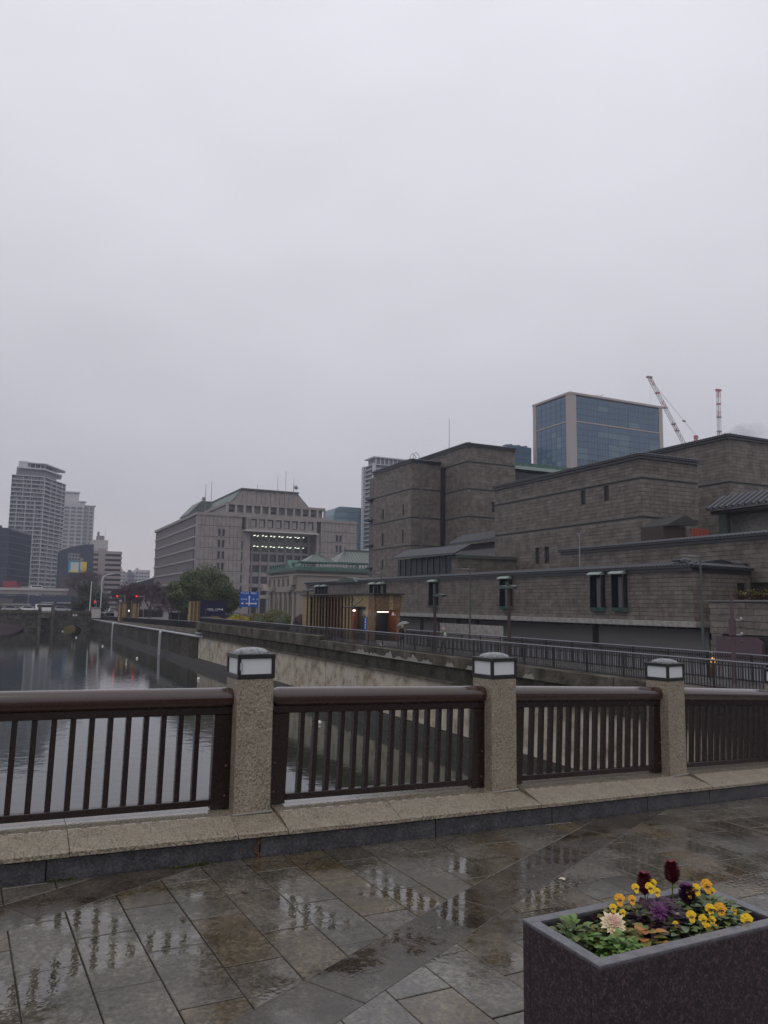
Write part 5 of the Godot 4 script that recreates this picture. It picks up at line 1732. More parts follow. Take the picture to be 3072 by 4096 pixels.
# ---------------------------------------------------------------- plants along the quay
func crown(g: Geo, blobs: Array, n: int, size: float):
	# leaf tufts spread through several overlapping lobes, denser near their skins
	for i in n:
		var b = blobs[rng.randi() % blobs.size()]
		var d := Vector3(rng.randfn(), rng.randfn(), rng.randfn()).normalized()
		var r := pow(rng.randf(), 0.33)
		var p: Vector3 = b[0] + d * r * b[1] * (0.85 + 0.3 * rng.randf())
		var a := Vector3(rng.randfn(), rng.randfn(), rng.randfn()).normalized()
		var c := a.cross(d + Vector3(0.01, 0.02, 0.03)).normalized()
		var s := size * rng.randf_range(0.6, 1.3)
		g.tri(p - a * s * 0.5, p + c * s * 0.45, p + a * s * 0.5)
		g.tri(p + a * s * 0.5, p - c * s * 0.45, p - a * s * 0.5)

func branch(g: Geo, p: Vector3, d: Vector3, ln: float, r: float, depth: int, spread: float):
	var q := p + d * ln
	g.rod(p, q, r, maxf(r * 0.68, 0.042), 5 if depth > 1 else 3, false)
	if depth <= 0: return
	var k := 3 if depth > 1 else 4
	for i in k:
		var e := (d + Vector3(rng.randfn(), rng.randfn() * 0.7 + 0.15, rng.randfn()) * spread).normalized()
		branch(g, p.lerp(q, rng.randf_range(0.55, 1.0)), e, ln * rng.randf_range(0.62, 0.82), r * 0.6, depth - 1, spread)

func leaf_tree(called: String, label: String, at: Vector3, trunk_h: float, blobs: Array, n: int, size: float, mats: Array, group := ""):
	var t := thing(called, label, "tree", at, 0, group)
	var g := Geo.new()
	g.rod(Vector3.ZERO, Vector3(0.1, trunk_h, 0), 0.30, 0.20, 9)
	for b in blobs: g.rod(Vector3(0.1, trunk_h * 0.8, 0), b[0], 0.16, 0.05, 6, false)
	put(g, "trunk", M.bark, t)
	for m in mats:
		g = Geo.new()
		crown(g, blobs, n / mats.size(), size)
		put(g, "crown", M[m], t)

func plants_by_quay():
	rng.seed = 2024
	var bl := []
	for a in [[-3.6, 4.6, 0, 2.3], [-1.6, 6.2, 0.5, 2.5], [0.6, 7.9, -0.4, 2.8], [2.4, 6.0, 0.8, 2.3], [3.9, 4.8, 0, 2.0], [5.2, 4.0, 0.5, 1.3], [-3.0, 2.9, 0.3, 1.7], [1.5, 3.2, 0.6, 2.0], [4.2, 3.1, 0, 1.5], [-4.6, 5.9, -0.6, 1.5], [0.0, 4.6, 1.0, 2.4], [-2.4, 7.6, 0, 1.6], [2.9, 7.4, -0.8, 1.3], [-5.2, 4.4, 0.4, 1.0]]:
		bl.append([Vector3(a[0], a[1], a[2]), Vector3(a[3], a[3] * 0.78, a[3])])
	leaf_tree("broad_tree", "big round evergreen tree with a dark green crown left of the blue road sign", Vector3(30.2, -1.9, -130), 4.0, bl, 42000, 0.22, ["leaf_dark", "leaf_mid", "leaf_evergreen"])
	bl = []
	for a in [[-2.4, 4.0, 0, 2.9], [0.0, 6.6, 0, 3.3], [2.4, 4.6, 0, 2.9], [0.0, 3.8, 0.5, 3.4], [-1.5, 8.2, 0.2, 2.0], [3.0, 2.6, 0, 2.2], [-3.0, 2.4, 0, 2.0]]:
		bl.append([Vector3(a[0], a[1], a[2]), Vector3(a[3], a[3] * 0.85, a[3])])
	leaf_tree("broad_tree", "dark round tree behind the white poles at the bridge head", Vector3(22.2, -2.4, -232), 3.0, bl, 8000, 0.42, ["leaf_evergreen", "leaf_evergreen"])
	# bare trees in winter, reddish twigs
	var spots := [[25.6, -182, 7.6, "bare reddish tree behind the left traffic light"], [29.3, -178, 7.8, "bare reddish tree behind the right traffic light"], [32.2, -168, 6.6, "bare reddish tree left of the big evergreen"], [28.5, -150, 4.9, "bare twiggy tree over the white-roofed shelter"], [33.4, -146, 5.2, "bare twiggy tree below the big evergreen's crown"], [37.5, -142, 6.0, "thin bare tree behind the blue road sign"], [24.0, -172, 6.0, "low bare tree right of the far timber kiosk"], [31.0, -186, 7.4, "bare tree between the right traffic light and the evergreen"], [27.4, -188, 8.0, "bare tree standing behind both red traffic lights"], [36.0, -235, 9.5, "bare tree far behind at the city hall's corner"]]
	for s in spots:
		var t := thing("bare_tree", s[3], "tree", Vector3(s[0], -2.0, s[1]), rng.randf() * TAU, "bare winter trees")
		var g := Geo.new()
		g.rod(Vector3.ZERO, Vector3(0, s[2] * 0.30, 0), 0.16, 0.12, 7)
		put(g, "trunk", M.bark, t)
		g = Geo.new()
		for k in 5:
			var a := TAU * k / 5.0 + rng.randf()
			branch(g, Vector3(0, s[2] * 0.28, 0), Vector3(cos(a) * 0.62, 0.85, sin(a) * 0.62).normalized(), s[2] * 0.30, 0.075, 5, 0.5)
		put(g, "crown", M.twig, t)
	# reddish tree mass by the poster building
	var t2 := thing("bare_tree", "tall purple-brown bare tree before the poster building", "tree", Vector3(29.0, -2.5, -330), 0, "bare winter trees")
	var g2 := Geo.new()
	g2.rod(Vector3.ZERO, Vector3(0, 5, 0), 0.4, 0.3, 7)
	put(g2, "trunk", M.bark, t2)
	g2 = Geo.new()
	for k in 7:
		var a := TAU * k / 7.0
		branch(g2, Vector3(0, 4, 0), Vector3(cos(a) * 0.6, 0.9, sin(a) * 0.6).normalized(), 5.0, 0.16, 5, 0.5)
	put(g2, "crown", M.twig, t2)
	# clipped dark hedges along the street behind
	for s in [[28.0, 36.0, -198, "dark low hedge under the bare trees by the street"], [36.5, 46.0, -170, "dark low hedge behind the white-roofed shelter"], [30.0, 41.0, -119, "dark hedge behind the blue road sign's pole"]]:
		var t := thing("street_hedge", s[3], "hedge", Vector3((s[0] + s[1]) * 0.5, -2.1, s[2]), 0, "hedges along the street")
		var g := Geo.new()
		for i in 2600:
			var p := Vector3(rng.randf_range(s[0] - s[1], s[1] - s[0]) * 0.5, rng.randf() * 1.9, rng.randf_range(-0.8, 0.8))
			leaf(g, p, Vector3(rng.randfn(), 0.7, rng.randfn()), Vector3.UP, 0.32, 0.18, 0.4)
		put(g, "foliage", M.leaf_evergreen, t)
		g = Geo.new()
		g.cbox(Vector3(0, 0.8, 0), Vector3(s[1] - s[0] - 0.6, 1.5, 1.0), 0.1)
		put(g, "inner_twigs", M.bark, t)
	# shrubs behind the promenade fence
	var sh := [[22.6, -92, 1.3, 1.5, ["twig_brown", "leaf_olive"], "brownish shrub at the left end of the bed before the navy kiosk", 2600],
		[25.0, -90, 1.25, 1.7, ["leaf_olive", "leaf_mid", "twig_brown", "leaf_yellow"], "shrub with bright yellow blossom in the promenade bed", 3400],
		[27.2, -90, 1.3, 1.9, ["leaf_olive", "leaf_olive", "twig_brown"], "olive shrub right of the yellow-blossomed one", 3200],
		[29.6, -90, 1.75, 2.35, ["leaf_olive", "twig_brown", "leaf_mid"], "tall yellow-green shrub below the blue road sign's right side", 5200],
		[32.4, -88, 1.3, 1.9, ["twig_brown", "twig"], "bare brown shrub left of the timber kiosk", 2600]]
	for s in sh:
		var t := thing("shrub", s[5], "shrub", Vector3(s[0], -1.5, s[1]), 0, "shrubs in the promenade bed")
		var k := 0
		for m in s[4]:
			var g := Geo.new()
			for i in s[6] / s[4].size():
				var a := rng.randf() * TAU; var q := sqrt(rng.randf())
				var hgt: float = s[3] * (0.25 + 0.75 * rng.randf()) * (1.0 - 0.35 * q * q)
				if m == "leaf_yellow": hgt = s[3] * (0.75 + 0.25 * rng.randf()) * (1.0 - 0.3 * q * q)
				var p := Vector3(cos(a) * s[2] * q, hgt, sin(a) * s[2] * q)
				leaf(g, p, Vector3(rng.randfn() * 0.6, 1.0, rng.randfn() * 0.6), Vector3(0, 0.1, 1), 0.20, 0.07, 0.4)
			put(g, "foliage", M[m], t)
			k += 1
		var g := Geo.new()
		for i in 22:
			var a := rng.randf() * TAU
			g.rod(Vector3.ZERO, Vector3(cos(a) * s[2] * 0.7, s[3] * 0.8, sin(a) * s[2] * 0.7), 0.02, 0.008, 4, false)
		put(g, "stems", M.twig_brown, t)
	for s in [[25.3, -83.0, 0.85, "left of two clipped dark green dome bushes at the fence"], [27.6, -82, 0.95, "right of two clipped dark green dome bushes at the fence"]]:
		var t := thing("dome_bush", s[3], "bush", Vector3(s[0], -1.5, s[1]), 0, "clipped dome bushes")
		var g := Geo.new()
		crown(g, [[Vector3(0, 0.75, 0), Vector3(s[2], 1.05, s[2])]], 3000, 0.13)
		put(g, "foliage", M.leaf_dark, t)
		g = Geo.new()
		g.ball(Vector3(0, 0.75, 0), Vector3(s[2] * 0.85, 0.9, s[2] * 0.85), 12, 8)
		put(g, "inner_twigs", M.leaf_evergreen, t)

# ---------------------------------------------------------------- the stone bank
# collect the stones of one wall face: o = lower corner on the face plane, u = direction along it, out = outward
func stones(list: Array, o: Vector3, u: Vector3, out: Vector3, wid: float, y0: float, y1: float, bh: float, bw: float, holes := [], dim := 1.0):
	var rows := maxi(1, int(round((y1 - y0) / bh)))
	var h := (y1 - y0) / rows
	for r in rows:
		var x := -bw * (0.5 if r % 2 else 0.0) - rng.randf() * 0.1
		while x < wid:
			var a := maxf(x, 0.0); var b := minf(x + bw, wid)
			x += bw
			if b - a < 0.12: continue
			var segs := [[a, b]]
			var lo := y0 + r * h; var hi := lo + h
			for ho in holes:
				if ho[3] <= lo + 0.02 or ho[2] >= hi - 0.02: continue
				var nxt := []
				for s in segs:
					if ho[1] <= s[0] or ho[0] >= s[1]: nxt.append(s)
					else:
						if ho[0] - s[0] > 0.06: nxt.append([s[0], ho[0]])
						if s[1] - ho[1] > 0.06: nxt.append([ho[1], s[1]])
				segs = nxt
			var tone := rng.randi() % 6
			for s in segs:
				list.append([o + u * (s[0] + s[1]) * 0.5 + Vector3.UP * ((lo + hi) * 0.5), u, out, s[1] - s[0] - 0.022, h - 0.022, tone])

# the 300 stones that show largest become parts of their own, the rest one joined part
func lay_stones(list: Array, parent: Node, limit: int):
	var eye := Vector3(0, 1.6, 0)
	list.sort_custom(func(a, b): return (a[3] * a[4]) / eye.distance_squared_to(a[0]) > (b[3] * b[4]) / eye.distance_squared_to(b[0]))
	var unit := Geo.new()
	unit.cbox(Vector3.ZERO, Vector3.ONE, 0.03)
	var um := unit.mesh()
	var tones := [0.87, 0.96, 0.80, 0.91, 0.75, 0.84]
	var rest := Geo.new()
	for i in list.size():
		var s = list[i]
		var d := 0.25
		var c: Vector3 = s[0] - s[2] * (d * 0.5 - rng.randf_range(0.0, 0.012))
		var b := Basis(s[1], Vector3.UP, s[1].cross(Vector3.UP))
		if i < limit: place(um, "stone_block", M["bank_stone_%d" % s[5]], parent, Transform3D(b * Basis.from_scale(Vector3(s[3], s[4], d)), c))
		else:
			var k: float = tones[s[5]]
			rest.col = Color(k, k * 0.985, k * 0.97)
			rest.box(c, Vector3(s[3], s[4], d), b)
	if rest.v.size() > 0: stuff(put(rest, "more_stone_blocks", M.bank_stone_mixed, parent))

# a tiled lean-to roof: eave line a-b, rising by (run, rise) away from the eave, one rib per tile row
func tile_roof(parent: Node, called: String, a: Vector3, b: Vector3, back: Vector3, pitch: float, rib := 0.12):
	var g := Geo.new()
	var th := Vector3(0, -0.12, 0)
	g.quad(a, b, b + back, a + back)
	g.quad(a + th, b + th, b, a); g.quad(a + th, a + back + th, b + back + th, b + th)
	g.quad(a + th, a, a + back, a + back + th); g.quad(b, b + th, b + back + th, b + back)
	var r := put(g, called, M.roof_tile, parent)
	var n := int(a.distance_to(b) / pitch)
	var rib_g := Geo.new()
	rib_g.rod(Vector3.ZERO, back, rib, rib, 8)
	var rm := rib_g.mesh()
	for i in n + 1:
		place(rm, "tile_row", M.ridge_tile, r, Transform3D(Basis.IDENTITY, a.lerp(b, float(i) / n) + Vector3(0, 0.02, 0)))
	return r

# small ribbed tile coping along a wall top, merged because its tiles are tiny in view
func tile_coping(parent: Node, a: Vector3, b: Vector3, out: Vector3, depth: float):
	var g := Geo.new()
	var mid := (a + b) * 0.5
	var ln := a.distance_to(b)
	var u := (b - a).normalized()
	var bs := Basis(u, Vector3.UP, u.cross(Vector3.UP))
	g.box(mid + out * (0.18 - depth * 0.5), Vector3(ln, 0.16, depth + 0.36), bs)
	g.box(mid + Vector3(0, -0.2, 0) + out * (0.06 - depth * 0.5), Vector3(ln, 0.24, depth + 0.12), bs)
	var n := int(ln / 0.34)
	for i in n:
		var p := a + u * (i + 0.5) * ln / n
		g.rod(p + out * 0.40 + Vector3(0, 0.06, 0), p - out * 0.5 + Vector3(0, 0.30, 0), 0.075, 0.075, 6)
	return put(g, "tile_coping", M.roof_tile, parent)

func bank():
	rng.seed = 300
	gallery()
	main_building()

func gallery():
	var t := thing("bank_gallery", "long low stone gallery with tiled eaves and copper-hooded windows beside the street", "building", Vector3(42, 0, -76))
	t.position = Vector3.ZERO
	var X := 42.0; var zn := -38.5; var zf := -113.6
	var wins := [[-48.45, -47.1], [-46.05, -44.7], [-60.95, -59.4], [-74.4, -72.9], [-89.7, -88.2], [-87.3, -85.7], [-108.7, -107.3], [-106.2, -104.8]]
	var holes := []
	for w in wins: holes.append([zn - w[1], zn - w[0], 1.5, 4.25])
	var list := []
	stones(list, Vector3(X, 0, zn), Vector3(0, 0, -1), Vector3(-1, 0, 0), zn - zf, 0.76, 4.32, 0.297, 0.92, holes)
	stones(list, Vector3(X, 0, zn), Vector3(1, 0, 0), Vector3(0, 0, 1), 5.6, 0.76, 4.32, 0.297, 0.92, [[4.3, 5.1, 2.2, 3.4]])
	# core wall behind the stones
	var g := Geo.new()
	g.span(X + 0.22, X + 10.5, 0.3, 4.5, zn - 0.22, zf)
	put(g, "wall", M.bank_joint, t)
	lay_stones(list, t, 300)
	# ledge with brackets over the recessed arcade
	g = Geo.new()
	g.cbox(Vector3(X + 0.65, 0.55, (zn + zf) * 0.5 + 0.1), Vector3(1.9, 0.40, zn - zf + 0.6), 0.03)
	put(g, "ledge", M.ledge_concrete, t)
	var bg := Geo.new()
	bg.cbox(Vector3.ZERO, Vector3(1.1, 0.16, 0.16), 0.02)
	var bm := bg.mesh()
	var z := zn - 0.6
	while z > zf:
		place(bm, "bracket", M.hall_recess, t, Transform3D(Basis.IDENTITY, Vector3(X + 0.5, 0.27, z)))
		z -= 0.95
	g = Geo.new()
	g.span(X + 1.7, X + 2.0, -1.7, 0.36, zn - 0.1, zf)
	g.span(X + 1.7, X + 5.5, -1.7, 0.36, zn - 0.3, zn - 0.05)
	put(g, "arcade_wall", M.arcade_plaster, t)
	for zz in [-50.2, -68.0, -71.5, -75.4, -79.6, -96.0]:
		g = Geo.new()
		g.cbox(Vector3(X + 1.67, -0.75, zz), Vector3(0.12, 2.1, 0.62), 0.01)
		put(g, "door", M.dark_slot, t)
	# windows with copper hoods, side fins and sills
	for w in wins:
		var zc: float = (w[0] + w[1]) * 0.5; var wd: float = w[1] - w[0]
		g = Geo.new()
		g.span(X + 0.16, X + 0.2, 1.5, 4.25, w[0], w[1])
		var pane := put(g, "window", M.dark_slot, t)
		for s in [w[0] + 0.05, w[1] - 0.05]:
			g = Geo.new()
			g.cbox(Vector3(X - 0.12, 2.86, s), Vector3(0.56, 2.72, 0.09), 0.01)
			put(g, "side_fin", M.dark_glass, pane)
		g = Geo.new()
		g.cbox(Vector3(X - 0.05, 2.75, w[0] + wd * 0.62), Vector3(0.35, 2.3, wd * 0.3), 0.02)
		put(g, "mullion", M.hall_recess, pane)
		g = Geo.new()
		g.prism(PackedVector2Array([Vector2(0.10, 0.0), Vector2(-0.62, 0.0), Vector2(-0.62, 0.08), Vector2(-0.08, 0.36), Vector2(0.10, 0.36)]), Vector3(X, 4.14, w[0] - 0.06), Vector3.RIGHT, Vector3.UP, Vector3(0, 0, wd + 0.12))
		put(g, "hood", M.copper_pale, pane)
		g = Geo.new()
		g.prism(PackedVector2Array([Vector2(0.10, 0.0), Vector2(-0.30, 0.0), Vector2(-0.45, 0.30), Vector2(0.10, 0.30)]), Vector3(X, 1.33, w[0] - 0.03), Vector3.RIGHT, Vector3.UP, Vector3(0, 0, wd + 0.06))
		put(g, "sill", M.copper_green, pane)
	g = Geo.new()
	g.span(X + 4.3, X + 5.1, 2.2, 3.4, zn - 0.17, zn - 0.12)
	put(g, "west_opening", M.dark_slot, t)
	# eaves
	tile_coping(t, Vector3(X, 4.48, zn + 0.1), Vector3(X, 4.62, -76), Vector3(-1, 0, 0), 1.2)
	tile_coping(t, Vector3(X, 4.62, -76), Vector3(X, 4.72, zf), Vector3(-1, 0, 0), 1.2)
	tile_coping(t, Vector3(X - 0.2, 4.47, zn), Vector3(X + 5.6, 4.40, zn), Vector3(0, 0, 1), 1.0)
	g = Geo.new()
	g.quad(Vector3(X + 0.6, 4.72, zn - 0.6), Vector3(X + 0.6, 4.9, zf), Vector3(X + 3.5, 5.35, zf), Vector3(X + 3.5, 5.1, zn - 0.6))
	g.quad(Vector3(X + 0.6, 4.72, zn - 0.6), Vector3(X + 3.5, 5.1, zn - 0.6), Vector3(X + 5.6, 4.75, zn - 0.6), Vector3(X + 5.6, 4.4, zn - 0.5))
	put(g, "roof", M.roof_tile, t)
	g = Geo.new()
	g.ball(Vector3(X + 0.3, 4.86, zn - 0.9), Vector3(0.22, 0.26, 0.5), 12, 8)
	g.cbox(Vector3(X + 0.2, 4.95, zn - 1.6), Vector3(0.3, 0.2, 0.5), 0.04)
	put(g, "ridge_end", M.roof_tile, t)
	# small gabled cap over the far bend of the wall
	g = Geo.new()
	g.prism(PackedVector2Array([Vector2(-3.4, 0), Vector2(3.4, 0), Vector2(2.2, 0.5), Vector2(-0.5, 0.72), Vector2(-2.6, 0.4)]), Vector3(X - 0.7, 4.55, -96.5), Vector3(0, 0, 1), Vector3.UP, Vector3(1.6, 0, 0))
	put(g, "gable_cap", M.copper_dark, t)
	# stone annex and hedge at the right
	var a := thing("stone_annex", "stone retaining wall with a dark gate and hedge at the right edge", "wall", Vector3(42, 0, -30))
	a.position = Vector3.ZERO
	list = []
	stones(list, Vector3(X - 0.25, 0, -10.0), Vector3(0, 0, -1), Vector3(-1, 0, 0), 27.0, -1.6, 2.05, 0.40, 1.1, [[22.6, 26.0, -1.7, 0.0]])
	g = Geo.new()
	g.span(X - 0.02, X + 12, -1.7, 2.1, -10.0, -37.0)
	put(g, "wall", M.bank_joint, a)
	lay_stones(list, a, 260)
	g = Geo.new()
	g.prism(PackedVector2Array([Vector2(0, -1.6), Vector2(3.4, -1.6), Vector2(3.4, -0.1), Vector2(0.45, -0.1), Vector2(0.0, -0.45)]), Vector3(X - 0.4, 0, -33.0), Vector3(0, 0, -1), Vector3.UP, Vector3(0.3, 0, 0))
	put(g, "gate", M.brick_purple, a)
	g = Geo.new()
	g.cbox(Vector3(X + 0.1, 2.12, -23.5), Vector3(0.9, 0.14, 27.2), 0.03)
	put(g, "cap", M.bank_smooth, a)
	var h := thing("hedge", "yellow-green and russet clipped hedge on top of the stone annex", "hedge", Vector3(43.2, 2.1, -28))
	rng.seed = 88
	for m in ["leaf_olive", "hedge_red"]:
		g = Geo.new()
		for i in 2600:
			var p := Vector3(rng.randf_range(-0.7, 0.7), rng.randf() * 0.75 * (1.0 if m == "leaf_olive" else 0.6), rng.randf_range(-8.2, 12.0))
			if m == "leaf_olive": p.y = maxf(p.y, 0.42)
			leaf(g, p, Vector3(-0.7 + rng.randfn() * 0.6, 0.8, rng.randfn() * 0.7), Vector3.UP, 0.16, 0.08, 0.4)
		put(g, "foliage", M[m], h)

func cap(parent: Node, x0: float, x1: float, z0: float, z1: float, y: float):
	# dark tile cap of a block: two stepped courses and small tile ends
	var g := Geo.new()
	g.span(x0 - 0.18, x1, y - 0.42, y - 0.16, z0 + 0.18, z1)
	g.span(x0 - 0.36, x1, y - 0.16, y, z0 + 0.36, z1)
	var z := z0
	while z > z1:
		g.rod(Vector3(x0 - 0.42, y + 0.02, z), Vector3(x0 + 0.5, y + 0.2, z), 0.08, 0.08, 5)
		z -= 0.42
	var x := x0
	while x < x1:
		g.rod(Vector3(x, y + 0.02, z0 + 0.42), Vector3(x, y + 0.2, z0 - 0.5), 0.08, 0.08, 5)
		x += 0.42
	put(g, "tile_cap", M.roof_tile, parent)

func block(t: Node, list: Array, x0: float, x1: float, z0: float, z1: float, y0: float, y1: float, bands: Array, bh: float, bw: float, river_holes := [], west_holes := []):
	# stones between the string courses, a recessed dark band at each course
	var g := Geo.new()
	g.span(x0 + 0.24, x1, y0, y1 - 0.1, z0 - 0.24, z1)
	put(g, "wall", M.bank_joint, t)
	var lv := [y0]
	for b in bands: lv.append(b)
	lv.append(y1 - 0.42)
	for i in lv.size() - 1:
		var lo: float = lv[i] + (0.16 if i > 0 else 0.0); var hi: float = lv[i + 1] - (0.0 if i == lv.size() - 2 else 0.16)
		stones(list, Vector3(x0, 0, z0), Vector3(0, 0, -1), Vector3(-1, 0, 0), z0 - z1, lo, hi, bh, bw, river_holes)
		stones(list, Vector3(x0, 0, z0), Vector3(1, 0, 0), Vector3(0, 0, 1), x1 - x0, lo, hi, bh, bw, west_holes)
	for b in bands:
		g = Geo.new()
		g.span(x0 + 0.10, x1, b - 0.15, b + 0.15, z0 - 0.10, z1)
		g.span(x0 - 0.06, x1, b + 0.06, b + 0.16, z0 + 0.06, z1)
		put(g, "string_course", M.brown_wood if false else M.bank_smooth, t)
	for h in river_holes:
		g = Geo.new()
		g.span(x0 + 0.16, x0 + 0.2, h[2], h[3], z0 - h[0], z0 - h[1])
		put(g, "window", M.dark_slot, t)
	for h in west_holes:
		g = Geo.new()
		g.span(x0 + h[0], x0 + h[1], h[2], h[3], z0 - 0.2, z0 - 0.16)
		put(g, "window", M.dark_slot, t)
	cap(t, x0, x1, z0, z1, y1 - 0.02)

func main_building():
	var t := thing("stone_bank_building", "massive fortress-like brown-grey stone bank building in stepped blocks", "building", Vector3(60, 0, -80))
	t.position = Vector3.ZERO
	var list := []
	# nearest block
	block(t, list, 54.0, 61.5, -55.3, -80.0, 3.5, 16.25, [10.2, 13.95], 0.37, 1.15, [[7.9, 8.65, 12.4, 13.75], [4.4, 5.15, 12.4, 13.72], [15.8, 16.55, 6.7, 8.0], [14.05, 14.9, 6.7, 7.95]])
	# right rear block
	block(t, list, 70.0, 104.0, -58.65, -84.0, 3.5, 20.5, [15.3], 0.40, 1.25)
	# left block and the taller one behind it
	block(t, list, 58.0, 63.4, -109.5, -123.9, 3.0, 24.95, [11.1, 15.6, 20.2], 0.42, 1.3, [[2.5, 3.1, 16.3, 17.9], [9.9, 10.6, 16.4, 17.9], [2.5, 3.1, 12.0, 13.4], [10.0, 10.7, 12.0, 13.5], [10.0, 10.7, 7.6, 9.0]])
	block(t, list, 64.0, 73.0, -102.2, -123.0, 3.0, 26.9, [15.4, 19.75, 24.0], 0.42, 1.3, [], [[4.5, 5.15, 16.5, 17.9]])
	lay_stones(list, t, 300)
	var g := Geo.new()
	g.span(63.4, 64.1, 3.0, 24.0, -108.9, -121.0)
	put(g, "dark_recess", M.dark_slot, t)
	g = Geo.new()
	g.span(59.5, 60.0, 4.0, 24.5, -109.46, -109.40)
	put(g, "corner_strip", M.bank_smooth, t)
	# stepped far side of the left block, chamfered
	g = Geo.new()
	g.span(58.5, 63.0, 3.0, 24.2, -123.9, -126.5)
	put(g, "far_bay", M.bank_smooth, t)
	for y in [8.0, 12.0, 16.5, 20.2]:
		g = Geo.new()
		g.cbox(Vector3(58.2, y, -125.0), Vector3(0.9, 0.3, 2.4), 0.03)
		put(g, "far_balcony", M.bank_joint, t)
	# green copper strip roof behind
	g = Geo.new()
	g.span(73.1, 96.0, 24.5, 25.2, -104.0, -118.0)
	put(g, "copper_roof_band", M.copper_green, t)
	g = Geo.new()
	g.span(73.1, 96.0, 16.0, 24.0, -104.8, -118.0)
	put(g, "clerestory", M.dark_glass, t)
	g = Geo.new()
	g.span(73.1, 96.0, 23.95, 24.48, -103.4, -106.0)
	put(g, "gutter", M.copper_pale, t)
	# mid tier wall with a tile coping
	list = []
	stones(list, Vector3(48, 0, -24.0), Vector3(0, 0, -1), Vector3(-1, 0, 0), 35.6, 3.5, 6.6, 0.36, 1.1)
	g = Geo.new()
	g.span(48.24, 60.0, 3.0, 6.7, -24.0, -59.6)
	put(g, "mid_wall", M.bank_joint, t)
	var mid := Node3D.new()
	lay_stones(list, t, 0)
	tile_coping(t, Vector3(48, 6.85, -24), Vector3(48, 6.92, -59.9), Vector3(-1, 0, 0), 0.8)
	mid.free()
	# podium mass
	g = Geo.new()
	g.span(47.6, 100.0, -1.7, 4.9, -39.0, -124.0)
	put(g, "podium", M.bank_joint, t)
	# glazed screen under a tiled roof, with a stone box beside it
	g = Geo.new()
	g.span(46.3, 56.0, 4.6, 7.45, -76.6, -91.0)
	put(g, "glazed_screen", M.screen_glass, t)
	var z := -77.2
	while z > -91.0:
		g = Geo.new()
		g.span(46.2, 46.32, 4.6, 7.45, z, z - 0.12)
		put(g, "screen_mullion", M.roof_tile, t)
		z -= 1.45
	tile_roof(t, "tiled_roof", Vector3(45.3, 7.42, -75.3), Vector3(45.3, 7.58, -90.4), Vector3(2.2, 1.1, 0), 0.58)
	list = []
	stones(list, Vector3(46.0, 0, -75.6), Vector3(1, 0, 0), Vector3(0, 0, 1), 8.0, 4.6, 7.0, 0.36, 1.1)
	stones(list, Vector3(46.0, 0, -75.6), Vector3(0, 0, -1), Vector3(-1, 0, 0), 1.3, 4.6, 7.0, 0.36, 1.1)
	g = Geo.new()
	g.span(46.2, 54.0, 4.5, 7.1, -75.8, -77.4)
	put(g, "stone_box", M.bank_joint, t)
	lay_stones(list, t, 0)
	g = Geo.new()
	g.span(45.8, 54.3, 7.0, 7.35, -75.35, -77.5)
	put(g, "stone_box_cap", M.copper_dark, t)
	# a second tiled roof farther back, between the left block and the nearest one
	tile_roof(t, "tiled_roof", Vector3(57.0, 10.32, -80.4), Vector3(57.0, 10.32, -96.0), Vector3(2.4, 1.35, 0), 0.62)
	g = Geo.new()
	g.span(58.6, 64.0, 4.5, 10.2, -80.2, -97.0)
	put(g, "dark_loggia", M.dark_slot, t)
	g = Geo.new()
	g.span(58.3, 58.58, 4.5, 9.3, -80.2, -97.0)
	put(g, "loggia_wall", M.arcade_plaster, t)
	# little copper gabled hut and a vermilion barrier on the mid terrace
	g = Geo.new()
	g.span(51.2, 53.9, 6.6, 8.75, -50.0, -52.6)
	var hut := put(g, "roof_hut", M.brown_wood, t)
	g = Geo.new()
	g.prism(PackedVector2Array([Vector2(-2.1, 0), Vector2(-2.1, 0.12), Vector2(-0.2, 0.98), Vector2(0.3, 0.98), Vector2(1.5, 0.42), Vector2(1.5, 0.25)]), Vector3(53.5, 8.72, -53.0), Vector3.RIGHT, Vector3.UP, Vector3(0, 0, 3.4))
	put(g, "hut_roof", M.hut_copper, hut)
	g = Geo.new()
	for k in 6: g.cbox(Vector3(54.3 + k * 0.36, 8.15, -49.6), Vector3(0.3, 1.0, 0.06), 0.01)
	g.span(54.1, 56.4, 8.5, 8.62, -49.7, -49.62)
	put(g, "vermilion_barrier", M.vermilion, t)
	# tiled canopy at the right
	tile_roof(t, "tiled_roof", Vector3(59.6, 10.95, -30.0), Vector3(59.6, 10.95, -52.6), Vector3(2.4, 1.4, 0), 0.7, 0.17)
	g = Geo.new()
	g.span(60.2, 62.6, 10.55, 10.85, -30.0, -52.8)
	put(g, "canopy_beam", M.dark_fence, t)
	g = Geo.new()
	g.span(60.6, 61.1, 6.6, 10.6, -51.3, -52.2)
	put(g, "canopy_post", M.copper_dark, t)
	g = Geo.new()
	g.span(62.4, 62.7, 6.6, 10.6, -30.0, -52.6)
	put(g, "canopy_wall", M.ledge_concrete, t)
	# lightning rod and ladder hoop
	g = Geo.new()
	g.rod(Vector3(66.5, 26.9, -112), Vector3(66.5, 33.2, -112), 0.06, 0.03, 6)
	put(g, "lightning_rod", M.crane_grey, t)
	g = Geo.new()
	for s in [-0.6, 0.6]:
		g.path([Vector3(62.0, 25.0, -117 + s), Vector3(62.0, 27.2, -117 + s), Vector3(62.5, 27.8, -117 + s), Vector3(63.1, 27.2, -117 + s), Vector3(63.1, 25.5, -117 + s)], 0.05, 6)
	put(g, "ladder_hoop", M.fence_pale, t)
	# twin-hook terrace lamp
	var l := thing("terrace_lamp", "slim double-hooked lamp on the bank's terrace", "lamp", Vector3(46.2, 4.9, -55.0))
	g = Geo.new()
	g.rod(Vector3.ZERO, Vector3(0, 3.0, 0), 0.05, 0.035, 8)
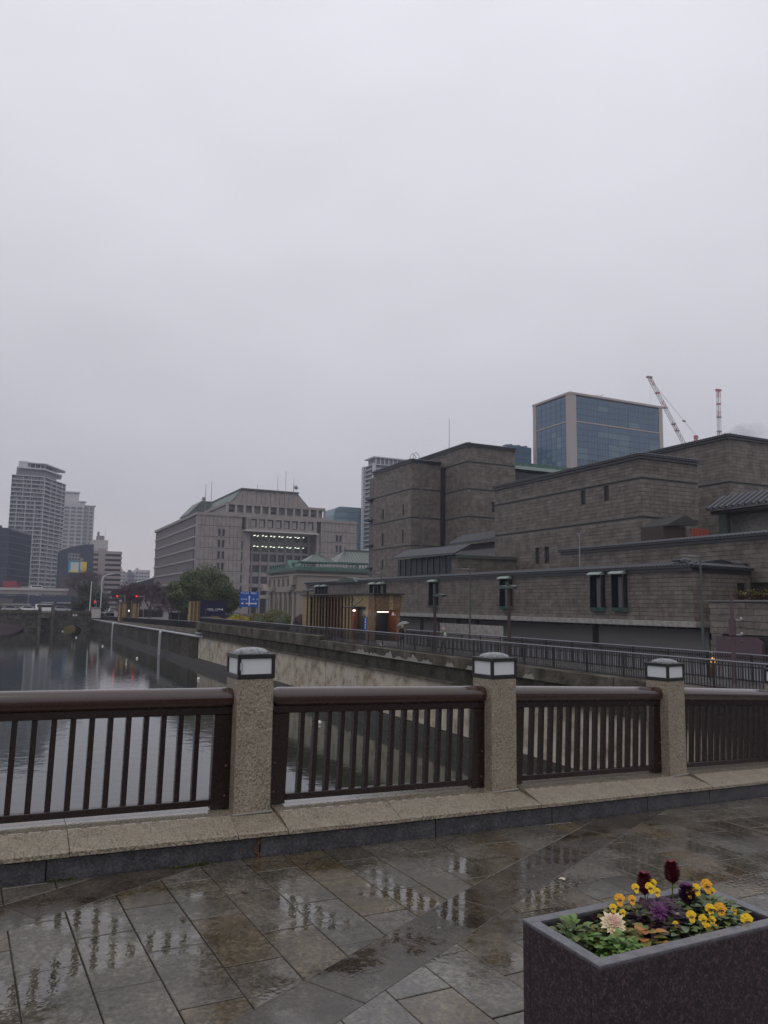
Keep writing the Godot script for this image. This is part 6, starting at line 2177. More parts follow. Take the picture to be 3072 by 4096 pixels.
	g.path([Vector3(0, 2.9, 0), Vector3(0, 3.3, 0.12), Vector3(0, 3.32, 0.35)], 0.03, 6)
	g.path([Vector3(0, 2.9, 0), Vector3(0, 3.3, -0.12), Vector3(0, 3.32, -0.35)], 0.03, 6)
	put(g, "pole", M.fence_pale, l)

# ---------------------------------------------------------------- the city behind
func city():
	city_hall()
	library()
	towers()
	right_skyline()
	highway()

func city_hall():
	var t := thing("city_hall", "broad pinkish-grey panelled city hall with lit windows in a deep central recess", "building", Vector3(100, 0, -340))
	t.position = Vector3.ZERO
	var x0 := 65.7; var x1 := 133.0; var zf := -300.0; var zb := -392.0; var top := 36.4
	var lv := [-2.6, 0.3, 4.7, 9.1, 13.5, 17.9, 22.4, 26.8, 31.1, 35.2]
	var g := Geo.new()
	g.span(x0 + 0.6, 83.2, -2.6, 35.6, zf - 0.4, zb)
	g.span(117.0, x1 - 0.2, -2.6, 35.6, zf - 0.4, zb)
	g.span(83.0, 117.2, -2.6, 35.6, -316, zb)
	put(g, "core", M.hall_recess, t)
	# facing panels of the two wings, each one separate, pair windows left open
	var unit := Geo.new()
	unit.cbox(Vector3.ZERO, Vector3.ONE, 0.02)
	var um := unit.mesh()
	for side in [[x0, 83.5, 11], [116.7, x1, 10]]:
		var w: float = (side[1] - side[0]) / side[2]
		for k in lv.size() - 1:
			for i in side[2]:
				var cx: float = side[0] + (i + 0.5) * w
				var is_win: bool = k > 0 and k < 8 and ((side[0] < 70 and (i == 5 or i == 6)) or (side[0] > 70 and (i == 4 or i == 5)))
				var h: float = lv[k + 1] - lv[k]
				if is_win:
					for q in [0.11, 0.89]:
						place(um, "panel", M.hall_panel, t, Transform3D(Basis.from_scale(Vector3(w * 0.18, h - 0.40, 0.5)), Vector3(side[0] + (i + q) * w, lv[k] + h * 0.5 + 0.15, zf - 0.2)))
					var wg := Geo.new()
					wg.span(cx - w * 0.31, cx + w * 0.31, lv[k] + 0.7, lv[k + 1] - 0.85, zf - 0.5, zf - 0.35)
					put(wg, "window", M.dark_slot, t)
					var mg := Geo.new()
					mg.span(cx - w * 0.31, cx + w * 0.31, lv[k] + 0.33, lv[k] + 0.7, zf - 0.45, zf + 0.03)
					mg.span(cx - w * 0.31, cx + w * 0.31, lv[k + 1] - 0.85, lv[k + 1] - 0.06, zf - 0.45, zf + 0.02)
					put(mg, "window_frame", M.hall_panel, t)
				else:
					place(um, "panel", M.hall_panel, t, Transform3D(Basis.from_scale(Vector3(w - 0.09, h - 0.40, 0.5)), Vector3(cx, lv[k] + h * 0.5 + 0.15, zf - 0.2)))
		for k in lv.size():
			g = Geo.new()
			g.span(side[0] - 0.1, side[1] + 0.05, lv[k] - 0.02, lv[k] + 0.16, zf - 0.6, zf + 0.02)
			put(g, "string_course", M.hall_trim, t)
	# river side: seven storeys of fins between pale spandrels
	for k in range(1, lv.size() - 1):
		g = Geo.new()
		g.span(x0 + 0.4, x0 + 0.6, lv[k] + 0.55, lv[k + 1] - 0.1, zf - 6.0, zb)
		put(g, "window_band", M.hall_strip_window, t)
		g = Geo.new()
		g.span(x0 - 0.05, x0 + 0.55, lv[k] - 0.1, lv[k] + 0.55, zf - 0.3, zb)
		put(g, "spandrel", M.hall_trim, t)
		g = Geo.new()
		var z := zf - 6.0
		while z > zb:
			g.span(x0 + 0.30, x0 + 0.42, lv[k] + 0.55, lv[k + 1] - 0.1, z, z - 0.8)
			z -= 2.1
		stuff(put(g, "window_fins", M.hall_panel, t))
		g = Geo.new()
		g.span(x0 + 0.1, x0 + 0.5, lv[k] + 0.6, lv[k + 1] - 0.4, zf - 2.2, zf - 4.6)
		put(g, "corner_window", M.hall_glass, t)
		g = Geo.new()
		g.span(x0, x0 + 0.5, lv[k] + 0.1, lv[k + 1], zf - 0.4, zf - 2.0)
		put(g, "corner_pier", M.hall_panel, t)
	g = Geo.new()
	g.span(x0 - 0.3, x1 + 0.2, 35.3, top, zf + 0.35, zf - 1.6)
	g.span(x0 - 0.3, x0 + 1.6, 35.3, top - 0.01, zf - 1.6, zb)
	g.span(x1 - 1.6, x1 + 0.2, 35.3, top - 0.01, zf - 1.6, zb)
	put(g, "parapet", M.hall_panel, t)
	g = Geo.new()
	g.span(x0 + 1.6, x1 - 1.6, 35.3, 35.5, zf - 1.6, zb)
	put(g, "flat_roof", M.hall_recess, t)
	# central recess: grid of piers and floors, rooms with ceiling lamps behind
	var rows := [[26.8, 29.7], [22.4, 25.3], [18.4, 21.5], [14.0, 17.0], [9.5, 12.4], [5.0, 8.0], [0.5, 3.6]]
	for k in rows.size():
		g = Geo.new()
		g.span(84.0, 116.2, rows[k][1], (rows[k - 1][0] if k > 0 else 31.0), -306.0, -307.2)
		put(g, "floor_band", M.hall_trim if k > 1 else M.hall_panel, t)
	for i in 9:
		g = Geo.new()
		var cx := 89.9 + 3.52 * (i - 0.0) - 0.35
		g.span(cx - 0.4, cx + 0.4, -2.6, 29.6, -305.8, -307.4)
		put(g, "pier", M.hall_panel, t)
	for s in [[83.5, 87.2], [115.2, 116.7]]:
		g = Geo.new()
		g.span(s[0], s[1], -2.6, 30.6, -300.5, -308.0)
		put(g, "recess_side", M.hall_panel, t)
	for k in 5:
		for i in 8:
			var cx := 89.55 + 3.52 * i
			if cx > 115: continue
			var lit: bool = k < 2 and i < 7
			if lit:
				for q in 2:
					g = Geo.new()
					g.span(cx + 0.9 + q * 1.5, cx + 1.15 + q * 1.5, rows[k][1] - 0.35, rows[k][1] - 0.25, -308.2 - q * 2.0, -314.5)
					put(g, "ceiling_lamp", M.tube_light, t)
			else:
				g = Geo.new()
				g.span(cx + 0.4, cx + 3.12, rows[k][0], rows[k][1], -307.0, -306.9)
				put(g, "window", M.hall_glass, t)
	for k in 2:
		g = Geo.new()
		g.span(87.2, 115.2, rows[k][0] - 0.4, rows[k][0], -307.3, -316)
		g.span(87.2, 115.2, rows[k][1], rows[k][1] + 0.3, -307.3, -316)
		put(g, "room_floor", M.hall_recess, t)
		var l := AreaLight3D.new()
		l.name = "light"
		l.area_size = Vector2(24, 4); l.light_energy = 0.6; l.light_color = Color(0.95, 1.0, 0.9); l.shadow_enabled = true
		l.position = Vector3(101, rows[k][1] - 0.45, -311); l.rotation_degrees = Vector3(-90, 0, 0)
		t.add_child(l, true)
	# overhanging upper hall with eight windows
	g = Geo.new()
	g.span(84.7, 86.3, 30.4, 35.2, -298.2, -307)
	g.span(113.0, 114.3, 30.4, 35.2, -298.2, -307)
	for i in 9:
		var xa := 86.0 + 3.42 * i
		g.span(xa - 0.5, xa + 0.5, 30.4, 35.2, -298.2, -299.4)
	g.span(84.7, 114.3, 30.4, 31.5, -298.25, -299.3)
	g.span(84.7, 114.3, 34.8, 35.25, -298.15, -299.3)
	put(g, "upper_hall_wall", M.hall_panel, t)
	for i in 8:
		g = Geo.new()
		var xa := 86.5 + 3.42 * i
		g.span(xa, xa + 2.4, 31.5, 34.8, -299.2, -299.1)
		var w := put(g, "hall_window", M.dark_glass, t)
		g = Geo.new()
		g.span(xa + 0.35, xa + 2.05, 31.75, 34.4, -299.0, -298.9)
		put(g, "blind", M.hall_trim, w)
	g = Geo.new()
	g.span(84.2, 114.8, 29.75, 30.4, -297.6, -307)
	put(g, "upper_hall_ledge", M.pale_concrete, t)
	for s in [[83.45, 84.6], [114.5, 116.6]]:
		g = Geo.new()
		g.span(s[0], s[1], 31.2, 35.0, -300.6, -301.5)
		put(g, "side_slot", M.dark_slot, t)
	for k in range(1, 7):
		g = Geo.new()
		g.span(83.55, 84.15, lv[k + 1] - 4.0, lv[k + 1] - 0.8, -300.4, -300.6)
		put(g, "slit_window", M.dark_slot, t)
	# penthouse storey and big trapezoid roof
	g = Geo.new()
	g.span(77.6, 119.4, 35.4, 37.4, -302, -360)
	g.span(77.6, 119.4, 40.4, 41.4, -302, -360)
	g.span(78.2, 118.8, 37.0, 40.5, -304, -358)
	put(g, "penthouse", M.hall_panel, t)
	for i in 13:
		g = Geo.new()
		var xa := 77.6 + 3.45 * i
		g.span(xa, xa + 0.85, 37.4, 40.4, -302.1, -303.2)
		put(g, "penthouse_pier", M.hall_trim, t)
	for i in [0, 5, 9, 10]:
		g = Geo.new()
		g.span(78.7 + 3.45 * i, 80.8 + 3.45 * i, 37.6, 38.6, -303.95, -303.9)
		put(g, "penthouse_opening", M.dark_slot, t)
	g = Geo.new()
	g.prism(PackedVector2Array([Vector2(80.0, 41.4), Vector2(115.2, 41.4), Vector2(109.2, 47.7), Vector2(85.2, 47.7)]), Vector3(0, 0, -362), Vector3.RIGHT, Vector3.UP, Vector3(0, 0, 53.5))
	put(g, "roof", M.hall_copper, t)
	for i in 12:
		g = Geo.new()
		var xa := 85.6 + 1.98 * i
		g.span(xa, xa + 1.86, 41.5, 47.4, -308.6, -308.3)
		put(g, "gable_panel", M.hall_panel, t)
	g = Geo.new()
	g.prism(PackedVector2Array([Vector2(80.6, 41.5), Vector2(85.5, 41.5), Vector2(85.5, 47.3)]), Vector3(0, 0, -308.6), Vector3.RIGHT, Vector3.UP, Vector3(0, 0, 0.25))
	g.prism(PackedVector2Array([Vector2(109.4, 41.5), Vector2(114.6, 41.5), Vector2(109.4, 47.0)]), Vector3(0, 0, -308.6), Vector3.RIGHT, Vector3.UP, Vector3(0, 0, 0.25))
	put(g, "gable_panel", M.hall_panel, t)
	g = Geo.new()
	g.span(84.8, 109.6, 47.6, 48.2, -307.6, -362)
	put(g, "ridge", M.copper_dark, t)
	g = Geo.new()
	g.prism(PackedVector2Array([Vector2(73.5, 41.3), Vector2(84.0, 41.3), Vector2(84.0, 47.9), Vector2(79.5, 47.9)]), Vector3(0, 0, -375), Vector3.RIGHT, Vector3.UP, Vector3(0, 0, 20))
	put(g, "rear_roof", M.hall_copper, t)
	# masts and dishes
	for a in [[75.5, -330, 42.0, 52.0, 0.14], [78.0, -330, 43.0, 53.5, 0.14], [92.8, -312, 48.0, 51.0, 0.1], [98.0, -301, 41.0, 53.5, 0.10], [101.4, -301, 41.0, 55.5, 0.10], [104.9, -301, 41.0, 53.2, 0.10], [108.6, -312, 47.7, 51.8, 0.1]]:
		g = Geo.new()
		g.rod(Vector3(a[0], a[2] - 4, a[1]), Vector3(a[0], a[3], a[1]), a[4], a[4] * 0.7, 6)
		put(g, "mast", M.crane_grey, t)
	for a in [[74.6, 45.4, -329], [109.4, 50.6, -311]]:
		g = Geo.new()
		g.ball(Vector3(a[0], a[1], a[2]), Vector3(0.9, 0.9, 0.4), 14, 8)
		put(g, "dish", M.crane_grey, t)

func library():
	var t := thing("old_stone_hall", "old classical stone building with green copper cornices and glazed roofs", "building", Vector3(76, 0, -190))
	t.position = Vector3.ZERO
	var x0 := 64.5; var x1 := 92.0; var zf := -180.0; var zb := -203.0
	var g := Geo.new()
	g.span(x0, x1, -2.4, 9.4, zf, zb)
	put(g, "wall", M.library_stone, t)
	for y in [4.6, 8.5]:
		g = Geo.new()
		g.span(x0 - 0.35, x1, y, y + 0.45, zf + 0.35, zb - 0.35)
		put(g, "cornice", M.library_stone, t)
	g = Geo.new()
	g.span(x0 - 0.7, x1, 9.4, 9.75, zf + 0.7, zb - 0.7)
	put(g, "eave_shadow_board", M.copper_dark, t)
	g = Geo.new()
	g.span(x0 - 0.8, x1, 9.75, 10.3, zf + 0.8, zb - 0.8)
	put(g, "copper_cornice", M.copper_green, t)
	# green balustrade: plinth, balusters, rail
	g = Geo.new()
	g.span(x0 + 0.1, x1, 10.3, 10.7, zf - 0.1, zf - 0.6)
	g.span(x0 + 0.1, x1, 11.7, 12.0, zf - 0.1, zf - 0.6)
	g.span(x0 + 0.1, x0 + 0.6, 10.3, 10.7, zf - 0.6, zb)
	g.span(x0 + 0.1, x0 + 0.6, 11.5, 11.8, zf - 0.6, zb)
	put(g, "balustrade_rail", M.copper_green, t)
	for i in 30:
		g = Geo.new()
		var x := x0 + 0.8 + i * 0.85
		g.lathe(Vector3(x, 10.7, zf - 0.35), [Vector2(0.12, 0), Vector2(0.2, 0.3), Vector2(0.1, 0.65), Vector2(0.16, 1.0)], 8)
		put(g, "baluster", M.copper_pale if i > 4 and i < 15 else M.copper_green, t)
	for i in 10:
		g = Geo.new()
		g.cbox(Vector3(x0 + 0.3, 11.1, zf - 5 - i * 1.8), Vector3(0.3, 0.8, 0.9), 0.03)
		put(g, "baluster", M.copper_green, t)
	# pediment on the river side
	g = Geo.new()
	g.prism(PackedVector2Array([Vector2(-2.4, 0), Vector2(2.4, 0), Vector2(0, 2.3)]), Vector3(x0 - 0.9, 10.2, -186.2), Vector3(0, 0, 1), Vector3.UP, Vector3(3.4, 0, 0))
	put(g, "pediment", M.copper_green, t)
	# glazed pyramid and hipped glass roof
	var glass := func(called, b0, b1, zc, half, y0, r0, r1, y1):
		var q := Geo.new()
		var A := Vector3(b0, y0, zc + half); var B := Vector3(b1, y0, zc + half); var C := Vector3(b1, y0, zc - half); var D := Vector3(b0, y0, zc - half)
		var P := Vector3(r0, y1, zc); var Q := Vector3(r1, y1, zc)
		q.quad(A, B, Q, P); q.quad(C, D, P, Q); q.tri(B, C, Q); q.tri(D, A, P)
		var r := put(q, called, M.glazed_roof, t)
		var n := int((b1 - b0) / 0.9)
		for i in n + 1:
			var f := float(i) / n
			var e := Geo.new()
			e.rod(A.lerp(B, f) + Vector3(0, 0.04, 0), P.lerp(Q, clampf((A.lerp(B, f).x - r0) / maxf(r1 - r0, 0.01), 0, 1)) + Vector3(0, 0.04, 0), 0.06, 0.06, 4, false)
			put(e, "glazing_bar", M.copper_dark, r)
		return r
	glass.call("glazed_pyramid", 67.6, 75.8, -187.0, 4.0, 12.0, 71.5, 71.9, 14.5)
	glass.call("glazed_hip_roof", 75.6, 90.0, -187.0, 5.0, 12.2, 79.6, 88.0, 15.4)
	g = Geo.new()
	g.rod(Vector3(71.7, 14.4, -187), Vector3(71.7, 15.3, -187), 0.15, 0.03, 8)
	put(g, "finial", M.copper_pale, t)
	g = Geo.new()
	g.span(79.4, 88.2, 15.3, 15.8, -186.8, -187.2)
	for x in [79.6, 83.9, 88.0]: g.rod(Vector3(x, 15.3, -187), Vector3(x, 16.6, -187), 0.16, 0.05, 6)
	put(g, "roof_crest", M.copper_dark, t)
	# river side: columns, windows, balconies
	for i in 6:
		g = Geo.new()
		g.lathe(Vector3(x0 - 0.35, -2.2, -182.0 - i * 3.7), [Vector2(0.5, 0), Vector2(0.42, 0.4), Vector2(0.38, 6.0), Vector2(0.55, 6.6)], 10)
		put(g, "column", M.library_stone, t)
		g = Geo.new()
		g.cbox(Vector3(x0 + 0.02, 0.9, -183.85 - i * 3.7), Vector3(0.16, 4.6, 1.7), 0.02)
		put(g, "window", M.library_dark, t)
		g = Geo.new()
		g.cbox(Vector3(x0 + 0.02, 6.9, -183.85 - i * 3.7), Vector3(0.16, 2.0, 1.3), 0.02)
		put(g, "window", M.library_dark, t)
	for z in [-183.8, -198.6]:
		g = Geo.new()
		g.cbox(Vector3(x0 - 0.6, 5.4, z), Vector3(1.1, 0.9, 3.0), 0.05)
		put(g, "balcony", M.library_stone, t)
	g = Geo.new()
	g.cbox(Vector3(x0 - 0.4, 7.3, -182.6), Vector3(1.2, 2.2, 2.4), 0.05)
	put(g, "oriel", M.library_stone, t)
	g = Geo.new()
	g.prism(PackedVector2Array([Vector2(-2.0, 0), Vector2(2.0, 0), Vector2(0, 1.7)]), Vector3(x0 - 1.3, 5.0, -204.5), Vector3(0, 0, 1), Vector3.UP, Vector3(1.2, 0, 0))
	put(g, "entrance_pediment", M.library_stone, t)

# a tower on a polygon plan: slab edges every floor over a darker core
func slab_tower(t: Node, plan: PackedVector2Array, y0: float, y1: float, floors: int, core: Material, slab_m: Material, rail_m: Material, inset: float):
	var inner := Geometry2D.offset_polygon(plan, -inset)
	var g := Geo.new()
	g.prism(inner[0], Vector3(0, y0, 0), Vector3.RIGHT, Vector3(0, 0, 1), Vector3(0, y1 - y0, 0))
	put(g, "core", core, t)
	var p := (y1 - y0) / floors
	var sg := Geo.new()
	sg.prism(plan, Vector3.ZERO, Vector3.RIGHT, Vector3(0, 0, 1), Vector3(0, 0.42, 0))
	var rg := Geo.new()
	var rim := Geometry2D.offset_polygon(plan, -0.08)
	rg.prism(rim[0], Vector3(0, 0.42, 0), Vector3.RIGHT, Vector3(0, 0, 1), Vector3(0, 0.75, 0))
	var sm := sg.mesh(); var rm := rg.mesh()
	for k in floors + 1:
		var s := place(sm, "floor_slab", slab_m, t, Transform3D(Basis.IDENTITY, Vector3(0, y0 + k * p - 0.2, 0)))
		if k < floors: place(rm, "balcony_rail", rail_m, s)

func towers():
	rng.seed = 55
	# the apartment tower at left
	var t := thing("apartment_tower", "tall pale apartment tower with balcony bands and white ribs at far left", "building", Vector3(15, 0, -535))
	t.position = Vector3.ZERO
	var plan := PackedVector2Array([Vector2(1.0, -520), Vector2(19.4, -520), Vector2(33.5, -548), Vector2(33.5, -562), Vector2(1.0, -562)])
	slab_tower(t, plan, -2.6, 77.5, 31, M.tower_glass, M.tower_white, M.tower_wall, 1.6)
	var g := Geo.new()
	for a in [[4.6, 63.0], [9.6, 63.0], [14.6, 63.0], [7.5, 77.0], [12.0, 77.0]]:
		g = Geo.new()
		if a[1] < 70: g.span(a[0] - 0.22, a[0] + 0.22, -2.6, a[1], -519.7, -521)
		else: g.span(a[0] - 0.2, a[0] + 0.2, 63.0, a[1], -519.7, -521)
		put(g, "rib", M.tower_white, t)
	for f in [0.0, 0.3, 0.55, 0.82]:
		var p := Vector2(19.4, -520).lerp(Vector2(33.5, -548), f)
		g = Geo.new()
		g.span(p.x - 0.22, p.x + 0.22, -2.6, 77.0, p.y + 0.3, p.y - 0.3)
		put(g, "rib", M.tower_white, t)
	# wall piers and lit-grey window patches between the slabs
	g = Geo.new()
	for k in 31:
		for i in 16:
			if rng.randf() < 0.55:
				var x := 2.8 + i * 1.02
				g.span(x, x + rng.randf_range(0.4, 0.8), -2.4 + k * 2.584, -0.4 + k * 2.584, -521.45, -521.6)
		for i in 14:
			if rng.randf() < 0.5:
				var p := Vector2(19.4, -520).lerp(Vector2(33.5, -548), (i + 0.5) / 14.0) + Vector2(-1.25, -0.63)
				g.box(Vector3(p.x, -1.4 + k * 2.584, p.y), Vector3(0.7, 2.0, 0.9))
	stuff(put(g, "wall_piers", M.office_white, t))
	g = Geo.new()
	g.prism(PackedVector2Array([Vector2(4.5, -522), Vector2(18.5, -522), Vector2(27.0, -540), Vector2(27.0, -556), Vector2(4.5, -556)]), Vector3(0, 77.4, 0), Vector3.RIGHT, Vector3(0, 0, 1), Vector3(0, 4.6, 0))
	put(g, "crown_storey", M.tower_wall, t)
	g = Geo.new()
	g.prism(PackedVector2Array([Vector2(3.4, -520.5), Vector2(19.2, -520.5), Vector2(30.5, -542), Vector2(30.5, -558), Vector2(3.4, -558)]), Vector3(0, 82.0, 0), Vector3.RIGHT, Vector3(0, 0, 1), Vector3(0, 0.9, 0))
	put(g, "crown_slab", M.tower_white, t)
	g = Geo.new()
	g.span(4.4, 9.4, 82.9, 86.6, -522, -534)
	put(g, "lift_house", M.tower_white, t)
	g = Geo.new()
	g.prism(PackedVector2Array([Vector2(9.4, -521.5), Vector2(19.6, -521.5), Vector2(32.4, -545), Vector2(32.4, -552), Vector2(9.4, -552)]), Vector3(0, 85.6, 0), Vector3.RIGHT, Vector3(0, 0, 1), Vector3(0, 0.6, 0))
	put(g, "roof_canopy", M.tower_white, t)
	for x in [10.5, 13.5, 16.5, 19.0]:
		g = Geo.new()
		g.span(x, x + 0.5, 82.9, 85.6, -523, -523.5)
		put(g, "canopy_post", M.tower_white, t)
	g = Geo.new()
	g.span(11, 24, 82.9, 85.0, -536, -550)
	put(g, "plant_room", M.tower_wall, t)
	# the paler tower behind
	t = thing("apartment_tower", "paler stepped apartment tower half behind the tall one", "building", Vector3(53, 0, -710))
	t.position = Vector3.ZERO
	g = Geo.new()
	g.span(38, 58.5, -2.6, 85.0, -700, -725)
	g.span(58.5, 66.5, -2.6, 82.0, -702, -725)
	g.span(38, 54.0, 85.0, 93.5, -706, -725)
	put(g, "body", M.office_white, t)
	g = Geo.new()
	g.span(37.5, 54.6, 93.0, 94.0, -705, -726)
	g.span(53.5, 59.5, 84.8, 85.6, -699.4, -726)
	g.span(58.6, 67.3, 81.8, 82.6, -701.2, -726)
	put(g, "roof_edges", M.tower_white, t)
	for k in 24:
		var y := 4.0 + k * 3.25
		for i in 5:
			g = Geo.new()
			var x := 42.5 + i * 5.0
			if i == 4: g.span(x + 0.3, x + 3.0, y, y + 1.7, -701.8, -701.5)
			else: g.span(x + 0.3, x + 3.9, y, y + 1.7, -699.8, -699.5)
			put(g, "balcony_opening", M.tower_wall, t)
	# navy glass block at the left edge
	t = thing("office_block", "dark navy glass office block at the left picture edge", "building", Vector3(0, 0, -440))
	t.position = Vector3.ZERO
	var np := PackedVector2Array([Vector2(-20, -430), Vector2(1.8, -430), Vector2(12.4, -462), Vector2(12.4, -480), Vector2(-20, -480)])
	g = Geo.new()
	g.prism(np, Vector3(0, -2.6, 0), Vector3.RIGHT, Vector3(0, 0, 1), Vector3(0, 39.5, 0))
	put(g, "glass_body", M.navy_glass, t)
	var sm := Geo.new()
	sm.prism(Geometry2D.offset_polygon(np, 0.25)[0], Vector3.ZERO, Vector3.RIGHT, Vector3(0, 0, 1), Vector3(0, 0.5, 0))
	var smm := sm.mesh()
	for k in 12: place(smm, "floor_line", M.navy_fin, t, Transform3D(Basis.IDENTITY, Vector3(0, 0.6 + k * 3.3, 0)))
	g = Geo.new()
	for i in 26:
		var x := -19.5 + i * 0.82
		g.span(x, x + 0.2, -2.6, 36.5, -429.6, -430)
	for i in 20:
		var p := Vector2(1.8, -430).lerp(Vector2(12.4, -462), (i + 0.5) / 20.0)
		g.box(Vector3(p.x + 0.2, 17.0, p.y), Vector3(0.35, 39.0, 0.35))
	stuff(put(g, "fins", M.navy_fin, t))
	g = Geo.new()
	g.span(-20, -2, 36.9, 39.0, -436, -476)
	put(g, "plant_room", M.navy_fin, t)
	# building with a big poster
	t = thing("poster_building", "dark curved-top building with a cyan and yellow poster high on its front", "building", Vector3(33, 0, -428))
	t.position = Vector3.ZERO
	g = Geo.new()
	var tp := PackedVector2Array([Vector2(25.0, -2.6), Vector2(41.3, -2.6), Vector2(40.4, 30.4)])
	for k in 9: tp.append(Vector2(38.6 - k * 1.5, 30.2 - 2.9 * pow(k / 8.0, 1.7)))
	tp.append(Vector2(25.0, 26.8))
	g.prism(tp, Vector3(0, 0, -440), Vector3.RIGHT, Vector3.UP, Vector3(0, 0, 20))
	put(g, "body", M.navy_fin, t)
	g = Geo.new()
	g.span(25.2, 41.0, -2.6, 13.5, -420.2, -419.9)
	put(g, "brick_base", M.brick_purple, t)
	g = Geo.new()
	g.span(28.6, 34.2, 21.6, 25.4, -420.4, -419.8)
	g.span(34.2, 35.8, 21.6, 23.2, -420.4, -419.8)
	put(g, "grey_bay", M.crane_grey, t)
	for k in 2:
		for i in 4:
			g = Geo.new()
			g.span(29.2 + i * 1.4, 29.9 + i * 1.4, 22.1 + k * 1.8, 22.9 + k * 1.8, -419.75, -419.7)
			put(g, "bay_window", M.navy_glass, t)
	g = Geo.new()
	g.cbox(Vector3(31.7, 18.5, -419.5), Vector3(5.6, 5.7, 0.3), 0.03)
	var po := put(g, "poster", M.poster_cyan, t)
	g = Geo.new()
	g.cbox(Vector3(36.05, 18.5, -419.5), Vector3(3.0, 5.7, 0.3), 0.03)
	put(g, "poster_side", M.poster_yellow, t)
	g = Geo.new()
	g.cbox(Vector3(31.9, 18.7, -419.3), Vector3(3.7, 4.3, 0.06), 0.02)
	g.cbox(Vector3(34.9, 18.6, -419.3), Vector3(0.75, 4.8, 0.06), 0.02)
	put(g, "poster_field", M.poster_white, po)
	g = Geo.new()
	g.box(Vector3(31.6, 16.3, -419.24), Vector3(4.2, 0.8, 0.06))
	put(g, "poster_banner", M.poster_yellow, po)
	# striped office block
	t = thing("office_block", "beige striped office block with a white upper storey left of the street gap", "building", Vector3(51, 0, -470))
	t.position = Vector3.ZERO
	g = Geo.new()
	g.span(41.5, 59.2, -2.6, 29.6, -460, -480)
	put(g, "core", M.hall_glass, t)
	for k in 12:
		g = Geo.new()
		var y := -2.2 + k * 2.75
		g.span(41.2, 59.6, y, y + 1.45, -459.6, -480.2)
		put(g, "spandrel", M.office_beige, t)
	g = Geo.new()
	g.span(47.0, 50.6, -2.6, 31.0, -459.2, -461)
	put(g, "stair_core", M.office_beige, t)
	g = Geo.new()
	g.span(43.6, 52.0, 29.6, 35.8, -462, -476)
	put(g, "upper_storey", M.office_white, t)
	g = Geo.new()
	g.span(46.3, 50.0, 35.8, 38.4, -464, -470)
	g.span(46.3, 47.4, 38.4, 40.5, -464, -466)
	put(g, "plant_room", M.crane_grey, t)
	for x in [47.0, 50.6]:
		g = Geo.new()
		g.rod(Vector3(x, 36, -466), Vector3(x, 43.0, -466), 0.08, 0.05, 5)
		put(g, "mast", M.crane_grey, t)
	# low blocks in the street gap
	var lows := [[102.0, 107.5, 31.5, -800, "office_white", "narrow grey block in the street gap beside the striped office"], [110.0, 116.0, 29.0, -790, "office_beige", "low beige block in the middle of the street gap"], [117.0, 131.0, 33.0, -800, "office_white", "pale gridded block at the right of the street gap"], [96.0, 101.5, 27.0, -700, "tower_wall", "dark low block right behind the striped office"]]
	for a in lows:
		t = thing("far_block", a[5], "building", Vector3(a[0], -2.6, a[3]), 0, "far blocks in the street gap")
		t.position = Vector3.ZERO
		g = Geo.new()
		g.span(a[0], a[1], -2.6, a[2], a[3], a[3] - 15)
		put(g, "body", M[a[4]], t)
		g = Geo.new()
		g.span(a[0] + 1, a[0] + 3.5, a[2], a[2] + 2.0, a[3] - 3, a[3] - 8)
		put(g, "roof_hut", M[a[4]], t)
		var y := 6.0
		while y < a[2] - 2:
			for i in int((a[1] - a[0]) / 2.7):
				g = Geo.new()
				g.span(a[0] + 0.6 + i * 2.7, a[0] + 2.4 + i * 2.7, y, y + 1.5, a[3] + 0.15, a[3])
				put(g, "window", M.tower_glass, t)
			y += 3.3
	t = thing("low_hall", "low building with a dark pitched roof at the city hall's left foot", "building", Vector3(66, 0, -424))
	t.position = Vector3.ZERO
	g = Geo.new()
	g.span(58, 80, -2.6, 9.5, -420, -440)
	put(g, "wall", M.office_beige, t)
	g = Geo.new()
	g.prism(PackedVector2Array([Vector2(55.0, 9.6), Vector2(80, 9.6), Vector2(80, 16), Vector2(74, 15.2), Vector2(60, 10.9)]), Vector3(0, 0, -440), Vector3.RIGHT, Vector3.UP, Vector3(0, 0, 21))
	put(g, "roof", M.roof_tile, t)
	# middle: stripy tower and a glass block left of the bank
	t = thing("apartment_tower", "grey striped tower with a flat crown rising just left of the bank", "building", Vector3(205, 0, -430))
	t.position = Vector3.ZERO
	var pl := PackedVector2Array([Vector2(196.8, -420), Vector2(222, -420), Vector2(222, -436), Vector2(196.8, -436)])
	slab_tower(t, pl, -2.6, 86.0, 33, M.tower_glass, M.tower_white, M.tower_wall, 1.2)
	g = Geo.new()
	g.span(196.2, 198.0, -2.6, 86.5, -419.4, -421)
	g.span(196.2, 197.4, -2.6, 86.5, -434, -436.6)
	put(g, "corner_pier", M.tower_white, t)
	g = Geo.new()
	g.span(199.5, 218, 86, 90.5, -423, -434)
	put(g, "crown", M.tower_wall, t)
	g = Geo.new()
	g.span(197.5, 220, 90.5, 91.2, -421.5, -435.5)
	put(g, "crown_slab", M.tower_white, t)
	for i in 7:
		g = Geo.new()
		g.span(199.0 + i * 2.9, 199.5 + i * 2.9, 86.2, 90.5, -422.2, -422.7)
		put(g, "crown_post", M.tower_white, t)
	t = thing("office_block", "blue-grey glass block between the city hall and the striped tower", "building", Vector3(190, 0, -440))
	t.position = Vector3.ZERO
	g = Geo.new()
	g.prism(PackedVector2Array([Vector2(179.3, -2.6), Vector2(200, -2.6), Vector2(200, 61.3), Vector2(183, 61.3), Vector2(180.2, 60.0), Vector2(179.3, 56)]), Vector3(0, 0, -455), Vector3.RIGHT, Vector3.UP, Vector3(0, 0, 16))
	put(g, "glass_body", M.blue_glass_light, t)
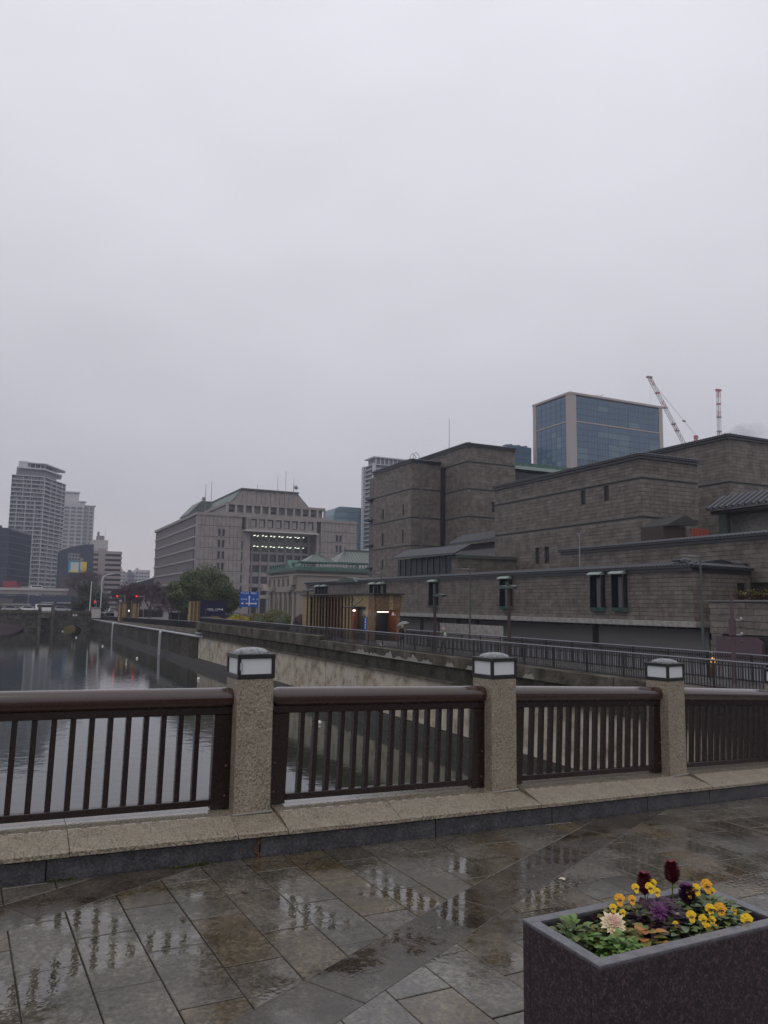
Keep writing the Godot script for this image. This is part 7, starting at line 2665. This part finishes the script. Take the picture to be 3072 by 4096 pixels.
	for k in 15:
		g = Geo.new()
		g.span(179.2, 200, 4 + k * 3.9, 4.25 + k * 3.9, -438.9, -438.7)
		put(g, "floor_line", M.tower_wall, t)
	t = thing("low_white_block", "low white block at the foot of the striped tower", "building", Vector3(196, 0, -412))
	t.position = Vector3.ZERO
	g = Geo.new()
	g.span(186, 194, -2.6, 33, -405, -416)
	g.span(194, 204, -2.6, 26, -403, -416)
	put(g, "body", M.office_white, t)
	for k in 7:
		for i in 5:
			g = Geo.new()
			g.span(186.6 + i * 1.5, 187.6 + i * 1.5, 8 + k * 3.4, 9.8 + k * 3.4, -404.9, -404.7)
			put(g, "window", M.tower_glass, t)

func right_skyline():
	# the big blue glass tower
	var t := thing("glass_tower", "large blue glass tower with beige corner pillars above the bank's roofline", "building", Vector3(300, 0, -350))
	t.position = Vector3.ZERO
	var xa := 272.0; var xb := 339.7; var za := -330.0; var zb := -362.5; var top := 118.2
	var g := Geo.new()
	g.span(xa + 0.5, xb - 0.3, -2.6, top - 1.2, za - 0.5, zb + 0.3)
	put(g, "core", M.navy_glass, t)
	for a in [[xa - 0.2, xa + 4.2, za + 0.4, za - 3.0], [xb - 2.6, xb + 0.2, za + 0.4, za - 2.0], [xa - 0.2, xa + 2.0, zb + 2.6, zb - 0.2]]:
		g = Geo.new()
		g.span(a[0], a[1], -2.6, top - 0.6, a[2], a[3])
		put(g, "pillar", M.tower_beige, t)
	g = Geo.new()
	g.span(xa - 0.5, xb + 0.5, top - 0.6, top + 0.5, za + 0.7, zb - 0.5)
	put(g, "roof_edge", M.tower_beige, t)
	rng.seed = 17
	# panes: west and river faces, floor by floor down to where the bank hides them
	var y := top - 1.4
	var k := 0
	var wm := Geo.new(); wm.cbox(Vector3.ZERO, Vector3(7.2, 3.15, 0.25), 0.03)
	var rm := Geo.new(); rm.cbox(Vector3.ZERO, Vector3(0.25, 3.15, 4.1), 0.03)
	var wmesh := wm.mesh(); var rmesh := rm.mesh()
	while y > 66.0:
		if k == 4:
			g = Geo.new()
			g.span(xa - 0.1, xb + 0.0, y - 0.9, y - 0.1, za + 0.3, za - 0.6)
			g.span(xa - 0.12, xa + 0.5, y - 0.9, y - 0.12, za - 3.0, zb + 2.6)
			put(g, "louvre_band", M.office_beige, t)
			y -= 1.1
		for i in 8:
			var mm: Material = M.blue_glass
			if k > 4 and (i == 3 or i == 4) and rng.randf() < 0.7 or rng.randf() < 0.05: mm = M.blue_glass_light
			if k == 10 and (i == 1 or i == 2): mm = M.navy_glass
			place(wmesh, "pane", mm, t, Transform3D(Basis.IDENTITY, Vector3(xa + 8.2 + i * 7.55, y - 1.65, za)))
		for i in 6:
			var mm: Material = M.blue_glass
			if k > 4 and rng.randf() < 0.25: mm = M.blue_glass_light
			place(rmesh, "pane", mm, t, Transform3D(Basis.IDENTITY, Vector3(xa + 0.2, y - 1.65, za - 5.3 - i * 4.4)))
		y -= 3.4
		k += 1
	g = Geo.new()
	var xx := xa + 4.4
	while xx < xb - 2.6:
		g.span(xx, xx + 0.16, 66, top - 1.2, za + 0.22, za + 0.1)
		xx += 1.888
	stuff(put(g, "mullions", M.tower_wall, t))
	g = Geo.new()
	g.rod(Vector3(292, top, -334), Vector3(296, top + 3.0, -334), 0.3, 0.2, 6)
	g.rod(Vector3(293, top, -334), Vector3(299.5, top + 3.4, -334), 0.2, 0.2, 6)
	put(g, "window_cleaning_crane", M.crane_grey, t)
	t = thing("office_block", "small hazy blue block left of the blue glass tower", "building", Vector3(263, 0, -372))
	t.position = Vector3.ZERO
	g = Geo.new()
	g.span(254.5, 271.5, -2.6, 93.4, -364, -382)
	put(g, "glass_body", M.blue_glass, t)
	for i in 5:
		g = Geo.new()
		g.span(254.4, 271.6, 76 + i * 3.6, 76.3 + i * 3.6, -363.8, -364)
		put(g, "floor_line", M.tower_wall, t)
	g = Geo.new()
	for i in 6: g.span(255.5 + i * 2.6, 257.2 + i * 2.6, 93.4, 94.4 + 0.4 * (i % 2), -366, -370)
	put(g, "roof_units", M.tower_wall, t)
	# tower cranes on a site behind the bank
	lattice("tower_crane", "red and white luffing crane boom leaning left beside the blue tower", Vector3(433.0, 118.0, -400), Vector3(401.3, 163.0, -400), true)
	lattice("tower_crane", "upright red and white crane boom at the right", Vector3(470.5, 118.0, -402), Vector3(471.6, 163.5, -402), false)
	# block under construction that carries the cranes, hidden behind the bank
	t = thing("site_block", "navy building edge just showing behind the bank's right roof", "building", Vector3(455, 0, -420))
	t.position = Vector3.ZERO
	g = Geo.new()
	g.span(425, 480, -2.6, 112, -410, -440)
	put(g, "body", M.navy_fin, t)
	g = Geo.new()
	g.span(425, 480, 112, 113, -409.5, -440)
	put(g, "roof_edge", M.tower_wall, t)
	# drifting steam above the roof at the right
	var puffs := [[478.0, 128.0, 15.0, 11.0, 0.034], [487.0, 131.5, 17.0, 14.0, 0.034], [497.0, 129.0, 18.0, 15.0, 0.028], [492.0, 136.5, 14.0, 9.0, 0.024], [507.0, 134.0, 20.0, 18.0, 0.022], [483.0, 125.5, 16.0, 8.0, 0.028]]
	for p in puffs:
		var fv := FogVolume.new()
		fv.name = numbered("steam_cloud")
		fv.shape = RenderingServer.FOG_VOLUME_SHAPE_ELLIPSOID
		fv.size = Vector3(p[2], p[3], 12)
		var fm := FogMaterial.new()
		fm.density = p[4]; fm.albedo = Color(0.93, 0.94, 0.98); fm.edge_fade = 1.0
		fv.material = fm
		fv.position = Vector3(p[0], p[1], -398)
		add_child(fv)
		fv.set_meta("kind", "stuff")
		tag(fv, "grey steam drifting behind the bank's right roof", "steam", "drifting steam")

func lattice(called: String, label: String, a: Vector3, b: Vector3, full: bool):
	var t := thing(called, label, "crane", a, 0, "cranes above the bank")
	t.position = Vector3.ZERO
	var ax := (b - a).normalized()
	var s := ax.cross(Vector3(0, 0, 1)).normalized(); var w := Vector3(0, 0, 1)
	var n := 9
	var ln := a.distance_to(b)
	for k in n:
		var g := Geo.new()
		var p := a + ax * ln * k / n; var q := a + ax * ln * (k + 1) / n
		var r := 1.75 if full else 1.9
		for c in [[-1, -1], [1, -1], [1, 1], [-1, 1]]: g.rod(p + (s * c[0] + w * c[1]) * r * 0.5, q + (s * c[0] + w * c[1]) * r * 0.5, 0.20, 0.20, 5)
		for m in 2:
			var u0 := p.lerp(q, m * 0.5); var u1 := p.lerp(q, m * 0.5 + 0.5)
			for c in [-1, 1]:
				g.rod(u0 + (s * -c + w * c) * r * 0.5, u1 + (s * c + w * c) * r * 0.5, 0.13, 0.13, 4)
				g.rod(u0 + (s * c + w * -c) * r * 0.5, u1 + (s * c + w * c) * r * 0.5, 0.13, 0.13, 4)
				g.rod(u0 + (s * -1 + w * c) * r * 0.5, u0 + (s * 1 + w * c) * r * 0.5, 0.13, 0.13, 4)
		put(g, "boom_section", M.crane_red if k % 3 == 2 else M.crane_white, t)
	var g := Geo.new()
	g.box(b + ax * 0.6, Vector3(4.2 if full else 4.6, 1.3, 2.0))
	put(g, "boom_head", M.crane_grey if full else M.crane_red, t)
	for f in [0.22, 0.32, 0.56, 0.78]:
		g = Geo.new()
		g.box(a.lerp(b, f), Vector3(2.6, 0.9, 2.4))
		put(g, "walkway_ring", M.crane_grey if f < 0.6 else M.crane_red, t)
	if full:
		var head := Vector3(444.5, 125.0, -400)
		g = Geo.new()
		g.rod(a + Vector3(4, -4, 0), head, 0.5, 0.4, 6)
		g.rod(Vector3(449, 114, -400), head, 0.5, 0.4, 6)
		g.rod(Vector3(441, 117, -400), Vector3(449, 119, -400), 0.4, 0.4, 6)
		g.box(head, Vector3(2.6, 2.6, 2.0))
		g.box(head + Vector3(1.0, -3.2, 0), Vector3(4.5, 2.0, 2.4))
		put(g, "a_frame", M.crane_red, t)
		for d in [0.0, 1.6]:
			g = Geo.new()
			g.rod(head + Vector3(d, 0.5, 0), b.lerp(a, 0.04) + Vector3(d * 0.3, 0, 0), 0.10, 0.10, 4)
			put(g, "stay_cable", M.crane_white, t)
			g = Geo.new()
			g.box(head.lerp(b, 0.28) + Vector3(d, 0, 0), Vector3(0.9, 1.2, 0.9))
			put(g, "cable_block", M.crane_grey, t)
		g = Geo.new()
		g.rod(b + Vector3(0.5, 0, 0), Vector3(b.x + 0.5, 118.0, b.z), 0.06, 0.06, 4)
		put(g, "hoist_rope", M.crane_grey, t)
	# the mast below, down to the site
	g = Geo.new()
	for c in [[-1, -1], [1, -1], [1, 1], [-1, 1]]: g.rod(Vector3(a.x + c[0], -2.6, a.z + c[1]), Vector3(a.x + c[0], a.y, a.z + c[1]), 0.2, 0.2, 4)
	g.box(Vector3(a.x, a.y, a.z), Vector3(4, 1.5, 4))
	put(g, "mast", M.crane_white, t)

func highway():
	var t := thing("elevated_highway", "pale elevated highway crossing behind the stone bridge at left", "highway", Vector3(0, 0, -332))
	t.position = Vector3.ZERO
	var g := Geo.new()
	g.span(-80, 23.0, 4.0, 5.5, -330, -341)
	put(g, "girder", M.ledge_concrete, t)
	g = Geo.new()
	g.span(-80, 23.4, 5.5, 6.4, -329.6, -330)
	put(g, "parapet", M.pale_concrete, t)
	for i in 12:
		g = Geo.new()
		g.span(-60 + i * 7.4, -59.6 + i * 7.4, 4.0, 5.6, -329.7, -330.0)
		put(g, "girder_rib", M.crane_grey, t)
	for x in [-40.0, -18.0, 3.0, 16.5]:
		g = Geo.new()
		g.cbox(Vector3(x, 0.7, -335), Vector3(2.2, 6.5, 2.2), 0.1)
		g.cbox(Vector3(x, 3.6, -335), Vector3(4.0, 0.8, 9.0), 0.1)
		put(g, "pier", M.crane_grey, t)
	g = Geo.new()
	g.quad(Vector3(-80, 5.6, -330), Vector3(23, 5.6, -330), Vector3(23, 5.6, -341), Vector3(-80, 5.6, -341))
	put(g, "roadway", M.asphalt, t)
	vehicle("truck", Vector3(3.6, 5.6, -333), 0.0, "car_red", "red box truck on the elevated highway")
	vehicle("car", Vector3(8.4, 5.6, -333), 0.0, "car_white", "white car right behind the red truck on the highway")
	vehicle("van", Vector3(12.2, 5.6, -333.5), 0.0, "car_white", "white van on the elevated highway right of the white car")
	# pale arcaded wall under it
	t = thing("arcade_building", "low pale arcaded building under the elevated highway at left", "building", Vector3(0, -2.5, -245))
	t.position = Vector3.ZERO
	g = Geo.new()
	g.span(-30, 7.4, -8.0, 0.3, -245, -262)
	g.span(-30, 7.6, 0.3, 0.6, -244.7, -262)
	put(g, "wall", M.ledge_concrete, t)
	for i in 14:
		g = Geo.new()
		var poly := PackedVector2Array()
		for k in 9:
			var a := PI * k / 8.0
			poly.append(Vector2(0.42 * cos(a), -0.7 + 0.5 * sin(a)))
		poly.append(Vector2(-0.42, -2.0)); poly.append(Vector2(0.42, -2.0))
		g.prism(poly, Vector3(6.6 - i * 1.2, 0, -244.95), Vector3.RIGHT, Vector3.UP, Vector3(0, 0, 0.06))
		put(g, "arch_opening", M.dark_slot, t)
	g = Geo.new()
	g.span(-30, 3.0, 0.6, 2.2, -250, -262)
	put(g, "roof_storey", M.hall_recess, t)
	t = thing("shop_row", "dark low shop row with pale awnings beyond the stone bridge", "building", Vector3(16, 0, -300))
	t.position = Vector3.ZERO
	g = Geo.new()
	g.span(8.5, 26.0, -2.6, 3.2, -298, -312)
	put(g, "body", M.navy_fin, t)
	for a in [[12.5, 16.5, 1.0], [17.5, 22.0, 0.9], [10.0, 14.0, -0.6]]:
		g = Geo.new()
		g.cbox(Vector3((a[0] + a[1]) * 0.5, a[2], -297.5), Vector3(a[1] - a[0], 0.25, 1.2), 0.03)
		put(g, "awning", M.pale_concrete, t)
	for i in 6:
		g = Geo.new()
		g.span(9.5 + i * 2.7, 11.2 + i * 2.7, -2.4, 0.3, -297.95, -297.9)
		put(g, "shop_window", M.tower_glass, t)

func _ready():
	rng.seed = 1
	camera_and_light()
	materials()
	setting()
	bank()
	city()
	quay()
	bridge()
